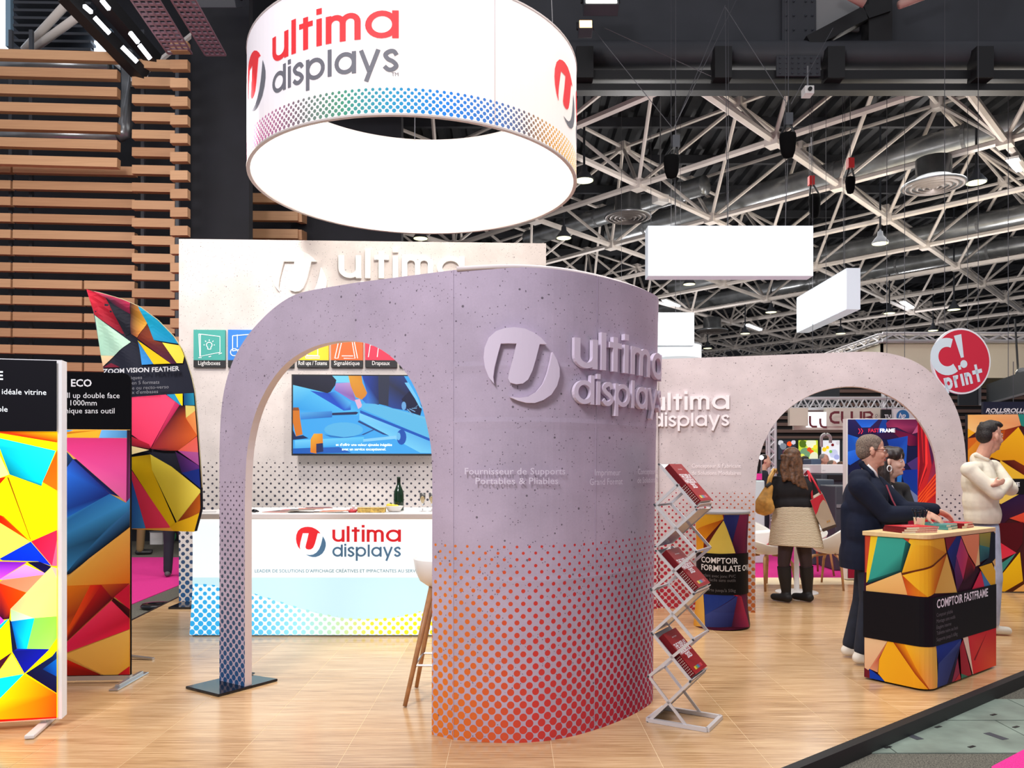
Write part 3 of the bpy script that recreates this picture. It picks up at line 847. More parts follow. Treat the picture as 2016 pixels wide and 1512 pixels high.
# ================================================================ printed concrete with halftone dots
def concrete(name, base, dots=None, speck=1.0):
    """UV = metres (s along the wall, z up). dots: dict(p pitch, z0 top, z1 bottom, kmax, stops colour along s or z, smax, axis)"""
    m, nt, b = base_mat(name, .75, 0, .25)
    tc = nt.nodes.new('ShaderNodeTexCoord'); sp = nt.nodes.new('ShaderNodeSeparateXYZ')
    nt.links.new(tc.outputs['UV'], sp.inputs[0])
    s, z = E(nt, sp.outputs[0]), E(nt, sp.outputs[1])
    f = noise(nt, tc.outputs['UV'], 2.3, 6, .62)
    g = noise(nt, tc.outputs['UV'], 90.0, 2, .6)
    lo = tuple(x*.94 for x in base); hi = tuple(min(255, x*1.05) for x in base)
    colr = ramp(nt, f*.8+g*.2, [(.34, lo), (.66, hi)])
    if speck:
        vo = nt.nodes.new('ShaderNodeTexVoronoi'); vo.inputs['Scale'].default_value = 26; nt.links.new(tc.outputs['UV'], vo.inputs['Vector'])
        vd = E(nt, vo.outputs['Distance']); sc = nt.nodes.new('ShaderNodeSeparateColor'); nt.links.new(vo.outputs['Color'], sc.inputs[0])
        keep = E(nt, sc.outputs[0]); k2 = E(nt, sc.outputs[1])
        pores = keep.gt(.80) * vd.lt(k2*.17*speck+.03)
        v2 = nt.nodes.new('ShaderNodeTexVoronoi'); v2.inputs['Scale'].default_value = 75; nt.links.new(tc.outputs['UV'], v2.inputs['Vector'])
        s2_ = nt.nodes.new('ShaderNodeSeparateColor'); nt.links.new(v2.outputs['Color'], s2_.inputs[0])
        clus = noise(nt, tc.outputs['UV'], 4.0, 3)
        pores = pores.mx((E(nt, s2_.outputs[0])*1.0+clus*.5).gt(1.10)*E(nt, v2.outputs['Distance']).lt(.24))
        colr = mix(nt, pores*.75, colr, (70, 62, 70))
    for d in (dots or []):
        p = d['p']/math.sqrt(2)
        a = ((s+z)/(math.sqrt(2)*p)); c = ((s-z)/(math.sqrt(2)*p))
        fa = a.fract()-.5; fc = c.fract()-.5
        # radius from the dot's own height so that each dot stays round
        zc = ((a.floor()+.5)-(c.floor()+.5))*(p/math.sqrt(2))
        scn = ((a.floor()+.5)+(c.floor()+.5))*(p/math.sqrt(2))
        k = ((zc*-1.0+d['z0'])/(d['z0']-d['z1']))
        if 'wave' in d: k = ((zc*-1.0+d['z0']+(scn*d['wave'][1]+d['wave'][2]).sin()*d['wave'][0])/(d['z0']-d['z1']))
        rad = (k*(d['kmax']-d['kmin'])+d['kmin'])*.5 * k.gt(0.0)
        dist = (fa*fa+fc*fc).sqrt()
        mask = dist.lt(rad.mn(.5))
        var = scn if d.get('axis', 's') == 's' else zc
        t = ((var*1.0-d['a0'])/(d['a1']-d['a0'])).clamp()
        colr = mix(nt, mask*d.get('op', 1.0), colr, ramp(nt, t, d['stops']))
    nt.links.new(colr, b.inputs['Base Color'])
    return m
def wallmesh(outline, back, name, mats, parent, uvf):
    """outline: list of front points (planar), back: offset vector; uv per vertex from uvf"""
    mb = MB(); mb.prism(outline, back, 0, 1); mb.uv = [uvf(p) for p in mb.v]
    return mb.build(name, mats, parent)
def smooth_poly(pts, n=5):
    return [tuple(p) for p in crom(pts, n)]

M['mauve_seam'] = mat('mauve_seam', (178, 163, 184), .8)
M['edge'] = mat('fabric_edge', (226, 214, 214), .7)
# ---------------------------------------------------------------- tall back wall
YB0, YB1 = 8.39, 8.56
BW = VSurf([(-3.55, YB0), (.37, YB1)])
ZB = 3.885
t_bw = thing('display_stand', 'tall pale concrete look back wall with raised white logo and coloured icons', 'display wall', (-1.6, 8.5, 0))
mBW = concrete('back_wall_print', (206, 197, 193), [dict(p=.088, z0=1.50, z1=.0, kmin=.28, kmax=.86, axis='z', a0=1.5, a1=.1, stops=[(0, (66, 62, 70)), (.55, (62, 66, 82)), (1, (36, 84, 132))])], .8)
L = BW.S[-1]
def on(S, q, z, off=0.0): return S.pt(q, z, off)
o = wallmesh([on(BW, 0, .02), on(BW, L, .02), on(BW, L, ZB), on(BW, 0, ZB)], (-.004, .10, 0), 'wall_panel', [mBW, M['edge']], t_bw,
             lambda p: ((V((p.x, p.y))-BW.p[0]).length, p.z))
mb = MB(); p = G(350, 1199); mb.box((p.x+.12, 8.35, .012), (.42, .62, .02)); mb.build('base_plate', M['blackgloss'], t_bw)
M['raised'] = mat('raised_white', (240, 238, 234), .6)
# raised emblem and lettering (upper part shows above the arch)
q0, z0 = BW.sz(590, 548); un = 54*8.45/F/1.06
fnb = lambda x, y, off: BW.pt(q0+x*un, z0+y*un, .004+off)
for key, nm in (('e1', 'emblem'), ('e2', 'emblem_crescent'), ('ultima', 'lettering'), ('displays', 'lettering')):
    mb = MB(); logo_on(mb, fnb, [key], .035); mb.build(nm, M['raised'], t_bw)
# icon plates
icons = [(383, (64, 160, 150), 'Lightboxes'), (450.5, (38, 120, 205), 'Stands'), (518, (112, 175, 60), 'Affichage'), (585.8, (240, 190, 20), 'Roll ups / Totems'), (652.8, (238, 100, 35), 'Signalétique'), (719.8, (225, 45, 75), 'Drapeaux'), (786.8, (150, 60, 150), 'Comptoirs')]
M['line'] = mat('icon_line', (225, 240, 240), .5)
for k, (u, c, txt) in enumerate(icons):
    qa, za = BW.sz(u, 650); qb, zb = BW.sz(u+62, 724); zs = zb+(za-zb)*.19
    def plate(name, c_, za_, zb_, par):
        mb = MB(); mb.prism([on(BW, qa, zb_, .03), on(BW, qb, zb_, .03), on(BW, qb, za_, .03), on(BW, qa, za_, .03)], (0, .026, 0))
        return mb.build(name, c_, par)
    cm = mat('icon_%d' % k, c, .5)
    pl = plate('icon_plate', cm, za, zs, t_bw); plate('caption_strip', M['black'], zs, zb, pl)
    W = qb-qa; hI = za-zs
    f = lambda x, y: BW.pt(qa+x*W, zs+y*hI, .033)
    mb = MB()
    def strokes(paths):
        for pth in paths:
            for qd in ribbon([(a*W, b*hI) for a, b in pth], .009): mb.add([BW.pt(qa+p[0], zs+p[1], .033) for p in qd], [(0, 1, 2, 3)])
    if k == 0: strokes([[(.17, .86), (.84, .78), (.84, .26), (.2, .12), (.17, .86)], [(.22, .12), (.22, .84)], [(.16, .08), (.26, .08)], [(.48, .11), (.56, .13)], [(.8, .2), (.9, .24)], [(.45, .36), (.45, .43)]+arc(.5, .5, .09, 235, -55, 10)+[(.55, .36), (.45, .36)], [(.5, .63), (.5, .68)], [(.36, .5), (.32, .5)], [(.64, .5), (.68, .5)], [(.4, .6), (.37, .64)], [(.6, .6), (.63, .64)]])
    elif k == 1: strokes([[(.15, .8), (.8, .86)], [(.15, .8), (.15, .3)], [(.3, .84), (.3, .42)], [(.15, .3), (.6, .4)], arc(.2, .26, .12, 0, 360, 10)])
    elif k == 2: strokes([[(.2, .2), (.2, .85), (.8, .85), (.8, .2), (.2, .2)]])
    elif k == 3: strokes([[(.32, .88), (.66, .88), (.66, .16), (.32, .16), (.32, .88)], [(.28, .13), (.72, .13), (.72, .07), (.28, .07), (.28, .13)]])
    elif k == 4: strokes([[(.12, .06), (.3, .9), (.4, .9), (.22, .06), (.12, .06)], [(.3, .9), (.68, .9), (.84, .06)], [(.62, .9), (.76, .06), (.4, .06)], [(.34, .14), (.7, .14)]])
    elif k == 5: strokes([[(.1, .1), (.16, .5), (.42, .44), (.38, .1)], [(.16, .5), (.5, .9), (.8, .6)]])
    else: strokes([[(.2, .2), (.8, .2), (.8, .7), (.2, .7), (.2, .2)]])
    mb.build('icon_drawing', M['line'], pl)
    mb = MB(); text_on(mb, txt, lambda x, y: BW.pt((qa+qb)/2+x, zb+.024+y, .0335), height=.046, width=min(W*.9, .021*len(txt)+.02), align='c'); mb.build('caption', M['white'], pl)
# ---------------------------------------------------------------- television
t = thing('television', 'flat screen showing blue workshop film, mounted on the concrete look back wall', 'television', (-1.6, 8.3, 1.9))
TV = VSurf([(-2.365, 8.26), (-.80, 8.33)])
qa, za = TV.sz(574, 737); qb, zb = TV.sz(856, 897)
mb = MB(); mb.prism([TV.pt(qa, zb), TV.pt(qb, zb), TV.pt(qb, za), TV.pt(qa, za)], (0, .06, 0)); mb.build('casing', M['black'], t)
mb = MB(); mb.box((-1.6, 8.385, 1.95), (.5, .1, .35)); mb.build('wall_bracket', M['black'], t)
g = Gfx(TV, .002, .0003, 6.503, 560, 720, 1.0, (qa+.016, qb-.012, zb+.02, za-.012))
PY = g.poly
PY([(80, 100), (2000, 100), (2000, 1150), (80, 1150)], (66, 172, 244))
PY([(90, 240), (400, 300), (1000, 560), (940, 640), (90, 560)], [(120, 215, 250), (90, 200, 250), (60, 170, 240), (80, 190, 250), (50, 160, 235)])
PY([(600, 115), (830, 115), (840, 215), (640, 215)], (120, 218, 250))
PY([(330, 320), (560, 350), (640, 330), (850, 470), (850, 565), (760, 575)], [(25, 85, 200), (20, 70, 190), (60, 150, 235), (90, 190, 245), (15, 60, 190), (20, 80, 210)])
PY([(85, 115), (600, 115), (665, 185), (650, 250), (590, 335), (550, 352), (400, 315), (85, 240)], [(14, 18, 40), (14, 18, 44), (20, 24, 50), (14, 18, 40)])
PY([(990, 115), (1230, 115), (1230, 480), (1180, 520), (1080, 520), (990, 430), (1060, 350)], [(24, 60, 170), (20, 36, 90), (24, 40, 80), (30, 60, 140), (60, 130, 220), (40, 100, 200), (50, 110, 210)])
PY([(1200, 115), (1520, 115), (1760, 520), (1720, 600), (1390, 545), (1210, 480)], [(46, 52, 76), (36, 60, 130), (20, 30, 70), (20, 30, 70), (36, 70, 150), (46, 50, 72)])
PY([(1210, 115), (1345, 115), (1330, 520), (1210, 490)], (44, 50, 72))
PY([(660, 225), (845, 215), (900, 400), (930, 470), (850, 440), (640, 310)], [(190, 150, 215), (200, 160, 215), (150, 100, 170), (160, 110, 180), (150, 120, 205)])
PY([(815, 115), (985, 115), (1000, 220), (1060, 350), (1040, 390), (990, 435), (910, 400), (850, 260)], [(238, 165, 45), (225, 140, 30), (230, 150, 35), (225, 140, 40)])
PY([(900, 440), (965, 425), (1000, 520), (945, 555)], (232, 184, 216))
PY([(1160, 490), (1820, 660), (1880, 1110), (1850, 940), (980, 545), (1000, 480)], [(100, 190, 235), (110, 195, 235), (110, 190, 235), (90, 180, 235), (90, 190, 240)])
PY([(1000, 545), (1160, 500), (1840, 700), (1870, 930), (1000, 560)], (96, 190, 236))
PY([(970, 570), (1860, 930), (1860, 965), (970, 605)], (20, 88, 190))
PY([(960, 605), (1860, 965), (1890, 1120), (1740, 1115), (1330, 895), (960, 690)], [(130, 212, 252), (90, 180, 240), (110, 205, 250), (120, 210, 250)])
PY([(955, 700), (1340, 895), (1260, 880), (940, 720)], (36, 66, 128))
PY([(x*250+760, y*95+820) for x, y in arc(0, 0, 1, 0, 360, 18)], (92, 186, 238))
PY([(510, 880), (760, 915), (900, 900), (1000, 880), (1000, 890), (760, 930), (590, 915)], (30, 120, 200))
PY([(990, 880), (1140, 815), (1150, 825), (1010, 890)], (36, 84, 150))
PY([(210, 600), (610, 582), (612, 660), (210, 690)], [(90, 180, 240), (60, 140, 220), (30, 100, 190), (50, 130, 220)])
PY([(612, 605), (920, 590), (950, 600), (920, 625), (612, 635)], (24, 36, 84))
PY([(105, 560), (195, 560), (200, 660), (235, 880), (150, 905), (105, 700)], (222, 124, 34))
PY([(115, 535), (185, 535), (190, 575), (112, 575)], (150, 80, 30))
PY([(100, 800), (150, 905), (240, 890), (310, 930), (110, 950)], (24, 44, 90))
PY([(135, 955), (1020, 912), (1020, 990), (140, 1060)], [(120, 214, 255), (100, 205, 250), (70, 180, 245), (80, 180, 240)])
PY([(1010, 940), (1440, 895), (1440, 935), (1010, 975)], (140, 212, 250))
PY([(110, 1060), (700, 1040), (860, 1115), (110, 1130)], (26, 96, 190))
PY([(338, 940), (380, 870), (490, 870), (496, 1000), (410, 1125), (335, 1110)], [(245, 160, 40), (250, 180, 50), (240, 150, 30), (230, 130, 20)])
PY([(410, 1000), (495, 990), (500, 1100), (410, 1115)], (30, 40, 90))
PY([(x*62+1500, y*98+915) for x, y in arc(0, 0, 1, 0, 360, 16)], (26, 84, 180))
PY([(x*26+1462, y*50+905) for x, y in arc(0, 0, 1, 0, 360, 12)], (110, 190, 240))
PY([(1500, 430), (1600, 325), (1760, 560), (1740, 640), (1590, 590)], (14, 22, 56))
for i in range(5): PY([(1570+i*28, 560-i*4), (1650+i*22, 610-i*45+30), (1656+i*22, 600-i*45+30), (1578+i*28, 552-i*4)], (120, 170, 215))
PY([(x*30+1530, y*55+515) for x, y in arc(0, 0, 1, 0, 360, 12)], (110, 170, 225))
PY([(1540, 220), (1590, 215), (1700, 400), (1760, 540), (1735, 540), (1670, 420)], (120, 205, 252))
M['screen'] = vcmat('tv_screen', .3, 1.05)
m_, nt_, b_ = base_mat('tv_screen_dark', .25)
a_ = nt_.nodes.new('ShaderNodeVertexColor'); a_.layer_name = 'Col'
b_.inputs['Base Color'].default_value = (.01, .01, .012, 1)
nt_.links.new(a_.outputs[0], b_.inputs['Emission Color']); b_.inputs['Emission Strength'].default_value = 1.0
scr = g.mb.build('screen', m_, t)
mb = MB(); M['glowtext'] = mat('screen_text', (240, 248, 255), emit=.95)
qt, zt_ = TV.sz(717, 878)
text_on(mb, "et d'offrir une valeur ajoutée inégalée", lambda x, y: TV.pt(qt+x, zt_+y, .016), height=.028, align='c')
text_on(mb, "avec un service exceptionnel.", lambda x, y: TV.pt(qt+x, zt_-.047+y, .016), height=.028, align='c')
mb.build('subtitle', M['glowtext'], t)

# ---------------------------------------------------------------- front arch wall (flat arch + curved end)
A0 = G(432, 1345); B0 = G(893, 1456.3)
curve = [G(u, v) for u, v in ((950, 1461), (1000, 1463), (1050, 1461), (1100, 1455), (1150, 1443.5), (1200, 1427), (1240, 1410), (1270, 1393))]
pts = [(B0.x, B0.y)]+[(p.x, p.y) for p in curve]+[(.862, 4.86), (.895, 5.0), (.908, 5.18), (.88, 5.38), (.80, 5.56), (.66, 5.68), (.48, 5.74)]
pts = [pts[0]]+crom(pts, 4)[1:]
FW = VSurf([(A0.x, A0.y)]+[tuple(p) for p in pts])
SB = FW.S[1]; ZF = 2.5
t_fw = thing('curved_arch_display', 'mauve concrete look fabric wall with arch and rounded end, red dots at its foot', 'display wall', (0, 4.8, 0))
stF = [(0, (34, 84, 122)), (.02, (40, 80, 108)), (.42, (222, 128, 36)), (.50, (226, 118, 44)), (.60, (214, 66, 58)), (.78, (190, 36, 66)), (.9, (160, 40, 80)), (1, (120, 44, 84))]
mFW = concrete('front_wall_print', (188, 173, 193), [dict(p=.0665, z0=1.06, z1=-.02, kmin=.30, kmax=.97, a0=0.0, a1=4.0, stops=stF)], 1.0)
mFA = concrete('front_arch_print', (187, 173, 191), [dict(p=.060, z0=1.38, z1=-.02, kmin=.26, kmax=.95, axis='z', a0=1.3, a1=.05, stops=[(0, (88, 76, 90)), (.5, (66, 84, 100)), (1, (38, 84, 132))])], 1.0)
flat = VSurf(FW.p[:2])
def fp(u, v): q, z = flat.sz(u, v); return (q, z)
outer = [fp(432, 1345), fp(432, 1000)]+[fp(*p) for p in smooth_poly([(432, 900), (434, 830), (441, 770), (458, 712), (488, 660), (528, 616), (562, 590), (590, 577), (620, 570)], 4)]
outer[0] = (0, 0.0)
outer = outer+[fp(700, 556.5), (SB, ZF)]
inner = [(SB, 0.0), fp(850, 1447), ]+[fp(*p) for p in smooth_poly([(851, 1000), (850, 900), (842, 845), (826, 785), (800, 735), (765, 698), (725, 677), (685, 671), (645, 675), (605, 688), (565, 714), (533, 752), (508, 800), (493, 850), (485, 905), (482, 985)], 3)]+[fp(482, 1343)]
inner[1] = (inner[1][0], 0.0); inner[-1] = (inner[-1][0], 0.0)
poly = [(0.0, 0.0)]+outer[1:]+inner
poly = [p for i, p in enumerate(poly) if i == 0 or (abs(p[0]-poly[i-1][0])+abs(p[1]-poly[i-1][1])) > 1e-4]
n2 = FW.n[0]; bk = V((-n2.x*.055, -n2.y*.055, 0))
# split the outline so that the pillar and the wall body carry their own dots
def strip_part(lo, hi, m, name):
    tr = tri2d(poly); mb = MB(); uvs = []
    idx = {}
    for t3 in tr:
        tp = [list(poly[i]) for i in t3]
        pc = clip_half(clip_half(tp, lambda p: p[0]-lo), lambda p: hi-p[0])
        if len(pc) < 3: continue
        mb.add([FW.pt(p[0], p[1]) for p in pc], [tuple(range(len(pc)))], 0)
        mb.add([FW.pt(p[0], p[1])+bk for p in pc], [tuple(range(len(pc)))[::-1]], 0)
    n = len(poly)
    for i in range(n):
        a, b = poly[i], poly[(i+1) % n]
        if (a[0]+b[0])/2 < lo or (a[0]+b[0])/2 > hi: continue
        mb.add([FW.pt(*a), FW.pt(*b), FW.pt(*b)+bk, FW.pt(*a)+bk], [(0, 1, 2, 3)], 1)
    P0 = FW.p[0]; dd = (FW.p[1]-P0).normalized()
    mb.uv = [((V((p.x, p.y))-P0).dot(dd), p.z) for p in mb.v]
    return mb.build(name, [m, M['edge']], t_fw)
strip_part(-1, fp(700, 0)[0], mFA, 'arch_pillar'); strip_part(fp(700, 0)[0], 99, mFW, 'arch_panel')
# rounded body
mb = MB(); uv = []; zz = [0, .5, .81, .85, .875, 1.2, 1.5, 1.65, 1.69, 1.715, 1.945, 1.985, 2.01, 2.2, 2.42, ZF]
idx = list(range(1, len(FW.p))); vs = []; fs = []; Sx = FW.S
nz = len(zz)
for i in idx:
    q = Sx[i]; k = max(0, min(1, (q-SB)/1.2))
    for z in zz:
        fl = (z/ZF)**1.5*k
        rib = .0035*(z in (.85, 1.69, 1.985))*.6+0*(z)
        p = FW.pt(q, z, .035*fl+rib); vs.append(p); uv.append((q, z))
for a in range(len(idx)-1):
    for b in range(nz-1): fs.append((a*nz+b, (a+1)*nz+b, (a+1)*nz+b+1, a*nz+b+1))
# inner skin
off0 = len(vs)
for i in idx:
    for z in zz: vs.append(FW.pt(Sx[i], z, -.06)); uv.append((Sx[i], z))
for a in range(len(idx)-1):
    for b in range(nz-1): fs.append((off0+a*nz+b, off0+a*nz+b+1, off0+(a+1)*nz+b+1, off0+(a+1)*nz+b))
mb.add(vs, fs, 0)
for a in range(len(idx)-1):
    i0, i1 = a*nz+nz-1, (a+1)*nz+nz-1
    mb.f.append([i0, i1, off0+i1, off0+i0]); mb.m.append(1); mb.c.append(None)
e = (len(idx)-1)*nz
for b in range(nz-1): mb.f.append([e+b, off0+e+b, off0+e+b+1, e+b+1]); mb.m.append(1); mb.c.append(None)
mb.uv = uv
mb.build('curved_panel', [mFW, M['edge']], t_fw, smooth=False)
def flare(q, z): return .035*(max(0, z)/ZF)**1.5*max(0, min(1, (q-SB)/1.2))
mb = MB()
for us in (893, 1170):
    q_ = FW.hit(us)[1]; mb.tube([FW.pt(q_, z, flare(q_, z)+.001) for z in [.01+.249*k for k in range(11)]], .0013, 6)
mb.build('fabric_seam', M['mauve_seam'], t_fw)
mb = MB()
tp_ = [V((*FW.at(s_)[0], ZF)) for s_ in [SB+.02+(FW.S[-1]-SB-.04)*k/40 for k in range(41)]]
mb.tube([p+V((0, 0, .004)) for p in tp_], .014, 6); mb.build('top_piping', M['edge'], t_fw, smooth=True)
mb = MB()
mb.prism([G(365, 1351, .018), G(430, 1367, .018), G(547, 1336, .018), G(474, 1325, .018)], (0, 0, -.017)); mb.build('base_plate', M['blackgloss'], t_fw, bevel=.004)
mb = MB(); p = G(492, 1327, .019); mb.lathe([(.03, 0), (.035, .004), (.01, .006)], p, 14); mb.build('plate_bolt', M['black'], t_fw)
# raised logo
qe, ze = FW.sz(1027, 721); un = .195/1.06
M['mauve'] = mat('logo_mauve', (222, 208, 227), .7)
fnf = lambda x, y, off: FW.pt(qe+x*un, ze+y*un, .005+flare(qe+x*un, ze+y*un)+off)
for key, nm in (('e1', 'emblem'), ('e2', 'emblem_crescent'), ('ultima', 'lettering'), ('displays', 'lettering')):
    mb = MB(); logo_on(mb, fnf, [key], .024, sub=.12); mb.build(nm, M['mauve'], t_fw)
M['paletext'] = mat('pale_text', (226, 216, 232), .6)
def wtext(S, u, v, txt, hpx, parent, m, width=None, align='l', bold=0, off=.01, name='text_line'):
    y, q = S.hit(u); z = H-(v-HZ)/F*y; mb = MB()
    text_on(mb, txt, lambda a, b: S.pt(q+a, z+b, off), height=hpx/F*y, width=width, align=align, bold=bold, res=2)
    return mb.build(name, m, parent)
wtext(FW, 1015, 934, 'Fournisseur de Supports', 13.5, t_fw, M['paletext'], .53, 'c', off=.024)
wtext(FW, 1018, 953, 'Portables & Pliables', 13.5, t_fw, M['paletext'], .43, 'c', off=.024)
wtext(FW, 1190, 936, 'Imprimeur', 13, t_fw, M['paletext'], .22, 'c', off=.028)
wtext(FW, 1188, 954, 'Grand Format', 13, t_fw, M['paletext'], .28, 'c', off=.028)
wtext(FW, 1247, 934, 'Concepteur & Fabricant', 12, t_fw, M['paletext'], .5, 'l', off=.03)
wtext(FW, 1246, 951, 'de Solutions Modulaires', 12, t_fw, M['paletext'], .5, 'l', off=.03)

# ---------------------------------------------------------------- second arch wall (right)
P0 = V((2.426, 7.85)); D2 = V((1, -.3))
def p2(t_): return (P0.x+t_*D2.x, P0.y+t_*D2.y)
AW = VSurf([p2(-.95), p2(1.83)])
t_aw = thing('arch_display', 'pale pink concrete look wall with round arch behind the round counter', 'display wall', (2.8, 7.8, 0))
mAW = concrete('arch_print', (210, 198, 199), [dict(p=.072, z0=1.22, z1=0, kmin=.26, kmax=.97, a0=0.0, a1=2.9, stops=[(0, (176, 40, 60)), (.22, (186, 60, 60)), (.38, (206, 128, 60)), (.6, (206, 132, 70)), (.9, (84, 70, 84)), (1, (70, 64, 80))])], .9)
def ap(u, v): return AW.sz(u, v)
zt2 = 2.54
outer = [(0, 0.0), (0, ap(1300, 707)[1]), ap(1500, 700), ap(1600, 696)]+[ap(*p) for p in smooth_poly([(1690, 692.5), (1740, 694), (1788, 706), (1828, 729), (1860, 764), (1884, 808), (1897, 858), (1903, 920), (1905, 1000)], 4)]+[(ap(1905, 0)[0], 0.0)]
inner = [(ap(1845, 0)[0], 0.0)]+[ap(*p) for p in smooth_poly([(1846, 960), (1845, 922), (1837, 882), (1820, 845), (1795, 812), (1762, 785), (1722, 768), (1680, 761), (1635, 765), (1595, 778), (1558, 800), (1528, 830), (1507, 865), (1494, 905), (1488, 955), (1487, 1010)], 3)]+[(ap(1487, 0)[0], 0.0)]
poly2 = outer+inner
P0v = AW.p[0]; dd2 = (AW.p[1]-AW.p[0]).normalized()
n2 = AW.n[0]
o = wallmesh([AW.pt(*p) for p in poly2], (-n2.x*.07, -n2.y*.07, 0), 'arch_panel', [mAW, M['edge']], t_aw, lambda p: ((V((p.x, p.y))-P0v).dot(dd2), p.z))
# left end of this wall, bending toward the viewer behind the curved wall
mb = MB(); c = V((*p2(-.95), 0)); pp = [V((*p2(-.95), 0))+V((-.0-.12*k-.02*k*k, -.035*k*k-.02*k, 0)) for k in range(6)]
vs = []; uv = []; ln = 0.0
for k, p in enumerate(pp):
    if k: ln += (pp[k]-pp[k-1]).length
    for z in (0, 1.2, 2.55): vs.append(V((p.x, p.y, z))); uv.append((-ln, z))
mb.add(vs, [(3*k, 3*k+3, 3*k+4, 3*k+1) for k in range(5)]+[(3*k+1, 3*k+4, 3*k+5, 3*k+2) for k in range(5)])
mb.uv = uv; o = mb.build('curved_end', mAW, t_aw); sm = o.modifiers.new('solid', 'SOLIDIFY'); sm.thickness = .06
y_, q_ = AW.hit(1436); un2 = (y_/F*146/4.83)*1.03
qs = q_-6.36*un2; zs_ = ap(1436, 806)[1]
M['raised2'] = mat('logo_pale', (250, 240, 242), .65)
fna = lambda x, y, off: AW.pt(qs+x*un2, zs_+y*un2, .003+off)
for key, nm in (('e1', 'emblem'), ('e2', 'emblem_crescent'), ('ultima', 'lettering'), ('displays', 'lettering')):
    mb = MB(); logo_on(mb, fna, [key], .03); mb.build(nm, M['raised2'], t_aw)
wtext(AW, 1429, 849, 'TM', 3, t_aw, M['raised2'], off=.01)
wtext(AW, 1410, 921, 'Concepteur & Fabricant', 8.5, t_aw, M['raised2'], .48, 'c', off=.01)
wtext(AW, 1410, 935, 'de Solutions Modulaires', 8.5, t_aw, M['raised2'], .48, 'c', off=.01)

# ---------------------------------------------------------------- backlit reception counter
yc = 6.75; xl, xr = -2.743, -.09
t_c = thing('reception_counter', 'backlit white reception counter with blue and yellow dots under the screen', 'counter', ((xl+xr)/2, yc+.4, 0))
def counter_mat():
    m, nt, b = base_mat('counter_print', .5)
    tc = nt.nodes.new('ShaderNodeTexCoord'); sp = nt.nodes.new('ShaderNodeSeparateXYZ'); nt.links.new(tc.outputs['UV'], sp.inputs[0])
    s, z = E(nt, sp.outputs[0]), E(nt, sp.outputs[1])
    # wave line of the dotted area and of the pale band
    t = s/2.65
    wv = (s*(PI/1.5)+PI/2).sin()*.1505+.3025
    band = z.lt(.505)
    colr = mix(nt, band, (246, 254, 255), (204, 240, 248))
    p = .0735/math.sqrt(2)
    a = (s+z)/(math.sqrt(2)*p); c = (s-z)/(math.sqrt(2)*p)
    dist = ((a.fract()-.5)*(a.fract()-.5)+(c.fract()-.5)*(c.fract()-.5)).sqrt()
    k = ((wv-z)/.35).clamp()
    mask = dist.lt(k*.16+.30)*z.lt(wv)
    colr = mix(nt, z.lt(wv-.01)*.8, colr, (246, 253, 252))
    dc = ramp(nt, t.clamp(), [(0, (40, 170, 235)), (.18, (60, 190, 245)), (.33, (150, 230, 250)), (.46, (200, 238, 190)), (.58, (240, 232, 60)), (.72, (252, 236, 10)), (.85, (250, 228, 20)), (1, (250, 190, 40))])
    colr = mix(nt, mask, colr, dc)
    nt.links.new(mix(nt, E(nt, sp.outputs[2])*0.0+.72, colr, (30, 30, 30)), b.inputs['Base Color']); nt.links.new(colr, b.inputs['Emission Color']); b.inputs['Emission Strength'].default_value = .95
    return m
mC = counter_mat()
mb = MB()
prof = [(0, 1.006), (.006, .8), (.004, .4), (-.022, .012)]     # slight flare of the stretched cover
vs = []; uv = []
def ring(dx, z): return [V((xl+dx-.0, yc, z)), V((xr-dx, yc, z)), V((xr-dx, yc+.95, z)), V((xl+dx, yc+.95, z))]
for dx, z in prof[::-1]: vs += ring(dx, z)
fs = []
for i in range(3):
    for k in range(4): fs.append((4*i+k, 4*i+(k+1) % 4, 4*i+4+(k+1) % 4, 4*i+4+k))
for f in fs:
    pv = [vs[k] for k in f]; mb.add(pv, [(0, 1, 2, 3)])
    for p in pv:
        front = abs(pv[0].y-pv[1].y) < 1e-6
        uv.append(((p.x-xl) if front else -(p.y-yc), p.z))
mb.uv = uv; mb.build('backlit_cover', mC, t_c)
mb = MB(); mb.box(((xl+xr)/2, yc+.47, 1.032), (xr-xl+.03, 1.03, .05)); mb.build('counter_top', M['white'], t_c, bevel=.008)
mb = MB(); mb.box(((xl+xr)/2, yc+.475, .006), (xr-xl, .93, .01)); mb.build('plinth', M['grey'], t_c)
CS = VSurf([(xl, yc), (xr, yc)])
q0c, z0c = CS.sz(612.5, 1067); unc = 29.5*yc/F/1.06
fnc = lambda x, y, off: CS.pt(q0c+x*unc, z0c+y*unc, .004+off)
mr, mg, mbn = (mat('logo_red', (232, 34, 46), emit=.35), mat('logo_slate', (84, 132, 172), emit=.2), None)
for key, nm, mm in (('e1', 'emblem', mr), ('e2', 'emblem_crescent', mg), ('ultima', 'lettering', mr), ('displays', 'lettering', mg)):
    mb = MB(); logo_on(mb, fnc, [key], .001); mb.build(nm, mm, t_c)
wtext(CS, 502, 1127, "LEADER DE SOLUTIONS D'AFFICHAGE CRÉATIVES ET IMPACTANTES AU SERVICE DES PROS", 6.6, t_c, mat('pale_slate', (70, 140, 165), emit=.12), 1.62, off=.004)

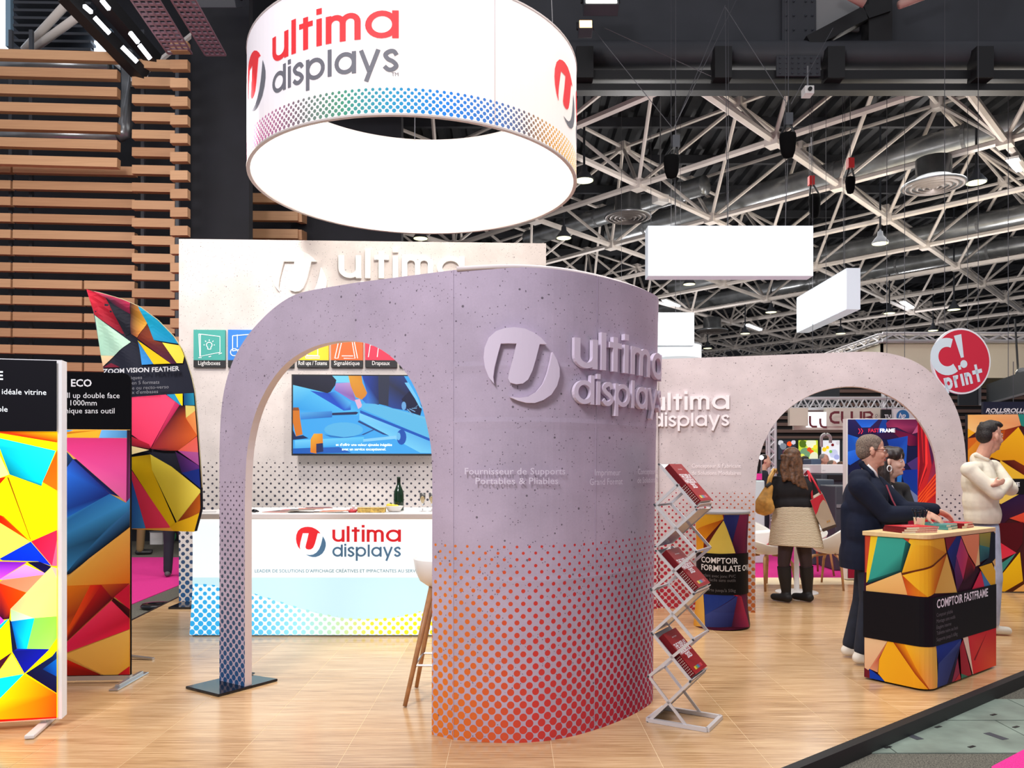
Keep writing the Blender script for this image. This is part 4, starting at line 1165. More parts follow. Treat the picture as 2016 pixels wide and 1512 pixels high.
# ---------------------------------------------------------------- hanging ring sign
RC = V((-.9016, 7.375)); RR = 1.5; RZ0, RZ1 = 4.085, 5.125
t_r = thing('ring_sign', 'large white ring sign hanging from the roof, red and grey logo, coloured dots', 'hanging sign', (RC.x, RC.y, RZ0))
def ring_mat():
    m, nt, b = base_mat('ring_print', .6, 0, .2)
    tc = nt.nodes.new('ShaderNodeTexCoord'); sp = nt.nodes.new('ShaderNodeSeparateXYZ'); nt.links.new(tc.outputs['UV'], sp.inputs[0])
    s, z = E(nt, sp.outputs[0]), E(nt, sp.outputs[1])
    Pp = 2*PI*RR/176; p = Pp/math.sqrt(2)
    a = (s+z)/(math.sqrt(2)*p); c = (s-z)/(math.sqrt(2)*p)
    dist = ((a.fract()-.5)*(a.fract()-.5)+(c.fract()-.5)*(c.fract()-.5)).sqrt()
    zc = (a.floor()-c.floor())*(p/math.sqrt(2))
    mask = dist.lt(zc*-.55+.43)*zc.lt(.2)*zc.gt(.012)
    # colour changes round the ring (s = 0 at the point nearest the viewer)
    dc = ramp(nt, (s/4.6+.5).clamp(), [(0, (206, 90, 150)), (.18, (200, 110, 160)), (.28, (130, 110, 120)), (.38, (70, 150, 120)), (.46, (40, 150, 190)), (.55, (36, 130, 220)), (.64, (70, 120, 190)), (.7, (110, 104, 112)), (.78, (220, 160, 70)), (.9, (240, 200, 60)), (1, (230, 120, 60))])
    f = noise(nt, tc.outputs['UV'], .55, 1)
    basec = ramp(nt, f, [(.35, (250, 240, 232)), (.6, (246, 240, 244))])
    colr = mix(nt, mask, basec, dc)
    nt.links.new(colr, b.inputs['Base Color']); nt.links.new(colr, b.inputs['Emission Color']); b.inputs['Emission Strength'].default_value = .22  # print colour also emits mildly, added to brighten the spot-lit fabric
    return m
a0 = math.atan2(-RC.y, -RC.x)              # direction from the ring toward the viewer
def rp(s, z, off=0.0, r=RR):
    a = a0+s/RR; return V((RC.x+(r+off)*math.cos(a), RC.y+(r+off)*math.sin(a), z))
def ringwall(r, m, name, sm=True, n=120):
    mb = MB(); uv = []
    for k in range(n):
        s0, s1 = (-PI+2*PI*k/n)*RR, (-PI+2*PI*(k+1)/n)*RR
        mb.add([rp(s0, RZ0, 0, r), rp(s1, RZ0, 0, r), rp(s1, RZ1, 0, r), rp(s0, RZ1, 0, r)], [(0, 1, 2, 3)])
        uv += [(s0, 0), (s1, 0), (s1, RZ1-RZ0), (s0, RZ1-RZ0)]
    mb.uv = uv; return mb.build(name, m, t_r, smooth=sm)
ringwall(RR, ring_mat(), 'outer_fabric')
ringwall(RR-.022, mat('ring_inner', (250, 246, 242), .7, emit=.34), 'inner_fabric')  # inner fabric given a mild added glow to look bright
for z in (RZ0, RZ1):
    mb = MB(); vs = []; n = 96
    for k in range(n):
        a = 2*PI*k/n
        for (dr, dz) in ((.005, -.007), (.005, .007), (-.027, .007), (-.027, -.007)):
            vs.append(V((RC.x+(RR+dr)*math.cos(a), RC.y+(RR+dr)*math.sin(a), z+dz)))
    fs = []
    for k in range(n):
        k2 = (k+1) % n
        for j in range(4): fs.append((4*k+j, 4*k2+j, 4*k2+(j+1) % 4, 4*k+(j+1) % 4))
    mb.add(vs, fs); mb.build('rim_frame', mat('rim', (206, 196, 192), .5) if 'rim' not in bpy.data.materials else bpy.data.materials['rim'], t_r)
def rhit(u, v):
    d = V(((u-CX)/F, 1.0)); c = RC; bq = d.dot(c); aq = d.dot(d); cq = c.dot(c)-RR*RR
    tq = (bq-math.sqrt(max(0, bq*bq-aq*cq)))/aq
    p = d*tq; ang = math.atan2(p.y-c.y, p.x-c.x)-a0
    ang = (ang+PI) % (2*PI)-PI
    return ang*RR, H-(v-HZ)/F*p.y
sa, za = rhit(537, 110); sb, zb = rhit(785, 73)
unr = (sb-sa)/4.85; sr0 = sb-6.36*unr; zr0 = zb-.012
m_red = mat('ring_red', (222, 44, 50), emit=.3); m_sl = mat('ring_slate', (104, 104, 112), emit=.25)  # logo colours carry the same mild added glow
def rlogo(s_, words=True):
    fn = lambda x, y, off: rp(s_+x*unr, zr0+y*unr, .003+off)
    for key, nm, mm in (('e1', 'emblem', m_red), ('e2', 'emblem_crescent', m_sl), ('ultima', 'lettering', m_red), ('displays', 'lettering', m_sl)):
        mb = MB(); logo_on(mb, fn, [key], .001, sub=.12); mb.build(nm, mm, t_r)
rlogo(sr0)
s2 = rhit(1116, 190)[0]; rlogo(s2)
mb = MB(); s_, z_ = rhit(771, 150); text_on(mb, 'TM', lambda x, y: rp(s_+x, z_+y, .004), height=.028); mb.build('trade_mark', m_sl, t_r)
mb = MB(); s_ = rhit(974, 0)[0]; mb.bar(rp(s_, RZ0+.01, .002), rp(s_, RZ1, .002), .006, .003); mb.build('fabric_seam', mat('seam_tint', (214, 200, 204), .7), t_r)
for ang in (-2.2, -.9, .4, 1.7, 2.9):
    p = V((RC.x+(RR-.04)*math.cos(ang), RC.y+(RR-.04)*math.sin(ang), RZ1)); mb = MB(); mb.tube([p, p+V((-.3*math.cos(ang), 0, 6.5))], .005, 5); mb.build('suspension_wire', M['wire'], t_r)

# ---------------------------------------------------------------- square rig of hanging lightboxes
def lbox(c0, c1, dep, z0, z1, lab, ng):
    a, b = V((*c0, 0)), V((*c1, 0)); d = (b-a).normalized(); nrm = V((d.y, -d.x, 0))*ng; c = (a+b)/2
    t = thing('hanging_lightbox', lab, 'lightbox', (c.x, c.y, z0)); Ln = (b-a).length; zc = (z0+z1)/2; R = Matrix((d, -nrm, V((0, 0, 1)))).transposed()
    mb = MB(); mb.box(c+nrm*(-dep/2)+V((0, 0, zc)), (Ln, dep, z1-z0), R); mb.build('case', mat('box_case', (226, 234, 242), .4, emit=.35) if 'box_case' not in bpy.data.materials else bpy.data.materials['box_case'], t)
    mb = MB(); mb.box(c+nrm*.004+V((0, 0, zc)), (Ln-.05, .008, z1-z0-.05), R); mb.build('front_face', M['lightbox'], t)
    mb = MB(); mb.box(c+nrm*(-dep-.004)+V((0, 0, zc)), (Ln-.05, .008, z1-z0-.05), R); mb.build('rear_face', M['lightbox'], t)
    for f in (.15, .5, .85):
        p = a.lerp(b, f)-nrm*dep/2; mb = MB(); mb.tube([V((p.x, p.y, z1)), V((p.x, p.y, 11.7))], .005, 5); mb.build('suspension_wire', M['wire'], t)
lbox((2.28, 13.2), (5.05, 13.2), .28, 4.66, 5.50, 'long blank white lightbox hanging square above the curved wall end', 1)
lbox((6.80, 18.8), (6.80, 16.0), .28, 4.66, 5.50, 'blank white lightbox hanging turned sideways, lower right of the long one', 1)
lbox((2.6, 21.0), (4.86, 21.0), .28, 4.70, 5.58, 'small far blank lightbox beside the top of the curved wall', 1)
mb = MB(); c = P(1330, 694, 22.5); t = thing('round_lightbox', 'far white round lightbox just under the small far lightbox', 'lightbox', c)
mb.lathe([(.72, -.2), (.72, .17)], c, 32); mb.build('drum_face', mat('far_drum', (235, 240, 245), emit=.7), t, smooth=False)
mb = MB(); mb.lathe([(.74, .17), (.74, .21), (.1, .22)], c, 32); mb.build('rim_frame', M['grey'], t)
mb = MB(); mb.tube([c, c+V((0, 0, 8))], .008, 5); mb.build('suspension_wire', M['wire'], t)
# ================================================================ geometric printed artwork
M['matte'] = mat('matte_black', (13, 13, 17), .85, 0, .08)
M['print'] = vcmat('fabric_print', .55)
M['printglow'] = vcmat('backlit_print', .5, emit=.62)
M['printsoft'] = vcmat('flag_print', .6, weave=.0)
M['textwhite'] = mat('print_white', (244, 244, 246), .6)
M['textglow'] = mat('print_white_lit', (240, 248, 255), .5, emit=.75)
M['textgrey'] = mat('print_grey', (150, 150, 156), .6)
M['textdim'] = mat('print_dim', (104, 102, 106), .6)

# ---------------------------------------------------------------- tall backlit banner (far left)
b0 = V((-2.514, 4.398)); bd = V((-.976, -.22))
S1 = VSurf([tuple(b0+bd*1.0), tuple(b0)])
zt1 = H+(HZ-709)/F*4.398; zb1 = .045
t = thing('lightbox_banner', 'tall backlit banner with black head and bright shards, at the left front', 'banner', (b0.x+bd.x*.5, b0.y+bd.y*.5, 0))
n1 = S1.n[0]
mb = MB(); q = [S1.pt(0, zb1, 0), S1.pt(1.0, zb1, 0), S1.pt(1.0, zt1, 0), S1.pt(0, zt1, 0)]
mb.prism(q, (-n1.x*.085, -n1.y*.085, 0)); mb.build('frame', mat('white_frame', (235, 235, 238), .35, emit=.12), t)
g = Gfx(S1, .003, .0003, 1, 0, 0, 1.0, (.004, .978, zb1+.01, zt1-.006)); X = g.poly
g.rect(0, 1, 0, S1.sz(122, 850)[1], (255, 236, 0))
for k_, (sh_, cl_) in enumerate([(((0, .1), (.3, .0), (.5, .55), (.1, .7)), ((255, 120, 20), (255, 60, 10), (255, 200, 0), (250, 90, 10))), (((0, .6), (.35, .5), (.5, 1.05), (.0, 1.2)), ((0, 160, 230), (0, 240, 255), (20, 60, 210), (10, 20, 120))), (((0, 1.1), (.45, .95), (.3, 1.5)), ((245, 40, 90), (250, 90, 140), (240, 20, 60))), (((0, 1.2), (.3, 1.4), (.15, 1.75), (0, 1.7)), ((150, 225, 80), (90, 210, 120), (200, 240, 90), (120, 200, 60))), (((.3, .2), (.55, .1), (.5, .6)), ((160, 40, 220), (90, 20, 160), (220, 90, 255)))]):
    g.sz([[p_[0], p_[1]]+lin(c_) for p_, c_ in zip(sh_, cl_)])
R1 = lambda: g.frame(0, 830, 5.04); R2 = lambda: g.frame(0, 1100, 5.04)
R1()
X([(0, 95), (600, 100), (597, 212), (0, 115)], [(235, 50, 10), (250, 205, 0), (205, 40, 0), (250, 90, 20)])
X([(-900, 40), (0, 115), (597, 212), (555, 290), (0, 165), (-900, 120)], (255, 240, 0))
X([(0, 165), (555, 290), (425, 610), (420, 640), (100, 525), (0, 260), (-500, 100)], [(0, 240, 255), (30, 250, 255), (0, 225, 245), (0, 120, 150), (0, 120, 150), (0, 190, 210), (0, 220, 250)])
X([(597, 225), (610, 710), (425, 600)], [(255, 90, 0), (255, 120, 15), (250, 110, 10)])
X([(-400, 120), (0, 330), (95, 525), (0, 560), (-400, 700)], (255, 246, 150))
X([(-300, 700), (0, 560), (65, 548), (0, 625), (-300, 900)], [(230, 60, 10), (220, 40, 10), (200, 30, 5)])
X([(65, 550), (100, 530), (415, 648), (425, 603), (610, 712), (592, 1065), (310, 1188), (30, 935), (0, 925), (-300, 900), (0, 622)], (255, 250, 0))
X([(75, 550), (92, 556), (312, 1170), (302, 1165)], [(150, 80, 0), (150, 80, 0), (190, 120, 0), (190, 120, 0)])
X([(-300, 900), (0, 925), (40, 938), (300, 1185), (0, 1000)], [(230, 30, 0), (220, 25, 0), (250, 120, 0), (240, 90, 0), (220, 25, 0)])
X([(-600, 800), (0, 1000), (305, 1190), (0, 1360), (-600, 1500)], (255, 250, 95))
X([(310, 1190), (515, 1430), (380, 1385), (30, 1375), (0, 1360)], [(0, 60, 250), (10, 40, 220), (0, 50, 240), (0, 40, 220), (0, 40, 200)])
X([(315, 1187), (592, 1065), (520, 1430)], [(240, 20, 60), (245, 40, 80), (250, 40, 90)])
X([(592, 1070), (610, 1430), (520, 1430)], (244, 100, 140))
R2()
X([(-300, 20), (0, 25), (275, 32), (0, 205), (-300, 300)], [(180, 50, 230), (120, 20, 190), (130, 20, 190), (220, 80, 255)])
X([(275, 32), (400, 28), (518, 78), (450, 140)], [(10, 10, 50), (20, 10, 60), (20, 10, 60), (20, 10, 80)])
X([(0, 208), (255, 55), (450, 140), (440, 160)], [(226, 130, 255), (240, 170, 255), (235, 150, 255)])
X([(-200, 200), (0, 230), (30, 208), (440, 155), (275, 332)], [(250, 140, 100), (250, 130, 90), (250, 150, 110)])
X([(-300, 200), (0, 238), (272, 335), (112, 492), (100, 592), (40, 600), (-300, 500)], [(60, 0, 40), (225, 45, 10), (240, 80, 0), (210, 50, 0), (40, 0, 30), (30, 0, 40), (30, 0, 40)])
X([(-300, 480), (0, 560), (50, 612), (0, 662), (-300, 700)], (228, 66, 215))
X([(0, 662), (55, 612), (100, 590), (0, 705), (-300, 800), (-300, 700)], [(0, 230, 250), (0, 200, 240), (0, 180, 220)])
X([(515, 78), (592, 235), (592, 568), (340, 588), (112, 496)], [(255, 255, 140), (255, 255, 130), (255, 252, 120), (255, 250, 140), (245, 190, 140)])
X([(515, 78), (610, 100), (610, 250), (592, 235)], (255, 190, 170))
X([(112, 496), (345, 586), (120, 618)], [(180, 240, 150), (225, 250, 220), (190, 240, 190)])
X([(118, 618), (352, 585), (278, 890), (178, 890)], [(0, 90, 200), (0, 230, 255), (0, 235, 255), (0, 100, 200)])
X([(350, 585), (592, 566), (592, 762), (500, 892), (275, 890)], [(140, 225, 90), (155, 235, 70), (150, 230, 70), (170, 235, 100), (150, 225, 100)])
X([(-300, 900), (0, 702), (100, 598), (130, 912), (0, 1005), (-300, 1200)], (255, 250, 0))
X([(100, 590), (120, 618), (178, 890), (130, 915)], (12, 22, 60))
X([(130, 915), (180, 888), (500, 892), (252, 1132)], [(10, 20, 110), (20, 40, 190), (12, 24, 180), (10, 20, 170)])
X([(592, 755), (600, 850), (525, 960), (255, 1138), (470, 930)], (255, 250, 0))
X([(600, 868), (610, 1352), (265, 1132), (525, 962)], [(0, 60, 150), (10, 10, 60), (16, 10, 50), (10, 30, 80)])
X([(580, 980), (605, 1180), (430, 1090)], [(0, 110, 220), (0, 80, 190), (0, 40, 110)])
X([(-300, 1200), (0, 1008), (130, 920), (0, 1105), (-300, 1400)], (70, 14, 40))
X([(130, 940), (245, 1132), (0, 1178), (-300, 1300), (0, 1108)], (250, 244, 80))
X([(-300, 1300), (0, 1180), (248, 1136), (0, 1388), (-300, 1600)], (0, 240, 255))
X([(252, 1140), (600, 1352), (600, 1600), (-300, 1640), (-300, 1620), (0, 1390)], [(250, 200, 0), (255, 70, 0), (255, 70, 10), (255, 170, 0), (255, 220, 0), (255, 225, 0)])
g.frame(0, 0, 1)
X([(-400, 1440), (0, 1415), (125, 1409), (125, 1440), (0, 1445), (-400, 1470)], (255, 22, 4))
g.mb.build('backlit_graphic', M['printglow'], t)
g = Gfx(S1, .013, .0003, 1, 0, 0, 1, (.004, .978, 0, zt1-.006)); g.poly([(-400, 640), (140, 709), (140, 849.5), (-400, 849.5)], (16, 15, 24)); g.mb.build('header_panel', M['print'], t)
def btext(S, par, rows, off=.014):
    for (u, v, txt, hpx, al, b, m) in rows: wtext(S, u, v, txt, hpx, par, m, None, al, b, off)
btext(S1, t, [(8, 748, 'FAST ÉDGE', 17, 'r', .02, M['textglow']), (93, 778, 'Solution idéale vitrine', 11, 'r', 0, M['textglow']), (17, 811, 'Recto-verso possible', 11, 'r', 0, M['textglow'])])
for s_ in (.90, .12):
    p = S1.pt(s_, 0, -.04); mb = MB(); mb.box((p.x, p.y, .013), (.05, .46, .022), (0, 0, math.atan2(n1.y, n1.x)+PI/2)); mb.build('foot', mat('foot_white', (226, 222, 220), .35) if 'foot_white' not in bpy.data.materials else bpy.data.materials['foot_white'], t, bevel=.006)
    mb = MB(); mb.box((p.x, p.y, .035), (.03, .03, .03)); mb.build('foot_post', M['alu'], t)

# ---------------------------------------------------------------- double sided roll-up banner
yb = 5.31; xr2 = (257.5-CX)/F*yb
S2 = VSurf([(xr2-1.0, yb-.06), (xr2, yb)])
zt2b = H+(HZ-734)/F*yb; zb2 = .05
t = thing('roll_up_banner', 'roll up banner with rounded black head and pink, blue and tan facets', 'banner', (xr2-.5, yb, 0))
oc = [(0, zb2), (1.0, zb2)]+[(1-.055+x, zt2b-.055+y) for x, y in arc(0, 0, .055, 0, 90, 6)]+[(0, zt2b)]
mb = MB(); mb.prism([S2.pt(*p) for p in oc], (0, .018, 0)); mb.build('banner_panel', M['matte'], t)
g = Gfx(S2, .002, .0003, 5.04, 0, 830, 1.35, (.0, .998, zb2+.004, zt2b-.3)); X = g.poly
L0 = -700
X([(L0, 70), (1320, 80), (1320, 3000), (L0, 3000)], (226, 170, 80))
X([(L0, 60), (635, 80), (732, 84), (635, 122), (L0, 300)], (80, 160, 214))
X([(L0, 300), (635, 122), (732, 84), (1008, 83), (976, 160), (L0, 150)], (246, 178, 44))
X([(1010, 83), (1290, 88), (1280, 162), (984, 162)], [(110, 180, 230), (60, 120, 170), (60, 120, 170), (110, 180, 230)])
X([(L0, 150), (635, 160), (1268, 165), (1258, 560), (1255, 802), (640, 266), (L0, -200)], [(220, 60, 120), (218, 56, 120), (200, 50, 110), (214, 80, 150), (236, 110, 175), (224, 60, 130)])
X([(1262, 84), (1320, 84), (1312, 700), (1290, 760), (1256, 800)], [(30, 16, 24), (20, 14, 18), (60, 20, 50), (130, 50, 120), (110, 30, 80)])
X([(L0, -100), (640, 268), (728, 372), (640, 490), (L0, 900)], [(20, 60, 110), (26, 70, 120), (20, 50, 90), (16, 24, 40)])
X([(640, 490), (728, 372), (1095, 718), (635, 972), (L0, 1300)], [(40, 110, 220), (40, 60, 150), (24, 40, 120), (44, 130, 235), (40, 100, 220)])
X([(728, 372), (760, 372), (1190, 748), (1095, 716)], [(16, 16, 60), (16, 12, 50), (18, 20, 60), (20, 40, 120)])
X([(635, 970), (1092, 716), (1252, 806), (1304, 742), (1304, 1032), (700, 1505), (620, 1512), (L0, 1900)], [(60, 150, 216), (40, 110, 180), (60, 150, 215), (60, 140, 210), (20, 30, 50), (16, 26, 46), (60, 150, 214)])
X([(1100, 1030), (1304, 860), (1304, 1036), (700, 1508), (640, 1530), (760, 1380)], [(46, 110, 160), (56, 120, 180), (10, 12, 20), (10, 14, 24), (14, 22, 40), (44, 108, 160)])
g.frame(0, 1100, 5.04)
X([(L0, 700), (635, 212), (890, -5), (1310, -325), (1300, 242), (635, 270), (L0, 300)], [(240, 180, 70), (246, 190, 90), (248, 196, 100), (244, 184, 86), (226, 110, 20), (244, 176, 64)])
X([(L0, 300), (635, 268), (1290, 243), (1130, 388), (640, 842), (L0, 1000)], [(250, 140, 30), (250, 136, 24), (160, 26, 30), (120, 18, 26), (250, 110, 20)])
X([(900, 262), (1010, 258), (1120, 390), (640, 845), (635, 780)], [(244, 60, 24), (190, 26, 28), (90, 14, 26), (110, 20, 20), (240, 90, 20)])
X([(1138, 376), (1300, 240), (1300, 510)], (206, 26, 60))
X([(1128, 386), (1300, 505), (1300, 600), (1112, 416)], [(60, 8, 16), (90, 14, 24), (40, 6, 12), (70, 10, 18)])
X([(L0, 1500), (640, 850), (1110, 414), (1290, 592), (1290, 696), (640, 938)], [(230, 40, 90), (230, 36, 84), (246, 60, 100), (200, 26, 56), (236, 34, 70), (226, 40, 84)])
X([(638, 952), (1290, 700), (1290, 1062), (1112, 1192)], [(232, 180, 84), (240, 196, 94), (236, 180, 60), (230, 170, 70)])
X([(L0, 800), (640, 985), (1112, 1196), (1078, 1230), (620, 1262), (L0, 1400)], [(230, 40, 10), (228, 36, 10), (36, 8, 14), (40, 10, 14), (215, 30, 10)])
X([(1112, 1194), (1290, 1064), (1290, 1230), (1076, 1230)], [(150, 20, 26), (220, 34, 44), (190, 20, 26), (110, 14, 20)])
g.mb.build('printed_graphic', M['print'], t)
mb = MB(); mb.prism([S2.pt(0, .02, .012), S2.pt(1, .02, .012), S2.pt(1, .05, .012), S2.pt(0, .05, .012)], (0, .04, 0)); mb.build('base_rail', M['alu'], t)
for s_ in (.99, .06):
    p = S2.pt(s_, 0, 0); mb = MB()
    mb.prism([(p.x-.03, p.y-.21, .0), (p.x+.03, p.y-.21, .0), (p.x+.03, p.y+.23, .0), (p.x-.03, p.y+.23, .0)], (0, 0, .012)); mb.box((p.x, p.y+.01, .02), (.03, .34, .02)); mb.build('foot', M['alu'], t, bevel=.004)
btext(S2, t, [(181, 761, 'ROLL UP FLASH ECO', 14.5, 'r', .02, M['textwhite']), (236, 784, 'Roll up double face', 11, 'r', 0, M['textwhite']), (191, 798.5, 'Largeur 1000mm', 11, 'r', 0, M['textwhite']), (226, 814, 'Montage unique sans outil', 11, 'r', 0, M['textwhite'])], .004)

# ---------------------------------------------------------------- feather flag
yf = 6.05
S3 = VSurf([((100-CX)/F*yf, yf), ((420-CX)/F*yf, yf+.1)])
t = thing('feather_flag', 'feather shaped flag of crumpled colour shards curving over the roll up banner', 'flag', ((300-CX)/F*yf, yf, 0))
out = [(173, 571), (181, 574), (200, 578), (240, 589), (275, 604), (310, 630), (340, 661), (358, 688), (368, 715), (376, 742), (382, 770), (387, 830), (392, 900), (396, 960), (397, 1002), (386, 1046), (345, 1044), (300, 1042), (255, 1040), (236, 1040), (232, 900), (222, 800), (207, 725), (195, 660), (186, 612)]
def wave(q, z):
    dx, dz = q-TIP[0], TIP[1]-z; rr_ = math.hypot(dx, dz); a_ = math.atan2(dz, max(dx, 1e-4))
    return .02*math.sin(q*7+z*2.1)+.010*math.sin(a_*20)*max(0, min(1, (1.05-rr_)/.5))*min(1, rr_/.5)
TIP = S3.sz(165, 566)
class Wav(VSurf):
    def pt(s, q, z, off=0.0): return VSurf.pt(s, q, z, off+wave(q, z))
S3w = Wav([tuple(p) for p in S3.p])
class GfxF(Gfx):
    """clip every polygon against the flag outline by horizontal bands so that the cloth can ripple"""
    pass
g = Gfx(S3w, .004, .0013, 1, 0, 0, 1.3); X = g.poly
def inside_clip(P3):
    return P3
# outline spans per height
qo = [S3.sz(*p) for p in out]
def span(z):
    xs = []
    for i in range(len(qo)):
        a, b = qo[i], qo[(i+1) % len(qo)]
        if (a[1]-z)*(b[1]-z) < 0: xs.append(a[0]+(b[0]-a[0])*(z-a[1])/(b[1]-a[1]))
    return (min(xs), max(xs)) if len(xs) > 1 else None
zlo = min(p[1] for p in qo); zhi = max(p[1] for p in qo); NB = 72
bands = [zlo+(zhi-zlo)*i/NB for i in range(NB+1)]
def flagpoly(P3):
    g.k += 1
    for z0_, z1_ in zip(bands, bands[1:]):
        a = span(z0_+1e-4); b = span(z1_-1e-4)
        if not a or not b: continue
        pc = clip_half(clip_half(P3, lambda p: p[1]-z0_), lambda p: z1_-p[1])
        if len(pc) < 3: continue
        lf = lambda p: p[0]-(a[0]+(b[0]-a[0])*(p[1]-z0_)/(z1_-z0_)); rf = lambda p: (a[1]+(b[1]-a[1])*(p[1]-z0_)/(z1_-z0_))-p[0]
        pc = clip_half(pc, lf)
        if len(pc) > 2: pc = clip_half(pc, rf)
        if len(pc) < 3: continue
        lo_ = min(p[0] for p in pc); hi_ = max(p[0] for p in pc); parts_ = []
        for i_ in range(int(lo_/.04), int(hi_/.04)+1):
            pp_ = clip_half(pc, lambda p: p[0]-i_*.04)
            if len(pp_) > 2: parts_.append(clip_half(pp_, lambda p: (i_+1)*.04-p[0]))
        for part in parts_:
            if len(part) < 3: continue
            vs = [S3w.pt(p[0], p[1], g.off+g.k*g.eps) for p in part]
            g.mb.add(vs, [tuple(range(len(vs)))], 0, [p[2:5] for p in part])
g.sz = flagpoly
# back cloth
mb = MB()
for z0_, z1_ in zip(bands, bands[1:]):
    a = span(z0_+1e-4); b = span(z1_-1e-4)
    if a and b:
        for f0, f1 in ((0, .34), (.34, .67), (.67, 1)):
            mb.add([S3w.pt(a[0]+(a[1]-a[0])*f0, z0_, -.022), S3w.pt(a[0]+(a[1]-a[0])*f1, z0_, -.022), S3w.pt(b[0]+(b[1]-b[0])*f1, z1_, -.022), S3w.pt(b[0]+(b[1]-b[0])*f0, z1_, -.022)], [(0, 1, 2, 3)])
mb.build('flag_back', mat('flag_back', (46, 46, 58), .7), t)
X([(160, 560), (420, 560), (420, 1060), (160, 1060)], (38, 40, 52))
g.frame(170, 560, 5.817)
X([(0, 50), (235, 150), (450, 592), (110, 358), (60, 200)], [(235, 50, 75), (170, 24, 40), (120, 24, 40), (190, 44, 60), (225, 46, 66)])
X([(100, 88), (300, 120), (505, 172), (506, 340), (330, 250), (250, 170)], [(240, 70, 100), (235, 80, 120), (200, 40, 80), (120, 30, 60), (60, 40, 56), (60, 40, 56)])
X([(235, 160), (330, 240), (505, 345), (520, 560), (455, 590)], (36, 36, 44))
X([(112, 360), (512, 660), (332, 822), (190, 818)], [(190, 230, 200), (196, 234, 205), (186, 222, 196), (160, 205, 180)])
X([(190, 820), (332, 822), (215, 948)], [(225, 214, 160), (235, 205, 160), (240, 190, 150)])
X([(215, 958), (300, 905), (400, 952)], (120, 30, 50))
X([(505, 172), (580, 205), (692, 440), (590, 612), (520, 570), (505, 340)], [(40, 24, 26), (150, 80, 40), (246, 180, 60), (196, 110, 60), (90, 50, 50), (70, 36, 34)])
X([(565, 195), (700, 235), (870, 370), (1062, 590), (1140, 692), (770, 636), (690, 440)], [(20, 150, 190), (40, 180, 215), (36, 170, 210), (30, 160, 205), (30, 150, 200), (24, 140, 180), (30, 170, 205)])
X([(820, 320), (960, 455), (1062, 560), (1125, 665), (1060, 612), (870, 385)], (250, 214, 40))
X([(692, 450), (775, 640), (866, 664), (1036, 908), (970, 908), (594, 622)], [(110, 50, 26), (140, 60, 30), (100, 40, 30), (60, 30, 50), (90, 36, 70), (110, 40, 30)])
X([(868, 664), (1148, 712), (1106, 902), (1036, 902)], (250, 222, 74))
X([(600, 660), (772, 912), (645, 924)], (58, 146, 216))
X([(594, 642), (968, 906), (772, 914)], (250, 212, 34))
g.frame(240, 760, 5.04)
X([(50, 120), (440, 86), (532, 155), (302, 618), (60, 440)], [(250, 70, 110), (248, 70, 110), (250, 80, 120), (240, 60, 100), (245, 60, 100)])
X([(532, 155), (578, 190), (308, 622)], [(220, 60, 110), (200, 40, 90), (190, 36, 70)])
X([(448, 86), (530, 80), (606, 215), (576, 188)], (40, 156, 204))
X([(528, 80), (605, 76), (606, 215)], (252, 228, 20))
X([(618, 74), (740, 70), (745, 192), (618, 190)], [(20, 70, 120), (40, 160, 190), (40, 150, 180), (20, 70, 120)])
X([(634, 194), (750, 200), (745, 240), (638, 318)], (228, 208, 112))
X([(638, 318), (750, 232), (772, 500), (752, 500)], [(226, 130, 60), (240, 160, 90), (236, 140, 80)])
X([(578, 190), (632, 200), (640, 320), (752, 492), (565, 642), (420, 642), (308, 622)], [(50, 18, 26), (50, 18, 22), (180, 70, 26), (220, 100, 40), (160, 50, 30), (60, 24, 36), (150, 36, 50)])
X([(565, 642), (757, 494), (785, 662)], [(220, 90, 70), (232, 100, 80), (225, 100, 100)])
X([(565, 642), (785, 660), (785, 800)], [(170, 70, 140), (176, 90, 150), (160, 80, 150)])
X([(540, 648), (785, 802), (785, 830), (606, 862)], [(60, 26, 70), (100, 46, 130), (80, 40, 120), (50, 30, 90)])
X([(606, 862), (785, 818), (800, 1025)], (24, 44, 126))
X([(50, 580), (296, 636), (50, 700)], (246, 224, 164))
X([(50, 470), (298, 580), (302, 626), (50, 580)], [(190, 36, 56), (180, 30, 50), (120, 24, 40)])
X([(50, 716), (312, 680), (326, 830), (580, 1412), (520, 1432), (60, 720)], [(222, 176, 14), (150, 120, 10), (226, 184, 20), (230, 190, 20)])
X([(310, 680), (512, 800), (800, 1040), (570, 1348), (326, 830)], [(210, 190, 60), (226, 206, 70), (232, 214, 84), (210, 186, 50), (220, 200, 60)])
X([(50, 720), (512, 1402), (260, 1415), (60, 800)], [(235, 60, 95), (240, 64, 100), (235, 56, 90)])
X([(40, 790), (110, 860), (268, 1415), (40, 1420)], [(30, 60, 150), (30, 60, 170), (70, 150, 225), (24, 60, 150)])
X([(785, 1060), (810, 1240), (690, 1302), (572, 1347)], [(170, 80, 20), (190, 100, 20), (150, 64, 20), (120, 40, 16)])
X([(692, 1300), (815, 1240), (760, 1450), (560, 1452), (500, 1400), (568, 1345)], (222, 174, 22))
X([(20, 1412), (512, 1400), (560, 1452), (20, 1430)], (238, 170, 70))
g.mb.build('flag_cloth', M['printsoft'], t)
mb = MB(); pole = [S3w.pt(*S3.sz(*p), .0) for p in out[1:14]]; mb.tube(pole, .005, 6); mb.build('edge_hem', mat('sleeve', (206, 196, 150), .6), t, smooth=True)
mb = MB(); bc0 = G(238, 1297); mb.tube([S3w.pt(*S3.sz(*p), -.02) for p in ((174, 573), (186, 612), (195, 660), (207, 725), (222, 800), (231, 900), (236, 1040))]+[V((bc0.x, bc0.y, .1))], .011, 8); mb.build('pole', M['alu'], t, smooth=True)
bc = G(238, 1297); 
mb = MB()
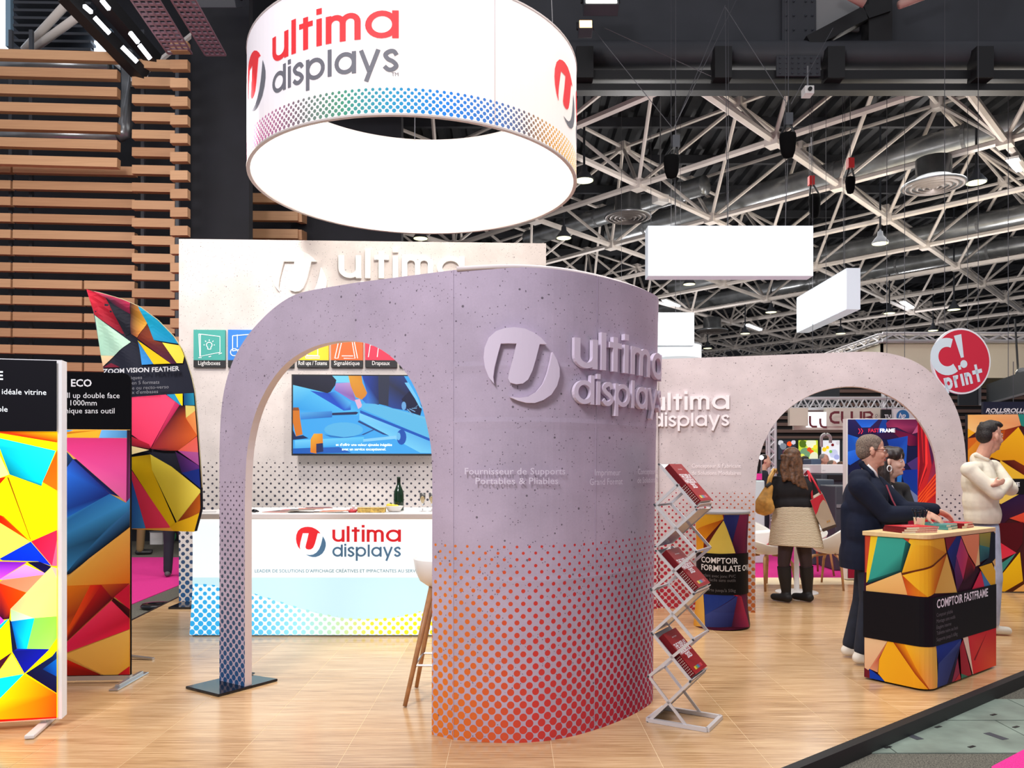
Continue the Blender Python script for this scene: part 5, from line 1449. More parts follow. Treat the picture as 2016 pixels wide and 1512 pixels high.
for q_ in (G(302, 1299), G(300, 1286)-V((.55, -.2, 0)), bc+V((-.3, .25, 0)), bc+V((.05, -.45, 0))):
    mb.bar(bc+V((0, 0, .03)), q_+V((0, 0, .008)), .035, .012)
mb.tube([bc+V((0, 0, 0.02)), bc+V((0, 0, .12))], .02, 10); mb.build('cross_foot', M['alu'], t)
for (u, v, txt, hp, m, b, al) in ((357, 731, 'ZOOM VISION FEATHER', 9.2, M['textwhite'], .02, 'r'), (286, 748, '2 tailles pratiques', 7, M['textgrey'], 0, 'r'), (318, 756.5, 'Disponible en 5 formats', 7, M['textgrey'], 0, 'r'), (336, 765.5, 'Simple ou recto-verso', 7, M['textgrey'], 0, 'r'), (316, 775, "Choix d'embases", 7, M['textgrey'], 0, 'r')):
    y, q = S3.hit(u); z = H-(v-HZ)/F*y; mb = MB()
    text_on(mb, txt, lambda a, c: S3w.pt(q+a, z+c+a*.062, .062), height=hp/F*y, align=al, bold=b, res=2); mb.build('text_line', m, t)

# ---------------------------------------------------------------- square folding counter (right front)
K, Lc, Rc = G(1826, 1363), G(1705, 1335), G(1957, 1313)
r_ = V((Rc.x-K.x, Rc.y-K.y)).normalized(); l_ = V((-r_.y, r_.x))
wl_, wr_ = .42, 1.045; K2 = V((K.x, K.y)); rad = .075
cc = K2+r_*rad+l_*rad
arcp = [cc-l_*(rad*math.sin(a))-r_*(rad*math.cos(a)) for a in [PI/2*i/5 for i in range(6)]]
CF = VSurf([tuple(K2+l_*wl_)]+[tuple(p) for p in arcp]+[tuple(K2+r_*wr_)])
ztc = 1.0
t = thing('folding_counter', 'boxy folding counter with colour shards, black band and pale wooden top', 'counter', (*(K2+r_*.5+l_*.22), 0))
full = [V((*p, .012)) for p in CF.p]+[V((*(K2+r_*wr_+l_*wl_), .012))]
mb = MB(); mb.prism(full, (0, 0, ztc-.03)); mb.build('counter_body', M['black'], t)
g = Gfx(CF, .002, .0003, 4.446, 1690, 1030, 1.0, (0, CF.S[-1], .014, ztc-.018)); X = g.poly
X([(-60, -40), (1400, -60), (1400, 1700), (-60, 1700)], (58, 20, 40))
X([(60, 60), (112, 78), (78, 430), (60, 430)], (200, 74, 44))
X([(115, 60), (182, 60), (92, 502), (70, 520), (74, 420)], (250, 214, 44))
X([(182, 60), (295, 60), (452, 180), (380, 425), (84, 528)], [(64, 180, 158), (64, 180, 158), (60, 170, 150), (20, 70, 66), (50, 160, 145)])
X([(415, 160), (470, 178), (384, 430), (360, 438)], [(30, 110, 100), (14, 30, 34), (12, 24, 28), (20, 80, 74)])
X([(84, 500), (372, 410), (382, 430), (84, 532)], [(30, 110, 100), (20, 60, 60), (10, 24, 26), (14, 40, 40)])
X([(295, 60), (480, 60), (440, 166)], (206, 78, 50))
X([(475, 70), (735, 70), (766, 262), (620, 382), (380, 442), (462, 185), (440, 166)], [(246, 190, 40), (240, 190, 60), (216, 150, 40), (226, 165, 40), (240, 180, 40), (250, 200, 40), (245, 195, 50)])
X([(495, 190), (620, 195), (755, 255), (625, 372), (400, 425)], [(244, 184, 40), (222, 160, 36), (206, 130, 40), (214, 150, 30), (235, 170, 36)])
X([(70, 548), (375, 428), (432, 628), (70, 592)], [(240, 190, 110), (244, 196, 120), (238, 176, 100), (240, 190, 110)])
X([(384, 448), (604, 645), (432, 630)], [(190, 60, 14), (240, 150, 20), (222, 96, 40)])
X([(388, 455), (620, 388), (766, 268), (664, 606), (604, 645)], [(250, 190, 40), (240, 176, 36), (180, 80, 20), (210, 110, 20), (240, 180, 36)])
X([(380, 436), (620, 376), (762, 256), (768, 270), (625, 392), (386, 450)], (104, 44, 14))
X([(766, 268), (856, 606), (660, 614)], [(226, 186, 86), (234, 196, 96), (226, 180, 80)])
X([(735, 60), (885, 60), (770, 246)], (124, 28, 46))
X([(885, 60), (895, 130), (832, 430), (768, 246)], [(24, 40, 110), (26, 40, 110), (30, 30, 80), (30, 50, 130)])
X([(890, 126), (952, 282), (908, 492), (848, 290)], [(170, 60, 110), (200, 70, 96), (190, 50, 90), (160, 60, 120)])
X([(848, 300), (908, 494), (852, 600), (830, 420)], [(110, 50, 110), (90, 36, 80), (60, 24, 60), (80, 40, 100)])
X([(952, 282), (1012, 380), (1000, 430), (905, 520)], [(150, 30, 40), (170, 40, 40), (60, 16, 36), (60, 16, 40)])
X([(868, 60), (1046, 60), (1046, 300), (1018, 374), (950, 262)], [(236, 150, 104), (238, 150, 108), (232, 140, 96)])
X([(1044, 190), (1052, 362), (1014, 378)], (236, 204, 140))
X([(1046, 60), (1152, 60), (1152, 216), (1050, 192)], [(170, 160, 66), (170, 156, 60), (110, 120, 60), (120, 140, 80)])
X([(1048, 190), (1152, 216), (1130, 302), (1052, 342)], [(60, 130, 126), (50, 120, 120), (26, 60, 76), (36, 90, 96)])
X([(1150, 50), (1200, 50), (1200, 290), (1162, 338), (1046, 378), (1130, 300)], (20, 24, 40))
X([(1160, 50), (1210, 40), (1210, 130)], (236, 190, 90))
X([(1044, 382), (1155, 346), (1210, 470), (1210, 560), (1145, 548)], [(236, 190, 40), (240, 190, 44), (236, 180, 36)])
X([(1160, 336), (1210, 280), (1210, 430)], (232, 190, 112))
X([(1056, 414), (1092, 560), (980, 580)], (216, 46, 80))
X([(1060, 416), (1148, 548), (1090, 560)], (72, 134, 184))
# lower shards
X([(60, 975), (268, 1020), (90, 1292), (60, 1290)], [(240, 206, 156), (238, 200, 150), (230, 180, 140)])
X([(268, 1022), (190, 1180), (176, 1304), (104, 1272)], [(200, 110, 80), (190, 80, 60), (210, 150, 110), (226, 150, 110)])
X([(60, 1262), (106, 1292), (112, 1370), (60, 1370)], (110, 28, 40))
X([(104, 1272), (210, 1350), (290, 1450), (110, 1430)], (14, 60, 172))
X([(268, 1022), (306, 1030), (535, 1362), (625, 1480), (270, 1420), (180, 1312), (190, 1190)], [(248, 184, 36), (246, 180, 30), (246, 176, 30), (240, 160, 30), (248, 180, 30)])
X([(304, 1028), (410, 1045), (535, 1280), (625, 1480)], [(150, 40, 10), (250, 170, 20), (240, 140, 20), (170, 60, 10)])
X([(400, 1040), (535, 1060), (666, 1060), (680, 1460), (625, 1480), (535, 1316)], [(250, 190, 30), (240, 186, 60), (236, 190, 84), (232, 180, 80), (240, 160, 90), (236, 150, 26)])
X([(660, 1050), (885, 1010), (680, 1235)], [(24, 60, 160), (30, 56, 140), (20, 40, 120)])
X([(885, 1010), (872, 1084), (780, 1440), (672, 1460), (680, 1232)], [(60, 80, 150), (40, 50, 100), (40, 50, 100), (50, 66, 130), (56, 74, 140)])
X([(872, 1080), (852, 1120), (790, 1440), (745, 1440)], (24, 20, 48))
X([(850, 1180), (868, 1312), (790, 1430)], (150, 50, 80))
X([(868, 1080), (896, 1015), (978, 1350), (880, 1312)], [(150, 26, 40), (180, 36, 56), (170, 40, 56), (160, 30, 50)])
X([(892, 990), (938, 980), (990, 1350)], (246, 218, 192))
X([(938, 970), (1210, 900), (1210, 1340), (990, 1350)], [(222, 46, 60), (210, 30, 44), (236, 100, 50), (220, 40, 50)])
X([(1105, 950), (1000, 1200), (990, 1190)], (140, 20, 34))
X([(878, 1312), (980, 1350), (885, 1420)], (56, 124, 100))
X([(866, 1310), (886, 1410), (780, 1440)], (192, 50, 60))
# black band
g.frame(0, 0, 1)
s0 = lambda u, v: CF.sz(u, v)
zb_t = CF.sz(1838, 1175.5)[1]; zb_b = CF.sz(1838, 1271.5)[1]
g.rect(0, CF.S[-1], zb_b, zb_t, (18, 17, 22))
g.mb.build('printed_wrap', M['print'], t)
mb = MB(); tp = [V((*(p+(p-(K2+r_*.5+l_*.22)).normalized()*.018), ztc-.016)) for p in [V(x[:2]) for x in full]]
mb.prism(tp, (0, 0, .03)); mb.build('counter_top', mat('pale_wood_top', (236, 206, 150), .4, var=.05, vscale=9), t, bevel=.004)
y_, q_ = CF.hit(1838)
wtext(CF, 1839, 1197, 'COMPTOIR FASTFRAME', 17.5, t, M['textwhite'], .80, 'l', .02, .018)
for v, s in ((1214, 'Comptoir pliable'), (1226, 'Montage sans outils'), (1238, 'Étagère interne'), (1249.5, 'Tablette noire ou bois'), (1262, "Supporte jusqu'à 60kg")): wtext(CF, 1838.5, v, s, 7.6, t, M['textdim'], None, 'l', 0, .018)

# ---------------------------------------------------------------- round counter
rc = V((1.925, 7.22)); zr = 1.035
t = thing('round_counter', 'small round waisted counter with yellow and blue shards and black band', 'counter', (rc.x, rc.y, 0))
prof = [(.250, 0.0), (.252, .03), (.235, .16), (.226, .35), (.224, .55), (.228, .8), (.238, 1.0), (.24, zr)]
mb = MB(); mb.lathe([(r-.004, z) for r, z in prof], (rc.x, rc.y, .002), 40); mb.build('counter_body', M['black'], t, smooth=True)
def rprof(z):
    for (r0, z0), (r1, z1) in zip(prof, prof[1:]):
        if z <= z1: return r0+(r1-r0)*max(0, (z-z0))/(z1-z0)
    return prof[-1][0]
arc0 = math.atan2(-rc.y, -rc.x)
class Cyl:
    S = [-.25*PI*.98, .25*PI*.98]
    def __init__(s): s.S = [0]+[-.25*PI*.5+.25*PI*i/14 for i in range(1, 14)]+[9]
    def sz(s, u, v):
        y = rc.y-.2; r = .24
        for _ in range(3):
            d = V(((u-CX)/F, 1)); bq = d.dot(rc); aq = d.dot(d); cq = rc.dot(rc)-r*r; ds = bq*bq-aq*cq
            if ds < 0: y = rc.y; k = 1 if (u-CX)/F > rc.x/rc.y else -1; a = arc0+k*PI*.5; break
            p = d*((bq-math.sqrt(ds))/aq); y = p.y; a = math.atan2(p.y-rc.y, p.x-rc.x)
            r = rprof(H-(v-HZ)/F*y)
        a = (a-arc0+PI) % (2*PI)-PI
        return a*.25, H-(v-HZ)/F*y
    def hit(s, u): q, z = s.sz(u, 1100); return rc.y-.23, q
    def pt(s, q, z, off=0):
        a = arc0+q/.25; r = rprof(z)+off; return V((rc.x+r*math.cos(a), rc.y+r*math.sin(a), z))
CY = Cyl()
g = Gfx(CY, .001, .00035, 4.2, 1260, 860, 1.0, (-.385, .385, .004, zr)); X0 = g.poly
def zsplit(fn):
    def run(P3):
        # cut by height too, the body is waisted
        g.k += 1
        for z0_, z1_ in zip([0, .16, .35, .55, .8], [.16, .35, .55, .8, zr]):
            pc = clip_half(clip_half(P3, lambda p: p[1]-z0_), lambda p: z1_-p[1])
            if len(pc) < 3: continue
            for i in range(28):
                a = -.385+.77*i/28; b = a+.77/28
                part = clip_half(pc, lambda p: p[0]-a)
                if len(part) > 2: part = clip_half(part, lambda p: b-p[0])
                if len(part) < 3: continue
                vs = [CY.pt(p[0], p[1], g.off+g.k*g.eps) for p in part]
                g.mb.add(vs, [tuple(range(len(vs)))], 0, [p[2:5] for p in part])
    return run
g.sz = zsplit(g.sz)
P_ = X0
P_([(300, 560), (900, 560), (900, 1570), (300, 1570)], (96, 30, 66))
P_([(380, 600), (672, 606), (692, 682), (380, 800)], [(240, 184, 44), (246, 204, 70), (230, 170, 40), (236, 170, 30)])
P_([(380, 790), (690, 684), (530, 876), (526, 962), (380, 962)], [(236, 150, 20), (180, 80, 20), (240, 160, 20), (246, 180, 30)])
P_([(692, 684), (526, 962), (528, 872)], [(70, 16, 20), (130, 40, 20), (110, 30, 20)])
P_([(692, 690), (788, 962), (526, 964)], [(236, 210, 90), (240, 218, 104), (232, 204, 90)])
P_([(672, 600), (704, 600), (692, 684)], (140, 30, 40))
P_([(702, 600), (832, 600), (764, 880), (690, 690)], [(40, 46, 110), (60, 66, 140), (30, 30, 80), (40, 50, 130)])
P_([(764, 860), (800, 962), (788, 962)], (60, 26, 60))
P_([(832, 596), (890, 590), (860, 962), (800, 962), (768, 850)], [(150, 44, 84), (130, 36, 80), (110, 30, 60), (60, 20, 50), (90, 30, 70)])
P_([(380, 1290), (526, 1300), (540, 1570), (380, 1570)], [(244, 184, 60), (240, 196, 100), (240, 186, 90), (240, 170, 40)])
P_([(528, 1300), (806, 1300), (540, 1474)], [(30, 60, 150), (40, 60, 140), (40, 66, 150)])
P_([(806, 1306), (756, 1570), (540, 1570), (540, 1474)], [(50, 60, 130), (30, 30, 80), (50, 64, 130), (66, 80, 150)])
P_([(700, 1290), (830, 1290), (806, 1320)], (200, 40, 60))
P_([(806, 1306), (835, 1320), (900, 1570), (756, 1570)], [(120, 30, 60), (176, 46, 70), (160, 40, 80), (60, 20, 50)])
g.frame(0, 0, 1); zA = CY.sz(1411, 1090)[1]; zB = CY.sz(1411, 1171)[1]; 
cblk = [k for k in lin((16, 15, 18))]
g.sz([[-.39, zB]+cblk, [.39, zB]+cblk, [.39, zA]+cblk, [-.39, zA]+cblk])
g.mb.build('printed_wrap', M['print'], t)
mb = MB(); mb.lathe([(.246, 0), (.25, .012), (.246, .024)], (rc.x, rc.y, zr-.006), 40); mb.build('counter_top', mat('silver_top', (168, 168, 172), .35, .3), t, smooth=False)
def ctext(u, v, s, hpx, m, b=0, w_=None):
    q, z = CY.sz(u, v); mb = MB(); text_on(mb, s, lambda a, c: CY.pt(q+a, z+c, .012), height=hpx/F*7.0, bold=b, res=2, width=w_); mb.build('text_line', m, t)
ctext(1383, 1106, 'COMPTOIR', 11.5, M['textwhite'], .02); ctext(1383, 1121, 'FORMULATE OVALE', 11.5, M['textwhite'], .02)
for v, s in ((1137, 'Habillage bouclant avec jonc PVC'), (1145, 'Montage facile sans outils'), (1165, "Supporte jusqu'à 50kg")): 
    q, z = CY.sz(1447, v); mb = MB(); text_on(mb, s, lambda a, c: CY.pt(q+a, z+c, .012), height=6.2/F*7.0, res=2, align='r'); mb.build('text_line', M['textdim'], t)

# ---------------------------------------------------------------- geometric wall at the far right
yg = 9.17
S5 = VSurf([((1905-CX)/F*yg, yg), ((1905-CX)/F*yg+2.4, yg-.35)])
ztg = H+(HZ-816)/F*yg
t = thing('printed_display', 'wide display with golden shards and black band behind the young man', 'display', (S5.p[0].x+1.2, yg-.1, 0))
mb = MB(); mb.prism([S5.pt(0, .01), S5.pt(2.4, .01), S5.pt(2.4, ztg), S5.pt(0, ztg)], (0, .05, 0)); mb.build('frame', M['black'], t)
g = Gfx(S5, .003, .0004, 3.875, 1880, 790, 1, (.0, 2.38, .012, ztg-.004)); X = g.poly
g.rect(0, 2.4, 0, 3, (70, 26, 30))
for sh_, c_ in ((((1.0, 1.3), (1.9, 1.5), (1.5, 2.1)), (236, 160, 20)), (((1.6, 1.1), (2.4, 1.6), (2.4, 2.1), (1.9, 1.5)), (40, 130, 120)), (((1.0, .1), (1.7, .3), (1.3, .8)), (214, 60, 50)), (((1.7, .1), (2.4, .2), (2.1, .85)), (240, 190, 50))): g.sz([list(p_)+lin(c_) for p_ in sh_])
X([(90, 60), (468, 60), (502, 185), (385, 216), (150, 240), (90, 205)], [(240, 170, 90), (236, 170, 120), (230, 150, 100), (235, 160, 100), (246, 196, 130), (246, 196, 120)])
X([(466, 60), (700, 60), (700, 260), (527, 195), (504, 186)], (40, 130, 120))
X([(90, 205), (152, 240), (90, 286)], (244, 170, 30)); X([(90, 284), (195, 270), (90, 380)], (214, 104, 30))
X([(195, 270), (385, 216), (345, 366), (90, 600), (90, 380)], [(220, 120, 40), (180, 70, 20), (200, 110, 20), (220, 140, 30), (230, 150, 40)])
X([(383, 217), (504, 186), (344, 370)], [(150, 50, 20), (120, 30, 18), (170, 60, 20)])
X([(482, 196), (700, 560), (700, 700), (527, 562), (345, 452), (250, 420)], [(244, 180, 30), (230, 150, 20), (236, 160, 20), (226, 150, 20), (236, 166, 20), (220, 150, 20)])
X([(350, 452), (450, 448), (700, 590), (700, 700), (527, 566)], [(60, 14, 10), (110, 40, 20), (130, 40, 20), (120, 30, 20), (100, 24, 16)])
X([(345, 452), (530, 568), (530, 594), (300, 594)], (238, 186, 50))
X([(300, 702), (492, 708), (350, 784), (300, 760)], (242, 204, 90))
X([(492, 706), (900, 706), (900, 880), (412, 892), (300, 1000), (352, 782)], [(40, 20, 60), (60, 30, 60), (60, 24, 40), (60, 20, 46), (50, 20, 40), (46, 22, 60)])
X([(412, 892), (700, 780), (700, 960), (540, 935)], [(226, 76, 50), (214, 70, 50), (200, 60, 40), (170, 40, 30)])
X([(300, 930), (520, 922), (512, 1082), (462, 1152), (300, 1060)], (84, 14, 24))
X([(300, 1050), (466, 1156), (300, 1230)], [(226, 46, 60), (220, 50, 80), (230, 60, 70)])
X([(300, 1270), (462, 1158), (310, 1372), (260, 1400)], (60, 140, 130))
X([(492, 1150), (516, 1372), (380, 1450), (250, 1450), (306, 1380)], [(246, 196, 20), (236, 180, 20), (230, 170, 20), (240, 180, 20), (244, 190, 20)])
X([(516, 1370), (700, 1300), (600, 1450), (378, 1450)], [(90, 40, 10), (120, 60, 20), (60, 24, 8), (80, 34, 10)])
X([(527, 1392), (700, 1330), (700, 1450), (440, 1450)], (236, 174, 92))
g.frame(0, 0, 1); X([(1800, 942.5), (2200, 942.5), (2200, 973), (1800, 973)], (20, 18, 22))
g.mb.build('printed_graphic', M['print'], t)
wtext(S5, 2006, 957, 'WALL BOX FASTFRAME', 8, t, M['textwhite'], None, 'r', .02, .02)

# ---------------------------------------------------------------- dark blue display seen through the arch
yd = 10.1
S6 = VSurf([((1667-CX)/F*yd, yd), ((1806.5-CX)/F*yd, yd-.02), ((1860-CX)/F*(yd-.25), yd-.25)])
ztd = H+(HZ-824)/F*yd
t = thing('backlit_display', 'dark blue backlit display with red curtain picture at its right side, seen through the arch', 'display', (S6.p[1].x-.3, yd, 0))
mb = MB(); mb.prism([S6.pt(0, .01), S6.pt(S6.S[1], .01), S6.pt(S6.S[1], ztd), S6.pt(0, ztd)], (0, .12, 0)); mb.prism([S6.pt(S6.S[1], .01), S6.pt(S6.S[2], .01), S6.pt(S6.S[2], ztd), S6.pt(S6.S[1], ztd)], (0, .12, 0)); mb.build('frame', M['white'], t)
g = Gfx(S6, .003, .0004, 6.05, 1640, 810, 1, (.012, S6.S[2], .03, ztd-.012)); X = g.poly
X([(100, 60), (1400, 60), (1400, 2400), (100, 2400)], (24, 26, 62))
X([(100, 60), (1010, 60), (1010, 330), (700, 330), (300, 320), (100, 300)], [(40, 36, 90), (40, 30, 60), (60, 20, 50), (30, 26, 66), (24, 26, 66)])
X([(255, 90), (545, 90), (440, 190), (340, 192)], [(30, 80, 180), (34, 80, 176), (50, 110, 210), (40, 100, 210)])
X([(560, 150), (590, 90), (640, 90), (630, 250), (520, 260)], (24, 60, 140))
X([(160, 268), (300, 312), (292, 452), (160, 482)], [(20, 70, 170), (36, 100, 200), (30, 80, 170), (26, 70, 160)])
X([(160, 484), (262, 456), (330, 560), (200, 640), (160, 620)], [(40, 110, 220), (40, 100, 210), (26, 80, 180), (30, 84, 190)])
X([(628, 140), (690, 88), (1012, 88), (1002, 182), (930, 272), (760, 190), (640, 190)], [(130, 40, 80), (110, 30, 70), (90, 24, 60), (120, 40, 80), (80, 16, 50), (150, 50, 90), (120, 36, 76)])
X([(940, 270), (1010, 160), (1010, 250)], (170, 80, 120))
X([(640, 190), (930, 272), (1008, 310), (1000, 410), (900, 410)], [(80, 16, 54), (110, 20, 60), (70, 14, 44), (60, 16, 50), (110, 30, 60)])
X([(640, 340), (890, 292), (870, 620), (760, 640), (700, 520)], [(26, 60, 150), (30, 70, 170), (30, 80, 170), (34, 90, 180), (20, 50, 130)])
X([(770, 540), (832, 560), (812, 862), (760, 850)], [(50, 120, 200), (60, 130, 210), (40, 110, 190)])
X([(880, 620), (1008, 540), (1008, 700), (930, 690)], (70, 50, 110))
X([(800, 700), (1008, 690), (1008, 1004), (860, 902)], [(20, 50, 140), (24, 50, 150), (26, 60, 150), (20, 60, 150)])
X([(880, 900), (1008, 1006), (1008, 1130), (890, 1100)], (112, 128, 172))
X([(1008, 60), (1500, 60), (1500, 2400), (1008, 2400)], [(200, 26, 40), (60, 20, 50), (200, 40, 30), (220, 50, 30)])
for (a, b, c1) in ((1012, 1040, (120, 14, 30)), (1060, 1080, (130, 20, 30))):
    X([(a, 100), (b, 100), (b+40, 700), (1010, 960), (1010, 900), (a+20, 600)], c1)
X([(1110, 180), (1320, 180), (1320, 620), (1245, 700), (1150, 900), (1120, 880), (1180, 640)], [(50, 22, 66), (40, 18, 60), (60, 20, 60), (120, 40, 80), (150, 40, 60), (170, 40, 60), (80, 24, 60)])
X([(1100, 260), (1116, 240), (1130, 620), (1020, 930), (1020, 900), (1100, 640)], (236, 50, 50))
for k in range(5):
    X([(1012, 1010+k*46), (1120, 880+k*40), (1300, 640+k*60), (1300, 670+k*60), (1130, 905+k*42), (1012, 1036+k*46)], [(255, 120, 40), (255, 100, 40), (230, 70, 40), (200, 30, 30), (210, 30, 30), (200, 30, 20)])
X([(1008, 1300), (1500, 1300), (1500, 2400), (1008, 2400)], (150, 20, 40))
X([(100, 1300), (1008, 1300), (1008, 2400), (100, 2400)], (130, 20, 44))
g.mb.build('backlit_graphic', vcmat('display_glow', .5, emit=.25), t)
wtext(S6, 1730, 851, 'FAST', 7.2, t, mat('fast_red', (214, 36, 70), emit=.3), None, 'r', .03, .02); wtext(S6, 1731, 851, 'FRAME', 7.2, t, M['textglow'], None, 'l', .03, .02)
for k in range(2):
    mb = MB(); q, z = S6.sz(1689+k*5, 849)
    for qd in ribbon([(0, .035), (.02, 0), (0, -.035)], .012): mb.add([S6.pt(q+p[0], z+p[1], .02) for p in qd], [(0, 1, 2, 3)])
    mb.build('chevron_mark', bpy.data.materials['fast_red'], t)
# ================================================================ zigzag magazine rack
O_ = G(1275, 1421); E1 = V((.86, -.51, 0)); E1.normalize(); E2 = V((.51, .86, 0)); E2.normalize()
W2 = .262
def rk(u, v): return PL(u, v, O_, -E2)
t = thing('brochure_rack', 'folding zigzag aluminium brochure rack beside the rounded end of the mauve wall', 'rack', O_+E1*.17+E2*.13)
pairs = [((1298, 914), (1370, 998)), ((1334, 955), (1290, 995)), ((1289, 993), (1371, 1086)), ((1372, 1003), (1291, 1076)), ((1292, 1084), (1366, 1169)), ((1371, 1086), (1283, 1162)),
         ((1282, 1159), (1366, 1260)), ((1367, 1169), (1284, 1246)), ((1286, 1249), (1360, 1340)), ((1365, 1259), (1277, 1332)), ((1277, 1331), (1357, 1437)), ((1359, 1342), (1276, 1421))]
M['alu2'] = mat('rack_alu', (214, 212, 214), .35, .25)
bars = [(rk(*a), rk(*b)) for a, b in pairs]
for a, b in bars:
    for off in (0, W2):
        mb = MB(); mb.bar(a+E2*off, b+E2*off, .016, .008, up=tuple(-E2)); mb.build('side_bar', M['alu2'], t)
pins = MB()
for a, b in bars:
    for p in (a, b):
        for off in (-.008, W2+.008): pins.lathe([(.001, -.003), (.005, -.003), (.005, .003), (.001, .003)], p+E2*off, 8, rot=(PI/2, 0, math.atan2(E2.y, E2.x)-PI/2))
pins.build('hinge_pin', M['darkgrey'], t, kind='stuff')
def trayof(a, b, name, m, thick=.004):
    d = (b-a).normalized(); nrm = d.cross(E2).normalized()
    if nrm.z < 0: nrm = -nrm
    mb = MB(); mb.prism([a+E2*.008, b+E2*.008, b+E2*(W2-.008), a+E2*(W2-.008)], tuple(-nrm*thick)); mb.build(name, m, t)
    return d, nrm
M['acrylic'] = mat('tray_acrylic', (170, 170, 176), .15, .3)
hb = []
for k in (0, 4, 8):
    a, b = bars[k]; d, nrm = trayof(a, b, 'tray', M['acrylic']); hb.append((a, b, d, nrm))
    mb = MB(); mb.bar(b+E2*.01+nrm*.012, b+E2*(W2-.01)+nrm*.012, .004, .03, up=tuple(nrm)); mb.build('tray_lip', M['alu2'], t)
for k in (3, 7, 11):
    a, b = bars[k]; trayof(a, b, 'rear_tray', M['acrylic'])
for k in (1, 5, 9):
    a, b = bars[k]; mb = MB(); mb.bar(a+E2*.0, a+E2*W2, .012, .012); mb.bar(b, b+E2*W2, .012, .012); mb.build('cross_bar', M['alu2'], t)
base = [V((p.x, p.y, .012)) for p in (O_, O_+E1*.345, O_+E1*.345+E2*W2, O_+E2*W2)]
mb = MB()
for i in range(4): mb.bar(base[i], base[(i+1) % 4], .022, .022)
mb.build('base_frame', M['alu2'], t)
mb = MB(); mb.bar(bars[10][1], base[1], .012, .012); mb.bar(bars[10][1]+E2*W2, base[2], .012, .012); mb.build('base_strut', M['alu2'], t)
# handbooks on the front trays
M['bookred'] = mat('book_red', (160, 22, 28), .5, 0, .2)
M['bookdark'] = mat('book_dark', (110, 18, 26), .5, 0, .2)
M['paper'] = mat('paper', (236, 226, 208), .7)
labs = ['red handbook on the topmost tray of the zigzag rack', 'red handbook on the middle tray of the zigzag rack', 'red handbook on the lowest tray of the zigzag rack']
for (a, b, d, nrm), lab in zip(hb, labs):
    L = (b-a).length; th = .034
    ori = a+d*(L*.10)+E2*.024+nrm*.002; wv, lv = E2*(W2-.05), d*(L*.87)
    bk = thing('handbook', lab, 'book', ori, 0, 'handbooks on the zigzag rack')
    mb = MB(); mb.prism([ori, ori+wv, ori+wv+lv, ori+lv], tuple(nrm*th)); mb.build('page_block', M['paper'], bk)
    top = nrm*(th+.001); q = [ori+top, ori+wv+top, ori+wv+lv+top, ori+lv+top]
    mb = MB(); mb.prism([q[0]+nrm*.0015-E2*.001, q[1]+nrm*.0015, q[2]+nrm*.0015, q[3]+nrm*.0015-E2*.001], tuple(-nrm*.002)); cv = mb.build('cover', M['bookred'], bk)
    mb = MB(); mb.prism([ori-E2*.0015, ori+lv-E2*.0015, ori+lv-E2*.0015+nrm*(th+.0015), ori-E2*.0015+nrm*(th+.0015)], tuple(E2*.001)); mb.build('spine', M['bookdark'], bk)
    sp = MB()
    for i in range(9):
        for j in range(3):
            c = ori-E2*.0028+lv*(.55+.05*i)+nrm*(.007+.01*j); sp.box(c, (.004, .004, .004))
    sp.build('spine_dot', M['paper'], bk, kind='stuff')
    f = lambda x, y: ori+top+nrm*.0012+wv*x+lv*(1-y)
    wl2, ll2 = wv.length, lv.length
    tx = MB()
    ff = lambda x0, y0: (lambda x, y: ori+nrm*(th+.0026)+E2*(x0*wl2+x)+d*(ll2*(1-y0)-y))
    text_on(tx, 'THE DISPLAY', ff(.5, .60), width=.185, height=.033, bold=.03, align='c', res=2)
    text_on(tx, 'HANDBOOK', ff(.5, .47), width=.185, height=.033, bold=.03, align='c', res=2)
    text_on(tx, '2025', ff(.5, .34), width=.08, height=.033, bold=.03, align='c', res=2)
    text_on(tx, 'ultima displays', ff(.5, .84), width=.07, align='c', res=2)
    tx.build('cover_text', M['textwhite'], cv)
    for i, c in enumerate(((240, 190, 40), (110, 170, 80), (60, 120, 180), (170, 60, 90), (210, 60, 60))):
        mb = MB(); o2 = ori+nrm*(th+.0026)+E2*(wl2*(.2+.12*i))+d*(ll2*.86); mb.add([o2, o2+E2*wl2*.12, o2+E2*wl2*.12+d*ll2*.07, o2+d*ll2*.07], [(0, 1, 2, 3)])
        nm = 'chip_%d' % i; mb.build('colour_chip', bpy.data.materials.get(nm) or mat(nm, c, .4), cv)

# ================================================================ bar stool behind the mauve wall
def oak(): return bpy.data.materials.get('oak') or mat('oak', (176, 128, 84), .45, var=.1, vscale=15)
st = V((-.43, 4.96, 0)); t = thing('bar_stool', 'white shell bar stool on long oak legs, half hidden by the mauve wall', 'stool', st)
mb = MB(); prof = [(.02, .70), (.10, .705), (.15, .74), (.178, .80), (.19, .875), (.185, .88), (.168, .81), (.14, .76), (.09, .725), (.02, .72)]
mb.lathe(prof, st, 28, 1, 1, cap=False); mb.build('seat_shell', M['whiteplastic'], t, smooth=True)
foot = G(797, 1392); ft = foot-st; ang0 = math.atan2(ft.y, ft.x); rF = V((ft.x, ft.y)).length
for k in range(4):
    a = ang0+PI/2*k; mb = MB(); p = st+V((.09*math.cos(a), .09*math.sin(a), .71)); q = st+V((rF*math.cos(a), rF*math.sin(a), .005))
    mb.tube([q, p], [.013, .02], 10); mb.build('leg', oak(), t, smooth=True)
mb = MB()
for k in range(4):
    a, b = [st+V((.75*rF*math.cos(ang0+PI/2*j), .75*rF*math.sin(ang0+PI/2*j), .24)) for j in (k, k+1)]; mb.tube([a, b], .007, 6)
mb.build('foot_rest', M['alu'], t)

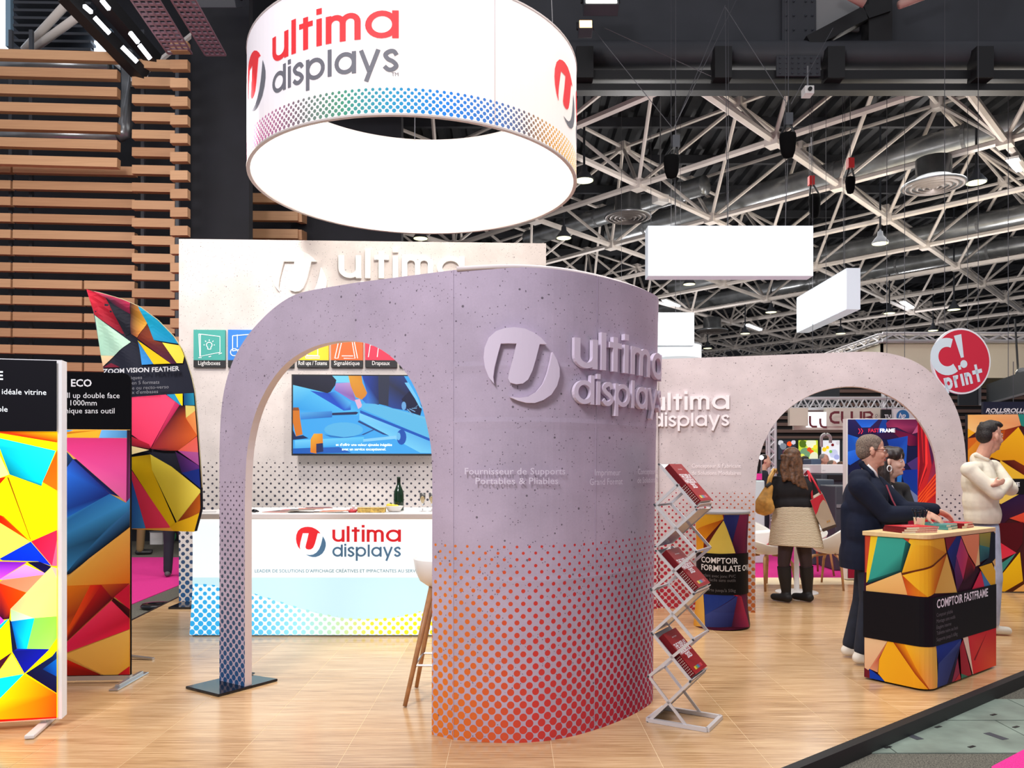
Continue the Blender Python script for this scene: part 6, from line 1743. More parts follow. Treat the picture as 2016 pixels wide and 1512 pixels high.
# ================================================================ things on the reception counter
zc_ = 1.0575
def onC(u, v, dz=0): 
    p = G(u, v, zc_); return p
def onCy(u, y): return V(((u-CX)/F*y, y, zc_))
# bottle
p = onCy(785, 7.15); t = thing('champagne_bottle', 'dark green champagne bottle standing at the back of the white counter', 'bottle', p)
s = .31/.31; mb = MB(); mb.lathe([(.0, .0), (.044, .002), (.046, .01), (.046, .15), (.042, .175), (.03, .205), (.018, .235), (.0155, .26), (.0155, .29), (.017, .292), (.017, .305), (0, .307)], p, 24, 1, 1); mb.build('glass_body', mat('bottle_green', (10, 44, 24), .06, 0, .6), t, smooth=True)
mb = MB(); mb.lathe([(.0162, .245), (.0165, .29)], p, 16, cap=False); mb.build('foil', mat('foil_dark', (20, 36, 26), .3, .4), t)
M['glass'] = bpy.data.materials.new('clear_glass'); M['glass'].use_nodes = True
b_ = M['glass'].node_tree.nodes['Principled BSDF']; b_.inputs['Transmission Weight'].default_value = .95; b_.inputs['Roughness'].default_value = .02; b_.inputs['Base Color'].default_value = (1, 1, 1, 1)
M['champagne'] = mat('champagne', (232, 200, 120), .1); 
for u, y, lab in ((832, 7.0, 'full champagne flute on the counter right of the bottle, the left one'), (850, 7.0, 'full champagne flute on the counter partly behind the arch edge, the right one')):
    p = onCy(u, y); t = thing('champagne_flute', lab, 'glass', p, 0, 'champagne flutes')
    mb = MB(); mb.lathe([(.03, .0), (.03, .003), (.004, .006), (.0035, .055), (.012, .065), (.024, .10), (.027, .165), (.025, .165), (.022, .102), (.010, .07), (0, .066)], p, 18, cap=False); mb.build('glass', M['glass'], t, smooth=True)
    mb = MB(); mb.lathe([(0, .069), (.009, .072), (.0215, .103), (.0235, .15), (0, .15)], p, 16); mb.build('wine', M['champagne'], t, smooth=True)
# bowl with lemons
p = onCy(776, 6.93); t = thing('fruit_bowl', 'white slanted bowl holding lemons in front of the bottle', 'bowl', p)
mb = MB(); mb.lathe([(.0, .003), (.045, .003), (.055, .01), (.082, .052), (.078, .054), (.05, .014), (0, .01)], p, 24, 1, .8); mb.build('bowl', M['whiteplastic'], t, smooth=True)
for i, (dx, dy, dz) in enumerate(((-.045, 0, .055), (-.015, .02, .05), (.02, -.01, .045))):
    mb = MB(); c = p+V((dx, dy, dz)); mb.ball(c, (.026, .02, .02), 12, 8); o = mb.build('lemon', mat('lemon', (246, 206, 50), .45) if 'lemon' not in bpy.data.materials else bpy.data.materials['lemon'], smooth=True)
    tag(o, ['leftmost lemon in the white bowl', 'middle lemon in the white bowl', 'rightmost lemon in the white bowl'][i], 'lemon', 'lemons in the bowl')
# snack packs, sweets
p = onCy(732, 6.86); t = thing('snack_box', 'long clear box of golden biscuits beside the fruit bowl', 'snack box', p)
mb = MB(); mb.box(p+V((0, 0, .02)), (.235, .10, .04)); mb.build('biscuit_block', mat('biscuit', (226, 176, 90), .6, var=.25, vscale=50), t, bevel=.006)
mb = MB(); mb.box(p+V((0, 0, .0425)), (.24, .105, .004)); mb.build('box_lid', mat('lid_gold', (244, 214, 140), .25), t)
p = onCy(694, 6.85); t = thing('sweet_dish', 'small red dish of white sweets beside the biscuit box', 'dish', p)
mb = MB(); mb.lathe([(.0, 0), (.03, .0), (.05, .02), (.046, .022), (.02, .008), (0, .008)], p, 20); mb.build('dish', mat('dish_red', (226, 70, 80), .4), t, smooth=True)
for dx, dz in ((-.035, .024), (-.005, .036), (.03, .03), (.008, .05)):
    mb = MB(); mb.ball(p+V((dx, 0, dz)), (.018, .016, .014), 10, 6); mb.build('sweet', M['white'], t, smooth=True)
# pen pot
p = onCy(486, 6.95); t = thing('pen_pot', 'white cup of black pens on the left of the white counter', 'pen pot', p)
mb = MB(); mb.lathe([(.0, 0), (.022, 0), (.028, .06), (.025, .06), (.02, .006), (0, .006)], p, 18); mb.build('cup', M['white'], t, smooth=True)
for k in range(6):
    a = k*1.1; mb = MB(); mb.tube([p+V((.006*math.cos(a), .006*math.sin(a), .01)), p+V((.03*math.cos(a), .02*math.sin(a), .10+.012*(k % 3)))], .0035, 6); mb.build('pen', M['black'], t)
p = onCy(494, 6.80); t = thing('sunglasses', 'folded black sunglasses on the left front of the white counter', 'sunglasses', p)
for s in (-1, 1):
    mb = MB(); mb.ball(p+V((s*.03, 0, .017)), (.027, .008, .015), 12, 8); mb.build('lens', M['blackgloss'], t, smooth=True)
mb = MB(); mb.tube([p+V((-.055, .004, .02)), p+V((-.04, .03, .008)), p+V((.05, .035, .006))], .004, 6); mb.tube([p+V((.055, .004, .02)), p+V((.06, .03, .008)), p+V((-.02, .045, .006))], .004, 6); mb.build('temple', M['black'], t)
# brochures laid in two fans
cols = [(176, 60, 70), (60, 50, 54), (200, 90, 96), (40, 40, 44), (214, 130, 110), (120, 50, 60)]
for k in range(6):
    y = 6.87+.04*(k % 3); p = onCy(548+k*16, y)+V((0, 0, .001+k*.0062)); rz = -.25+.13*k
    t = thing('brochure', ['dark red brochure at the left bottom of the fanned pile on the counter', 'black brochure second from below in the fanned pile on the counter', 'rose brochure third from below in the fanned pile on the counter', 'charcoal brochure fourth from below in the fanned pile on the counter', 'salmon brochure fifth from below in the fanned pile on the counter', 'maroon brochure topmost of the fanned pile on the counter'][k], 'brochure', p, rz, 'fanned brochures')
    mb = MB(); mb.box((0, 0, .002), (.21, .297*.6, .004)); mb.build('page_block', M['paper'], t, local=True)
    mb = MB(); mb.box((0, 0, .005), (.211, .298*.6, .0016)); nm = 'broch_%d' % k; mb.build('cover', mat(nm, cols[k], .3), t, local=True)
for k in range(3):
    p = onCy(640+k*14, 6.84)+V((0, 0, .001+k*.0062)); t = thing('brochure', ['dark brochure under the orange leaflets near the sweets', 'orange brochure between the fanned pile and the sweets', 'peach brochure topmost near the red sweet dish'][k], 'brochure', p, .2-.2*k, 'brochures near the sweets')
    mb = MB(); mb.box((0, 0, .002), (.19, .13, .004)); mb.build('page_block', M['paper'], t, local=True)
    mb = MB(); mb.box((0, 0, .005), (.191, .131, .0016)); nm = 'brochb_%d' % k; mb.build('cover', mat(nm, [(60, 44, 44), (226, 110, 60), (240, 150, 110)][k], .3), t, local=True)
p = onCy(400, 7.0); mb = MB(); mb.box(p+V((0, 0, .004)), (.21, .297, .006), (0, 0, .4)); o = mb.build('paper_sheet', M['white']); tag(o, 'white papers on the left end of the reception counter', 'paper')

# black oval floor plate outside the platform
p = G(312, 1198, HF); t = thing('water_base', 'glossy black oval weight ring lying on the grey aisle carpet', 'base weight', p)
mb = MB(); mb.lathe([(.05, .0), (.17, .0), (.19, .03), (.17, .055), (.08, .06), (.05, .04)], p, 28, 1, .8, cap=False); mb.build('ring', M['blackgloss'], t, smooth=True)
mb = MB(); mb.lathe([(.0, .0), (.03, .0), (.03, .07), (0, .07)], p+V((.08, 0, 0)), 14); mb.build('cap', M['black'], t)

# ================================================================ on the folding counter
zt_ = ztc+.0145
def onF(u, v): return G(u, v, zt_)
M['bookrose'] = mat('book_rose', (196, 40, 46), .5, 0, .2)
ang = math.atan2(r_.y, r_.x)
def hbook(p, rz, lab, grp, th=.011, teal=False, w_=.21, l_=.2):
    t = thing('handbook', lab, 'book', p, rz, grp)
    mb = MB(); mb.box((0, 0, th/2), (l_, w_, th)); mb.build('page_block', M['paper'], t, local=True)
    m = (bpy.data.materials.get('book_teal') or mat('book_teal', (70, 140, 140), .4)) if teal else M['bookrose']
    mb = MB(); mb.box((0, 0, th+.0008), (l_+.002, w_+.002, .0016)); mb.build('cover', m, t, local=True)
    mb = MB(); mb.box((-l_/2-.001, 0, th/2+.0008), (.0018, w_+.002, th+.0016)); mb.build('spine', M['bookdark'] if not teal else m, t, local=True)
    mb = MB()
    for j in range(3):
        for i in range(16): mb.box((-l_*.1+i*l_*.6/16, -w_/2-.0004, .002+j*.0034), (.004, .0016, .0018))
    mb.build('edge_dot', M['bookrose'] if not teal else m, t, local=True, kind='stuff')
    if not teal:
        mb = MB(); f = lambda x, y: V((x-.04, y+.01, th+.0022)); text_on(mb, 'HANDBOOK', f, width=.1, bold=.02, res=1); text_on(mb, 'THE DISPLAY', lambda x, y: V((x-.04, y+.04, th+.0022)), width=.1, bold=.02, res=1); mb.build('cover_text', M['textwhite'], t, local=True)
    return t
pA = onF(1785, 1042)
names = ['lowest of three red handbooks on the near side of the wooden counter top', 'middle of three red handbooks on the near side of the wooden counter top', 'topmost of three red handbooks beside the paper cup']
pc = V((K2.x, K2.y))+r_*.165+l_*.19
for k in range(3): hbook(V((pc.x+.006*k, pc.y, zt_+.0005+k*.0135)), ang-.5+.05*k, names[k], 'near handbook stack', w_=.2, l_=.26)
pc2 = V((K2.x, K2.y))+r_*.60+l_*.2
hbook(V((*pc2, zt_+.0005)), ang+.1, 'lower teal handbook under the open red ones at the middle of the counter top', 'middle handbook stack', .016, True, .2, .2)
hbook(V((*(pc2+V((.0, .01))), zt_+.019)), ang+.06, 'upper teal handbook under the open red ones at the middle of the counter top', 'middle handbook stack', .016, True, .2, .2)
pc3 = V((K2.x, K2.y))+r_*.83+l_*.2
hbook(V((*pc3, zt_+.0005)), ang+.02, 'lower red handbook at the far right of the wooden counter top', 'far handbook stack', .016, False, .22, .21)
hbook(V((*pc3, zt_+.019)), ang+.12, 'upper red handbook at the far right of the wooden counter top', 'far handbook stack', .016, False, .22, .21)
# paper cup with black stirrers
pc = V((K2.x, K2.y))+r_*.235+l_*.35
p = V((*pc, zt_)); p = V(((1810-CX)/F*5.47, 5.47, zt_))
t = thing('paper_cup', 'white paper cup full of black stirring sticks on the wooden counter top', 'cup', p)
mb = MB(); mb.lathe([(.0, 0), (.028, 0), (.037, .085), (.039, .088), (.034, .085), (.026, .006), (0, .006)], p, 24); mb.build('cup', mat('cup_paper', (236, 228, 206), .7), t, smooth=True)
for k in range(14):
    a = k*2.4; rr = .008+.0016*k; mb = MB(); q0_ = p+V((rr*.6*math.cos(a), rr*.6*math.sin(a), .01)); q1_ = p+V((rr*1.9*math.cos(a), rr*1.9*math.sin(a), .13+.012*math.sin(k*5)))
    mb.tube([q0_, q1_], .003, 5); mb.ball(q1_, (.006, .004, .008), 8, 5); mb.build('stirrer', M['blackgloss'], t)

# ================================================================ chairs and table behind the arch
def chair(loc, rz, lab):
    t = thing('shell_chair', lab, 'chair', loc, rz, 'white shell chairs')
    # seat bucket
    mb = MB(); n = 20; rings = []
    prof = [(.05, .40), (.16, .405), (.22, .43), (.26, .50)]
    vs = []; fs = []
    for j, (r, z) in enumerate(prof):
        for k in range(n):
            a = 2*PI*k/n; back = max(0, math.cos(a-PI/2))       # +y is the back
            side = max(0, abs(math.cos(a)))
            zz = z+(j >= 2)*((.04 if j == 2 else .10)*side**2*.9+(.10 if j == 2 else .30)*back**1.5)
            vs.append(V((r*1.02*math.cos(a), r*(1.0+.12*back*(j > 2))*math.sin(a), zz)))
    for j in range(3):
        for k in range(n): fs.append((j*n+k, j*n+(k+1) % n, (j+1)*n+(k+1) % n, (j+1)*n+k))
    fs.append(tuple(range(n))[::-1]); mb.add(vs, fs)
    o = mb.build('seat_shell', M['whiteplastic'], t, smooth=True, local=True); sm = o.modifiers.new('solid', 'SOLIDIFY'); sm.thickness = .014; ss = o.modifiers.new('sub', 'SUBSURF'); ss.levels = 1; ss.render_levels = 1
    for sx, sy in ((-1, -1), (1, -1), (1, 1), (-1, 1)):
        mb = MB(); mb.tube([(.25*sx, .24*sy, 0), (.22*sx, .2*sy, .3), (.18*sx, .16*sy, .375), (.05*sx, .05*sy, .395)], [.013, .018, .018, .014], 8); mb.build('leg', oak(), t, smooth=True, local=True)
    return t
c0 = chair(G(1516, 1160)+V((0, .15, 0)), PI*.15, 'white shell chair with oak legs left of the table, bag on it')
dup(c0, G(1655, 1158)+V((-.04, .15, 0)), -PI*.75, 'white shell chair with oak legs between the woman and the man in the suit')
dup(c0, G(1596, 1132)+V((0, .1, 0)), PI*.02, 'white shell chair behind the table, mostly hidden by the woman with the bags')
p = G(1581, 1172)+V((0, .2, 0)); t = thing('pedestal_table', 'round white pedestal table among the white chairs', 'table', p)
mb = MB(); mb.lathe([(.0, .0), (.24, .0), (.235, .012), (.03, .03), (.028, .68), (.05, .715), (0, .715)], p, 32); mb.build('pedestal', M['white'], t, smooth=True)
mb = MB(); mb.lathe([(.0, .715), (.27, .715), (.28, .73), (.27, .745), (0, .745)], p, 36); mb.build('table_top', M['white'], t)
# white bag on the left chair
p = G(1512, 1160)+V((.02, .12, .43)); t = thing('carrier_bag', 'white carrier bag with a red ribbon on the left white chair', 'bag', p)
mb = MB(); mb.prism([p+V((-.17, -.1, 0)), p+V((.17, -.1, 0)), p+V((.19, -.05, .2)), p+V((.1, -.02, .26)), p+V((-.15, -.03, .24))], (0, .18, 0)); mb.build('bag_body', M['white'], t, bevel=.02)
mb = MB(); mb.tube([p+V((-.17, -.11, .05)), p+V((-.02, -.12, .1)), p+V((.12, -.09, .24)), p+V((.16, -.07, .27))], .012, 6); mb.build('ribbon', mat('ribbon_red', (205, 30, 60), .5), t, smooth=True)
p = G(1560, 1140)+V((-.2, 0, .75))
# red leaflet stand beside the wall edge
# ================================================================ red round sign
c = P(1893, 711, 12.5); rr = 65/F*12.5
t = thing('round_sign', 'tilted red round hanging sign with white border and white lettering', 'sign', c)
R = Matrix.Rotation(.0, 3, 'Z') @ Matrix.Rotation(math.radians(90), 3, 'X')
yaw = Matrix.Rotation(.17, 3, 'Z')
def sg(x, y, off=0): return c+yaw @ V((x, -off, y))
def disc(r, o0, o1, m, nm):
    mb = MB(); n = 48; poly_ = [sg(r*math.cos(2*PI*k/n), r*math.sin(2*PI*k/n), o1) for k in range(n)]; mb.prism(poly_, tuple(sg(0, 0, o0)-sg(0, 0, o1))); mb.build(nm, m, t)
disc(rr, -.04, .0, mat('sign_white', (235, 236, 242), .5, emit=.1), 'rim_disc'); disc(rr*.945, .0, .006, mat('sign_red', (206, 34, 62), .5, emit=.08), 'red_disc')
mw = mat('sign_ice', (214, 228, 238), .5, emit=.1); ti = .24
rot2 = lambda x, y: (x*math.cos(ti)-y*math.sin(ti), x*math.sin(ti)+y*math.cos(ti))
def sgt(x, y): a, b = rot2(x, y); return sg(a*rr, b*rr, .010)
mb = MB()
for qd in ribbon(arc(-.46, .24, .43, 55, 298, 20), .27): mb.add([sgt(*p) for p in qd], [(0, 1, 2, 3)])
mb.build('letter_c', mw, t)
mb = MB(); mb.add([sgt(-.09, .80), sgt(.17, .80), sgt(.09, .10), sgt(-.01, .10)], [(0, 1, 2, 3)]); pl_ = [sgt(.04+.12*math.cos(2*PI*k/16), -.10+.12*math.sin(2*PI*k/16)) for k in range(16)]; mb.add(pl_, [tuple(range(16))]); mb.build('exclamation_mark', mw, t)
mb = MB()
for qd in word2d('print', -.74, .60, -.74, .37, .58, -.11, .12, .07): mb.add([sgt(*p) for p in qd], [(0, 1, 2, 3)])
mb.build('lettering', mw, t)
for dx in (-.3, .3): mb = MB(); mb.tube([sg(dx, rr*.9), sg(dx, rr*.9)+V((0, 0, 7.5))], .005, 5); mb.build('suspension_wire', M['wire'], t)

# ================================================================ neighbouring stands
def zz_(v, y): return H+(HZ-v)/F*y
def xx_(u, y): return (u-CX)/F*y
def card(name, lab, cat, u0, v0, u1, v1, y, dep, m, part='panel', grp=None):
    t = thing(name, lab, cat, (xx_((u0+u1)/2, y), y, zz_(max(v0, v1), y)), 0, grp)
    mb = MB(); mb.box(((xx_(u0, y)+xx_(u1, y))/2, y+dep/2, (zz_(v0, y)+zz_(v1, y))/2), (xx_(u1, y)-xx_(u0, y), dep, abs(zz_(v0, y)-zz_(v1, y)))); mb.build(part, m, t); return t
def hang(t, u, v, y, to=11):
    mb = MB(); p = P(u, v, y); mb.tube([p, V((p.x, p.y, to))], .006, 5); mb.build('suspension_wire', M['wire'], t)
# dark hanging banners
t = card('hanging_banner', 'dark blank hanging banner seen at the top of the right arch', 'banner', 1530, 762, 1653, 797, 17, .06, M['bannergrey'])
mb = MB(); mb.bar(P(1530, 798, 17), P(1653, 798, 17), .08, .03); mb.build('edge_rail', M['alu'], t); hang(t, 1600, 762, 17)
t = card('hanging_banner', 'narrow dark blank banner under the red round sign', 'banner', 1888, 757, 1932, 798, 17, .06, M['bannergrey'])
mb = MB(); mb.bar(P(1929, 757, 16.95), P(1929, 798, 16.95), .04, .04); mb.build('edge_rail', M['alu'], t); hang(t, 1905, 757, 17)
a, b = P(1942, 758, 17), P(2060, 737, 13.5)
t = thing('hanging_banner', 'large dark blank banner right of the red round sign, turned aside', 'banner', (a+b)/2)
zb0, zb1 = zz_(796, 17), zz_(757, 17)
mb = MB(); mb.prism([V((a.x, a.y, zb0)), V((b.x, b.y, zb0)), V((b.x, b.y, zb1)), V((a.x, a.y, zb1))], (.05, .06, 0)); mb.build('panel', M['bannergrey'], t)
mb = MB(); mb.bar(V((a.x, a.y, zb0)), V((b.x, b.y, zb0)), .05, .04); mb.build('edge_rail', M['alu'], t); hang(t, 1985, 745, 15.5)
t = card('hanging_banner', 'navy hanging banner with slanted white lettering over the golden display', 'banner', 1936, 791, 2080, 815, 13, .06, mat('navy_banner', (16, 22, 52), .6))
mb = MB(); SV = VSurf([(xx_(1936, 13), 13), (xx_(2080, 13), 13)])
q, z = SV.sz(1940, 812); text_on(mb, 'ROLLSROLLER', lambda x, y: SV.pt(q+x, z+y, .01), width=.74, height=.068, bold=.03, shear=.35); mb.build('lettering', M['textwhite'], t)
mb = MB(); q, z = SV.sz(1945, 815.5); text_on(mb, 'FLATBED APPLICATOR', lambda x, y: SV.pt(q+x, z+y, .01), width=.62, height=.022, shear=.35); mb.build('small_lettering', M['textwhite'], t); hang(t, 1995, 791, 13.03, 3.2)
# cream canopy with lattice truss
t = thing('fabric_canopy', 'cream stretched cloth canopy on a lattice truss behind the red round sign', 'canopy', (12, 20, 3.5))
xk, yk = xx_(1735, 18), 18.0
zc0, zc1 = zz_(744, 18), zz_(676, 18)
mb = MB()
mb.prism([(xk, yk, zc1), (xk+9, yk, zc1), (xk+9, yk, zc0), (xk, yk, zc0)], (0, .05, 0)); mb.prism([(xk, yk, zc1), (xk, yk+10, zc1), (xk, yk+10, zc0), (xk, yk, zc0)], (.05, 0, 0)); mb.build('cloth_side', mat('canopy_cloth', (232, 220, 194), .8, bump=.6, bscale=3), t)
mb = MB(); mb.box((xk+4.5, yk+5, zc1), (9, 10, .03)); mb.build('cloth_top', bpy.data.materials['canopy_cloth'], t)
def truss(p, q, hgt, n, parent, r=.03, name='lattice_truss', side=None):
    p, q = V(p), V(q); d = (q-p).normalized(); up = V((0, 0, 1)) if abs(d.z) < .9 else V((1, 0, 0)); sd = d.cross(up).normalized()*hgt
    up = up*hgt; mb = MB()
    for o in (V((0, 0, 0)), up, sd, up+sd): mb.tube([p+o, q+o], r, 6)
    for k in range(n):
        a, b = p.lerp(q, k/n), p.lerp(q, (k+1)/n)
        if k % 2: a, b = b, a
        for o, o2 in ((V((0, 0, 0)), up), (sd, up+sd), (V((0, 0, 0)), sd), (up, up+sd)): mb.tube([a+o, b+o2], r*.55, 5, cap=False)
    return mb.build(name, M['alu2'], parent)
truss((xk-.1, yk-.1, zc1+.02), (xk+9, yk-.1, zc1+.02), .17, 30, t); truss((xk-.1, yk-.1, zc1+.02), (xk-.1, yk+10, zc1+.02), .17, 30, t)
for x_, y_ in ((xk, yk), (xk+6.5, yk), (xk, yk+9.8)):
    mb = MB(); mb.tube([(x_+.12, y_+.15, HF), (x_+.12, y_+.15, zc1)], .05, 8); mb.build('canopy_post', M['alu2'], t)
p = P(2010, 735, 16.8); t = thing('floodlight', 'glaring spotlight at the right frame edge under the cream canopy', 'lamp', p)
mb = MB(); mb.lathe([(.12, 0), (.13, .02), (.1, .22), (.04, .26)], p, 16, rot=(PI*.6, 0, 0)); mb.build('housing', M['darkgrey'], t); mb = MB(); mb.ball(p+V((0, -.02, 0)), .11, 14, 8); mb.build('lamp_face', bpy.data.materials['flood_glow'], t, smooth=True); mb = MB(); mb.tube([p+V((0, .1, .1)), p+V((0, .2, 1.2))], .02, 6); mb.build('arm', M['black'], t)

# lounge sign on truss
ys = 16.0
t = thing('fascia_sign', 'cream fascia sign with big maroon rounded letters on a lattice truss', 'sign', (xx_(1640, ys), ys, zz_(846, ys)))
mcr = mat('fascia_cream', (222, 216, 200), .6); mmr = mat('fascia_maroon', (112, 44, 52), .5)
def fpan(u0, v0, u1, v1, m, y=ys, nm='fascia_panel', d=.12):
    mb = MB(); mb.box(((xx_(u0, y)+xx_(u1, y))/2, y+d/2, (zz_(v0, y)+zz_(v1, y))/2), (xx_(u1, y)-xx_(u0, y), d, zz_(v0, y)-zz_(v1, y))); mb.build(nm, m, t)
fpan(1626, 803, 1735, 840, mcr, ys+.1); fpan(1555, 803, 1591, 838, mat('fascia_plain', (224, 216, 196), .6), ys-.1); fpan(1591, 811, 1627, 841, mat('fascia_lit', (244, 248, 252), .5, emit=.9), ys-.02, 'lit_panel'); fpan(1564, 838, 1662, 846, mcr, ys+.12, 'lower_band')
FS = VSurf([(xx_(1590, ys), ys-.14), (xx_(1740, ys), ys-.14)])
def fl(paths, wpx, nm='lettering'):
    mb = MB()
    for k, pth in enumerate(paths):
        for qd in ribbon(pth, wpx): mb.add([FS.uv3(p[0], p[1], .02+k*.002) for p in qd], [(0, 1, 2, 3)])
    mb.build(nm, mmr, t)
rc_ = lambda cx, cy, r, a0_, a1_: [(x, y) for x, y in arc(cx, cy, r, a0_, a1_, 6)]
fl([[(1594, 819), (1594, 832)]+[(1594+x, 832+y) for x, y in ((1, 5), (5, 8), (14, 8))], [(1614, 824), (1614, 833), (1616, 839), (1621, 841), (1627, 841)]], 4.2)
fl([[(1652, 812), (1642, 812), (1636, 815), (1634, 822), (1636, 829), (1642, 832), (1652, 832)], [(1657, 810), (1657, 826), (1659, 831), (1664, 832), (1668, 832)], [(1676, 810), (1676, 827), (1680, 832), (1690, 832), (1694, 827), (1694, 810)], [(1700, 832), (1700, 812), (1712, 812), (1716, 816), (1714, 821), (1702, 822), (1714, 822), (1717, 827), (1714, 832), (1700, 832)]], 5)
mb = MB(); q, z = FS.sz(1727, 824); text_on(mb, 'EXPO', lambda x, y: FS.pt(q-y, z-.08+x, .02), width=.17); mb.build('small_lettering', M['darkgrey'], t)
truss(P(1490, 806, ys+.5), P(1800, 806, ys+.5), .22, 26, t)
t2 = t
t = thing('truss_tower', 'white lattice truss column standing just inside the right arch', 'truss', (xx_(1517, 15), 15, HF))
o = truss((xx_(1514, 15), 15, HF), (xx_(1514, 15), 15, zz_(806, 15)), .12, 22, t, .028); mb = MB(); mb.box((xx_(1517, 15), 15.06, HF+.02), (.4, .4, .03)); mb.build('base_plate', M['alu2'], t)
t = thing('truss_tower', 'lattice truss column holding the fascia sign, behind the blue display', 'truss', (xx_(1790, 16.4), 16.4, HF))
o = truss((xx_(1785, 16.4), 16.4, HF), (xx_(1785, 16.4), 16.4, zz_(806, 16)), .2, 22, t, .028); mb = MB(); mb.box((xx_(1790, 16.4), 16.46, HF+.02), (.4, .4, .03)); mb.build('base_plate', M['alu2'], t)
t = card('logo_sign', 'white sign with round blue logo above the blue display', 'sign', 1759, 805, 1803, 830, 15.8, .08, mat('sign_plain', (222, 222, 222), .6))
LS = VSurf([(xx_(1750, 15.8), 15.8), (xx_(1810, 15.8), 15.8)])
mb = MB(); q, z = LS.sz(1777, 819.5); R_ = .128; mb.add([LS.pt(q+R_*math.cos(2*PI*k/28), z+R_*math.sin(2*PI*k/28), .01) for k in range(28)], [tuple(range(28))]); mb.build('blue_disc', mat('logo_blue', (44, 110, 168), .5), t)
mb = MB(); text_on(mb, 'hp', lambda x, y: LS.pt(q-.085+x, z-.03+y, .014), height=.1, bold=.02, shear=.28); mb.build('lettering', M['textwhite'], t)
hang(t, 1781, 805, 15.84, 9.4)
t = card('hanging_banner', 'narrow black sign with white capitals between the maroon lettering and the round logo', 'sign', 1736, 806, 1757, 830, 15.9, .06, M['black'])
mb = MB(); LS2 = VSurf([(xx_(1730, 15.9), 15.9), (xx_(1760, 15.9), 15.9)]); q, z = LS2.sz(1747, 823); text_on(mb, 'TU', lambda x, y: LS2.pt(q+x, z+y, .01), height=.07, align='c', bold=.03); mb.build('lettering', M['textwhite'], t); hang(t, 1746, 806, 15.93, 9.4)

# bright picture screens and their frame
t = thing('screen_frame', 'dark frame wall with bright picture screens behind the woman with the bags', 'screen wall', (xx_(1600, 17), 17, HF))
mb = MB(); mb.box(((xx_(1526, 17)+xx_(1700, 17))/2, 17.1, (zz_(863, 17)+HF)/2), (xx_(1700, 17)-xx_(1526, 17), .1, zz_(863, 17)-HF)); mb.build('frame', mat('frame_green', (34, 44, 44), .6), t)
SW = VSurf([(xx_(1520, 17), 17.05), (xx_(1710, 17), 17.05)])
def pict(u0, u1, v0, v1, bg, blobs, seed):
    g = Gfx(SW, .03, .0008, 1, 0, 0); X = g.poly; rnd = random.Random(seed)
    X([(u0, v0), (u1, v0), (u1, v1), (u0, v1)], bg)
    for (cu, cv, r, c) in blobs: X([(min(u1, max(u0, cu+r*math.cos(k*PI/6)*(1+.2*rnd.random()))), min(v1, max(v0, cv+r*math.sin(k*PI/6)*(1+.2*rnd.random())))) for k in range(12)], c)
    g.mb.build('picture_screen', bpy.data.materials.get('pic_glow') or vcmat('pic_glow', .4, emit=.8), t)
pict(1531, 1566, 867, 905, (46, 50, 60), [(1536, 872, 5, (190, 196, 200)), (1541, 879, 6, (120, 130, 140)), (1553, 874, 4.5, (236, 80, 30)), (1561, 871, 4, (200, 200, 210)), (1548, 892, 8, (90, 40, 60))], 1)
pict(1571, 1609, 867, 912, (190, 214, 60), [(1580, 874, 7, (80, 110, 30)), (1596, 873, 9, (226, 236, 200)), (1584, 892, 10, (110, 150, 110)), (1592, 885, 4, (220, 80, 30)), (1597, 890, 4, (240, 90, 30)), (1604, 880, 4, (240, 220, 60)), (1578, 899, 5, (220, 230, 90)), (1602, 900, 9, (220, 226, 190))], 2)
pict(1616, 1652, 867, 912, (226, 232, 236), [(1622, 885, 4, (240, 210, 40)), (1628, 881, 3, (240, 200, 30)), (1638, 876, 2.6, (120, 24, 30)), (1640, 893, 8, (190, 200, 226)), (1648, 872, 4, (210, 210, 214)), (1634, 889, 3, (130, 190, 90)), (1646, 900, 5, (160, 170, 214))], 3)
pict(1658, 1690, 867, 912, (206, 228, 226), [(1664, 892, 3, (230, 90, 50)), (1662, 880, 5, (236, 244, 244))], 4)
p = P(1627, 862, 16.8); mb = MB(); mb.tube([P(1617, 880, 16.8)]+[P(1626+9*math.cos(math.radians(a)), 863-8*math.sin(math.radians(a)), 16.8) for a in range(180, -1, -20)]+[P(1635, 872, 16.8)], .035, 8); mb.build('duct_hose', M['white'], t, smooth=True)
# print machines
def machine(u0, v0, u1, v1, y, dep, m, lab, nm='print_machine', extra=None):
    t = thing(nm, lab, 'machine', (xx_((u0+u1)/2, y), y, HF)); z1 = zz_(v0, y); z0 = HF+.0085 if v1 is None else zz_(v1, y)
    mb = MB(); mb.box(((xx_(u0, y)+xx_(u1, y))/2, y+dep/2, (z0+z1)/2), (xx_(u1, y)-xx_(u0, y), dep, z1-z0)); mb.build('cabinet', m, t, bevel=.02)
    return t, z0, z1
mg1 = mat('machine_slate', (74, 92, 116), .5)
t, z0, z1 = machine(1597, 903, 1617, None, 14.0, .4, mg1, 'tall slate machine cabinet behind the woman, topmost of the printer group')
mb = MB(); mb.box((xx_(1607, 13.99), 13.99, z1-.3), (.12, .01, .06)); mb.build('display_panel', M['blackgloss'], t)
t, z0, z1 = machine(1617, 932, 1663, None, 13.0, .9, M['darkgrey'], 'dark printer with white lid just left of the blue display')
mb = MB(); mb.box((xx_(1640, 13), 13.45, z1+.075), (xx_(1663, 13)-xx_(1617, 13), .9, .15)); mb.build('white_lid', M['white'], t, bevel=.01)
mb = MB(); mb.box((xx_(1645, 12.98), 12.98, z1-.07), (.26, .05, .09)); mb.build('paper_slot', M['black'], t)
MS = VSurf([(xx_(1610, 13), 12.99), (xx_(1670, 13), 12.99)]); mb = MB(); q, z = MS.sz(1619, 927); text_on(mb, 'PRINT', lambda x, y: MS.pt(q+x, z+y, .01), width=.05); mb.build('small_lettering', M['grey'], t)
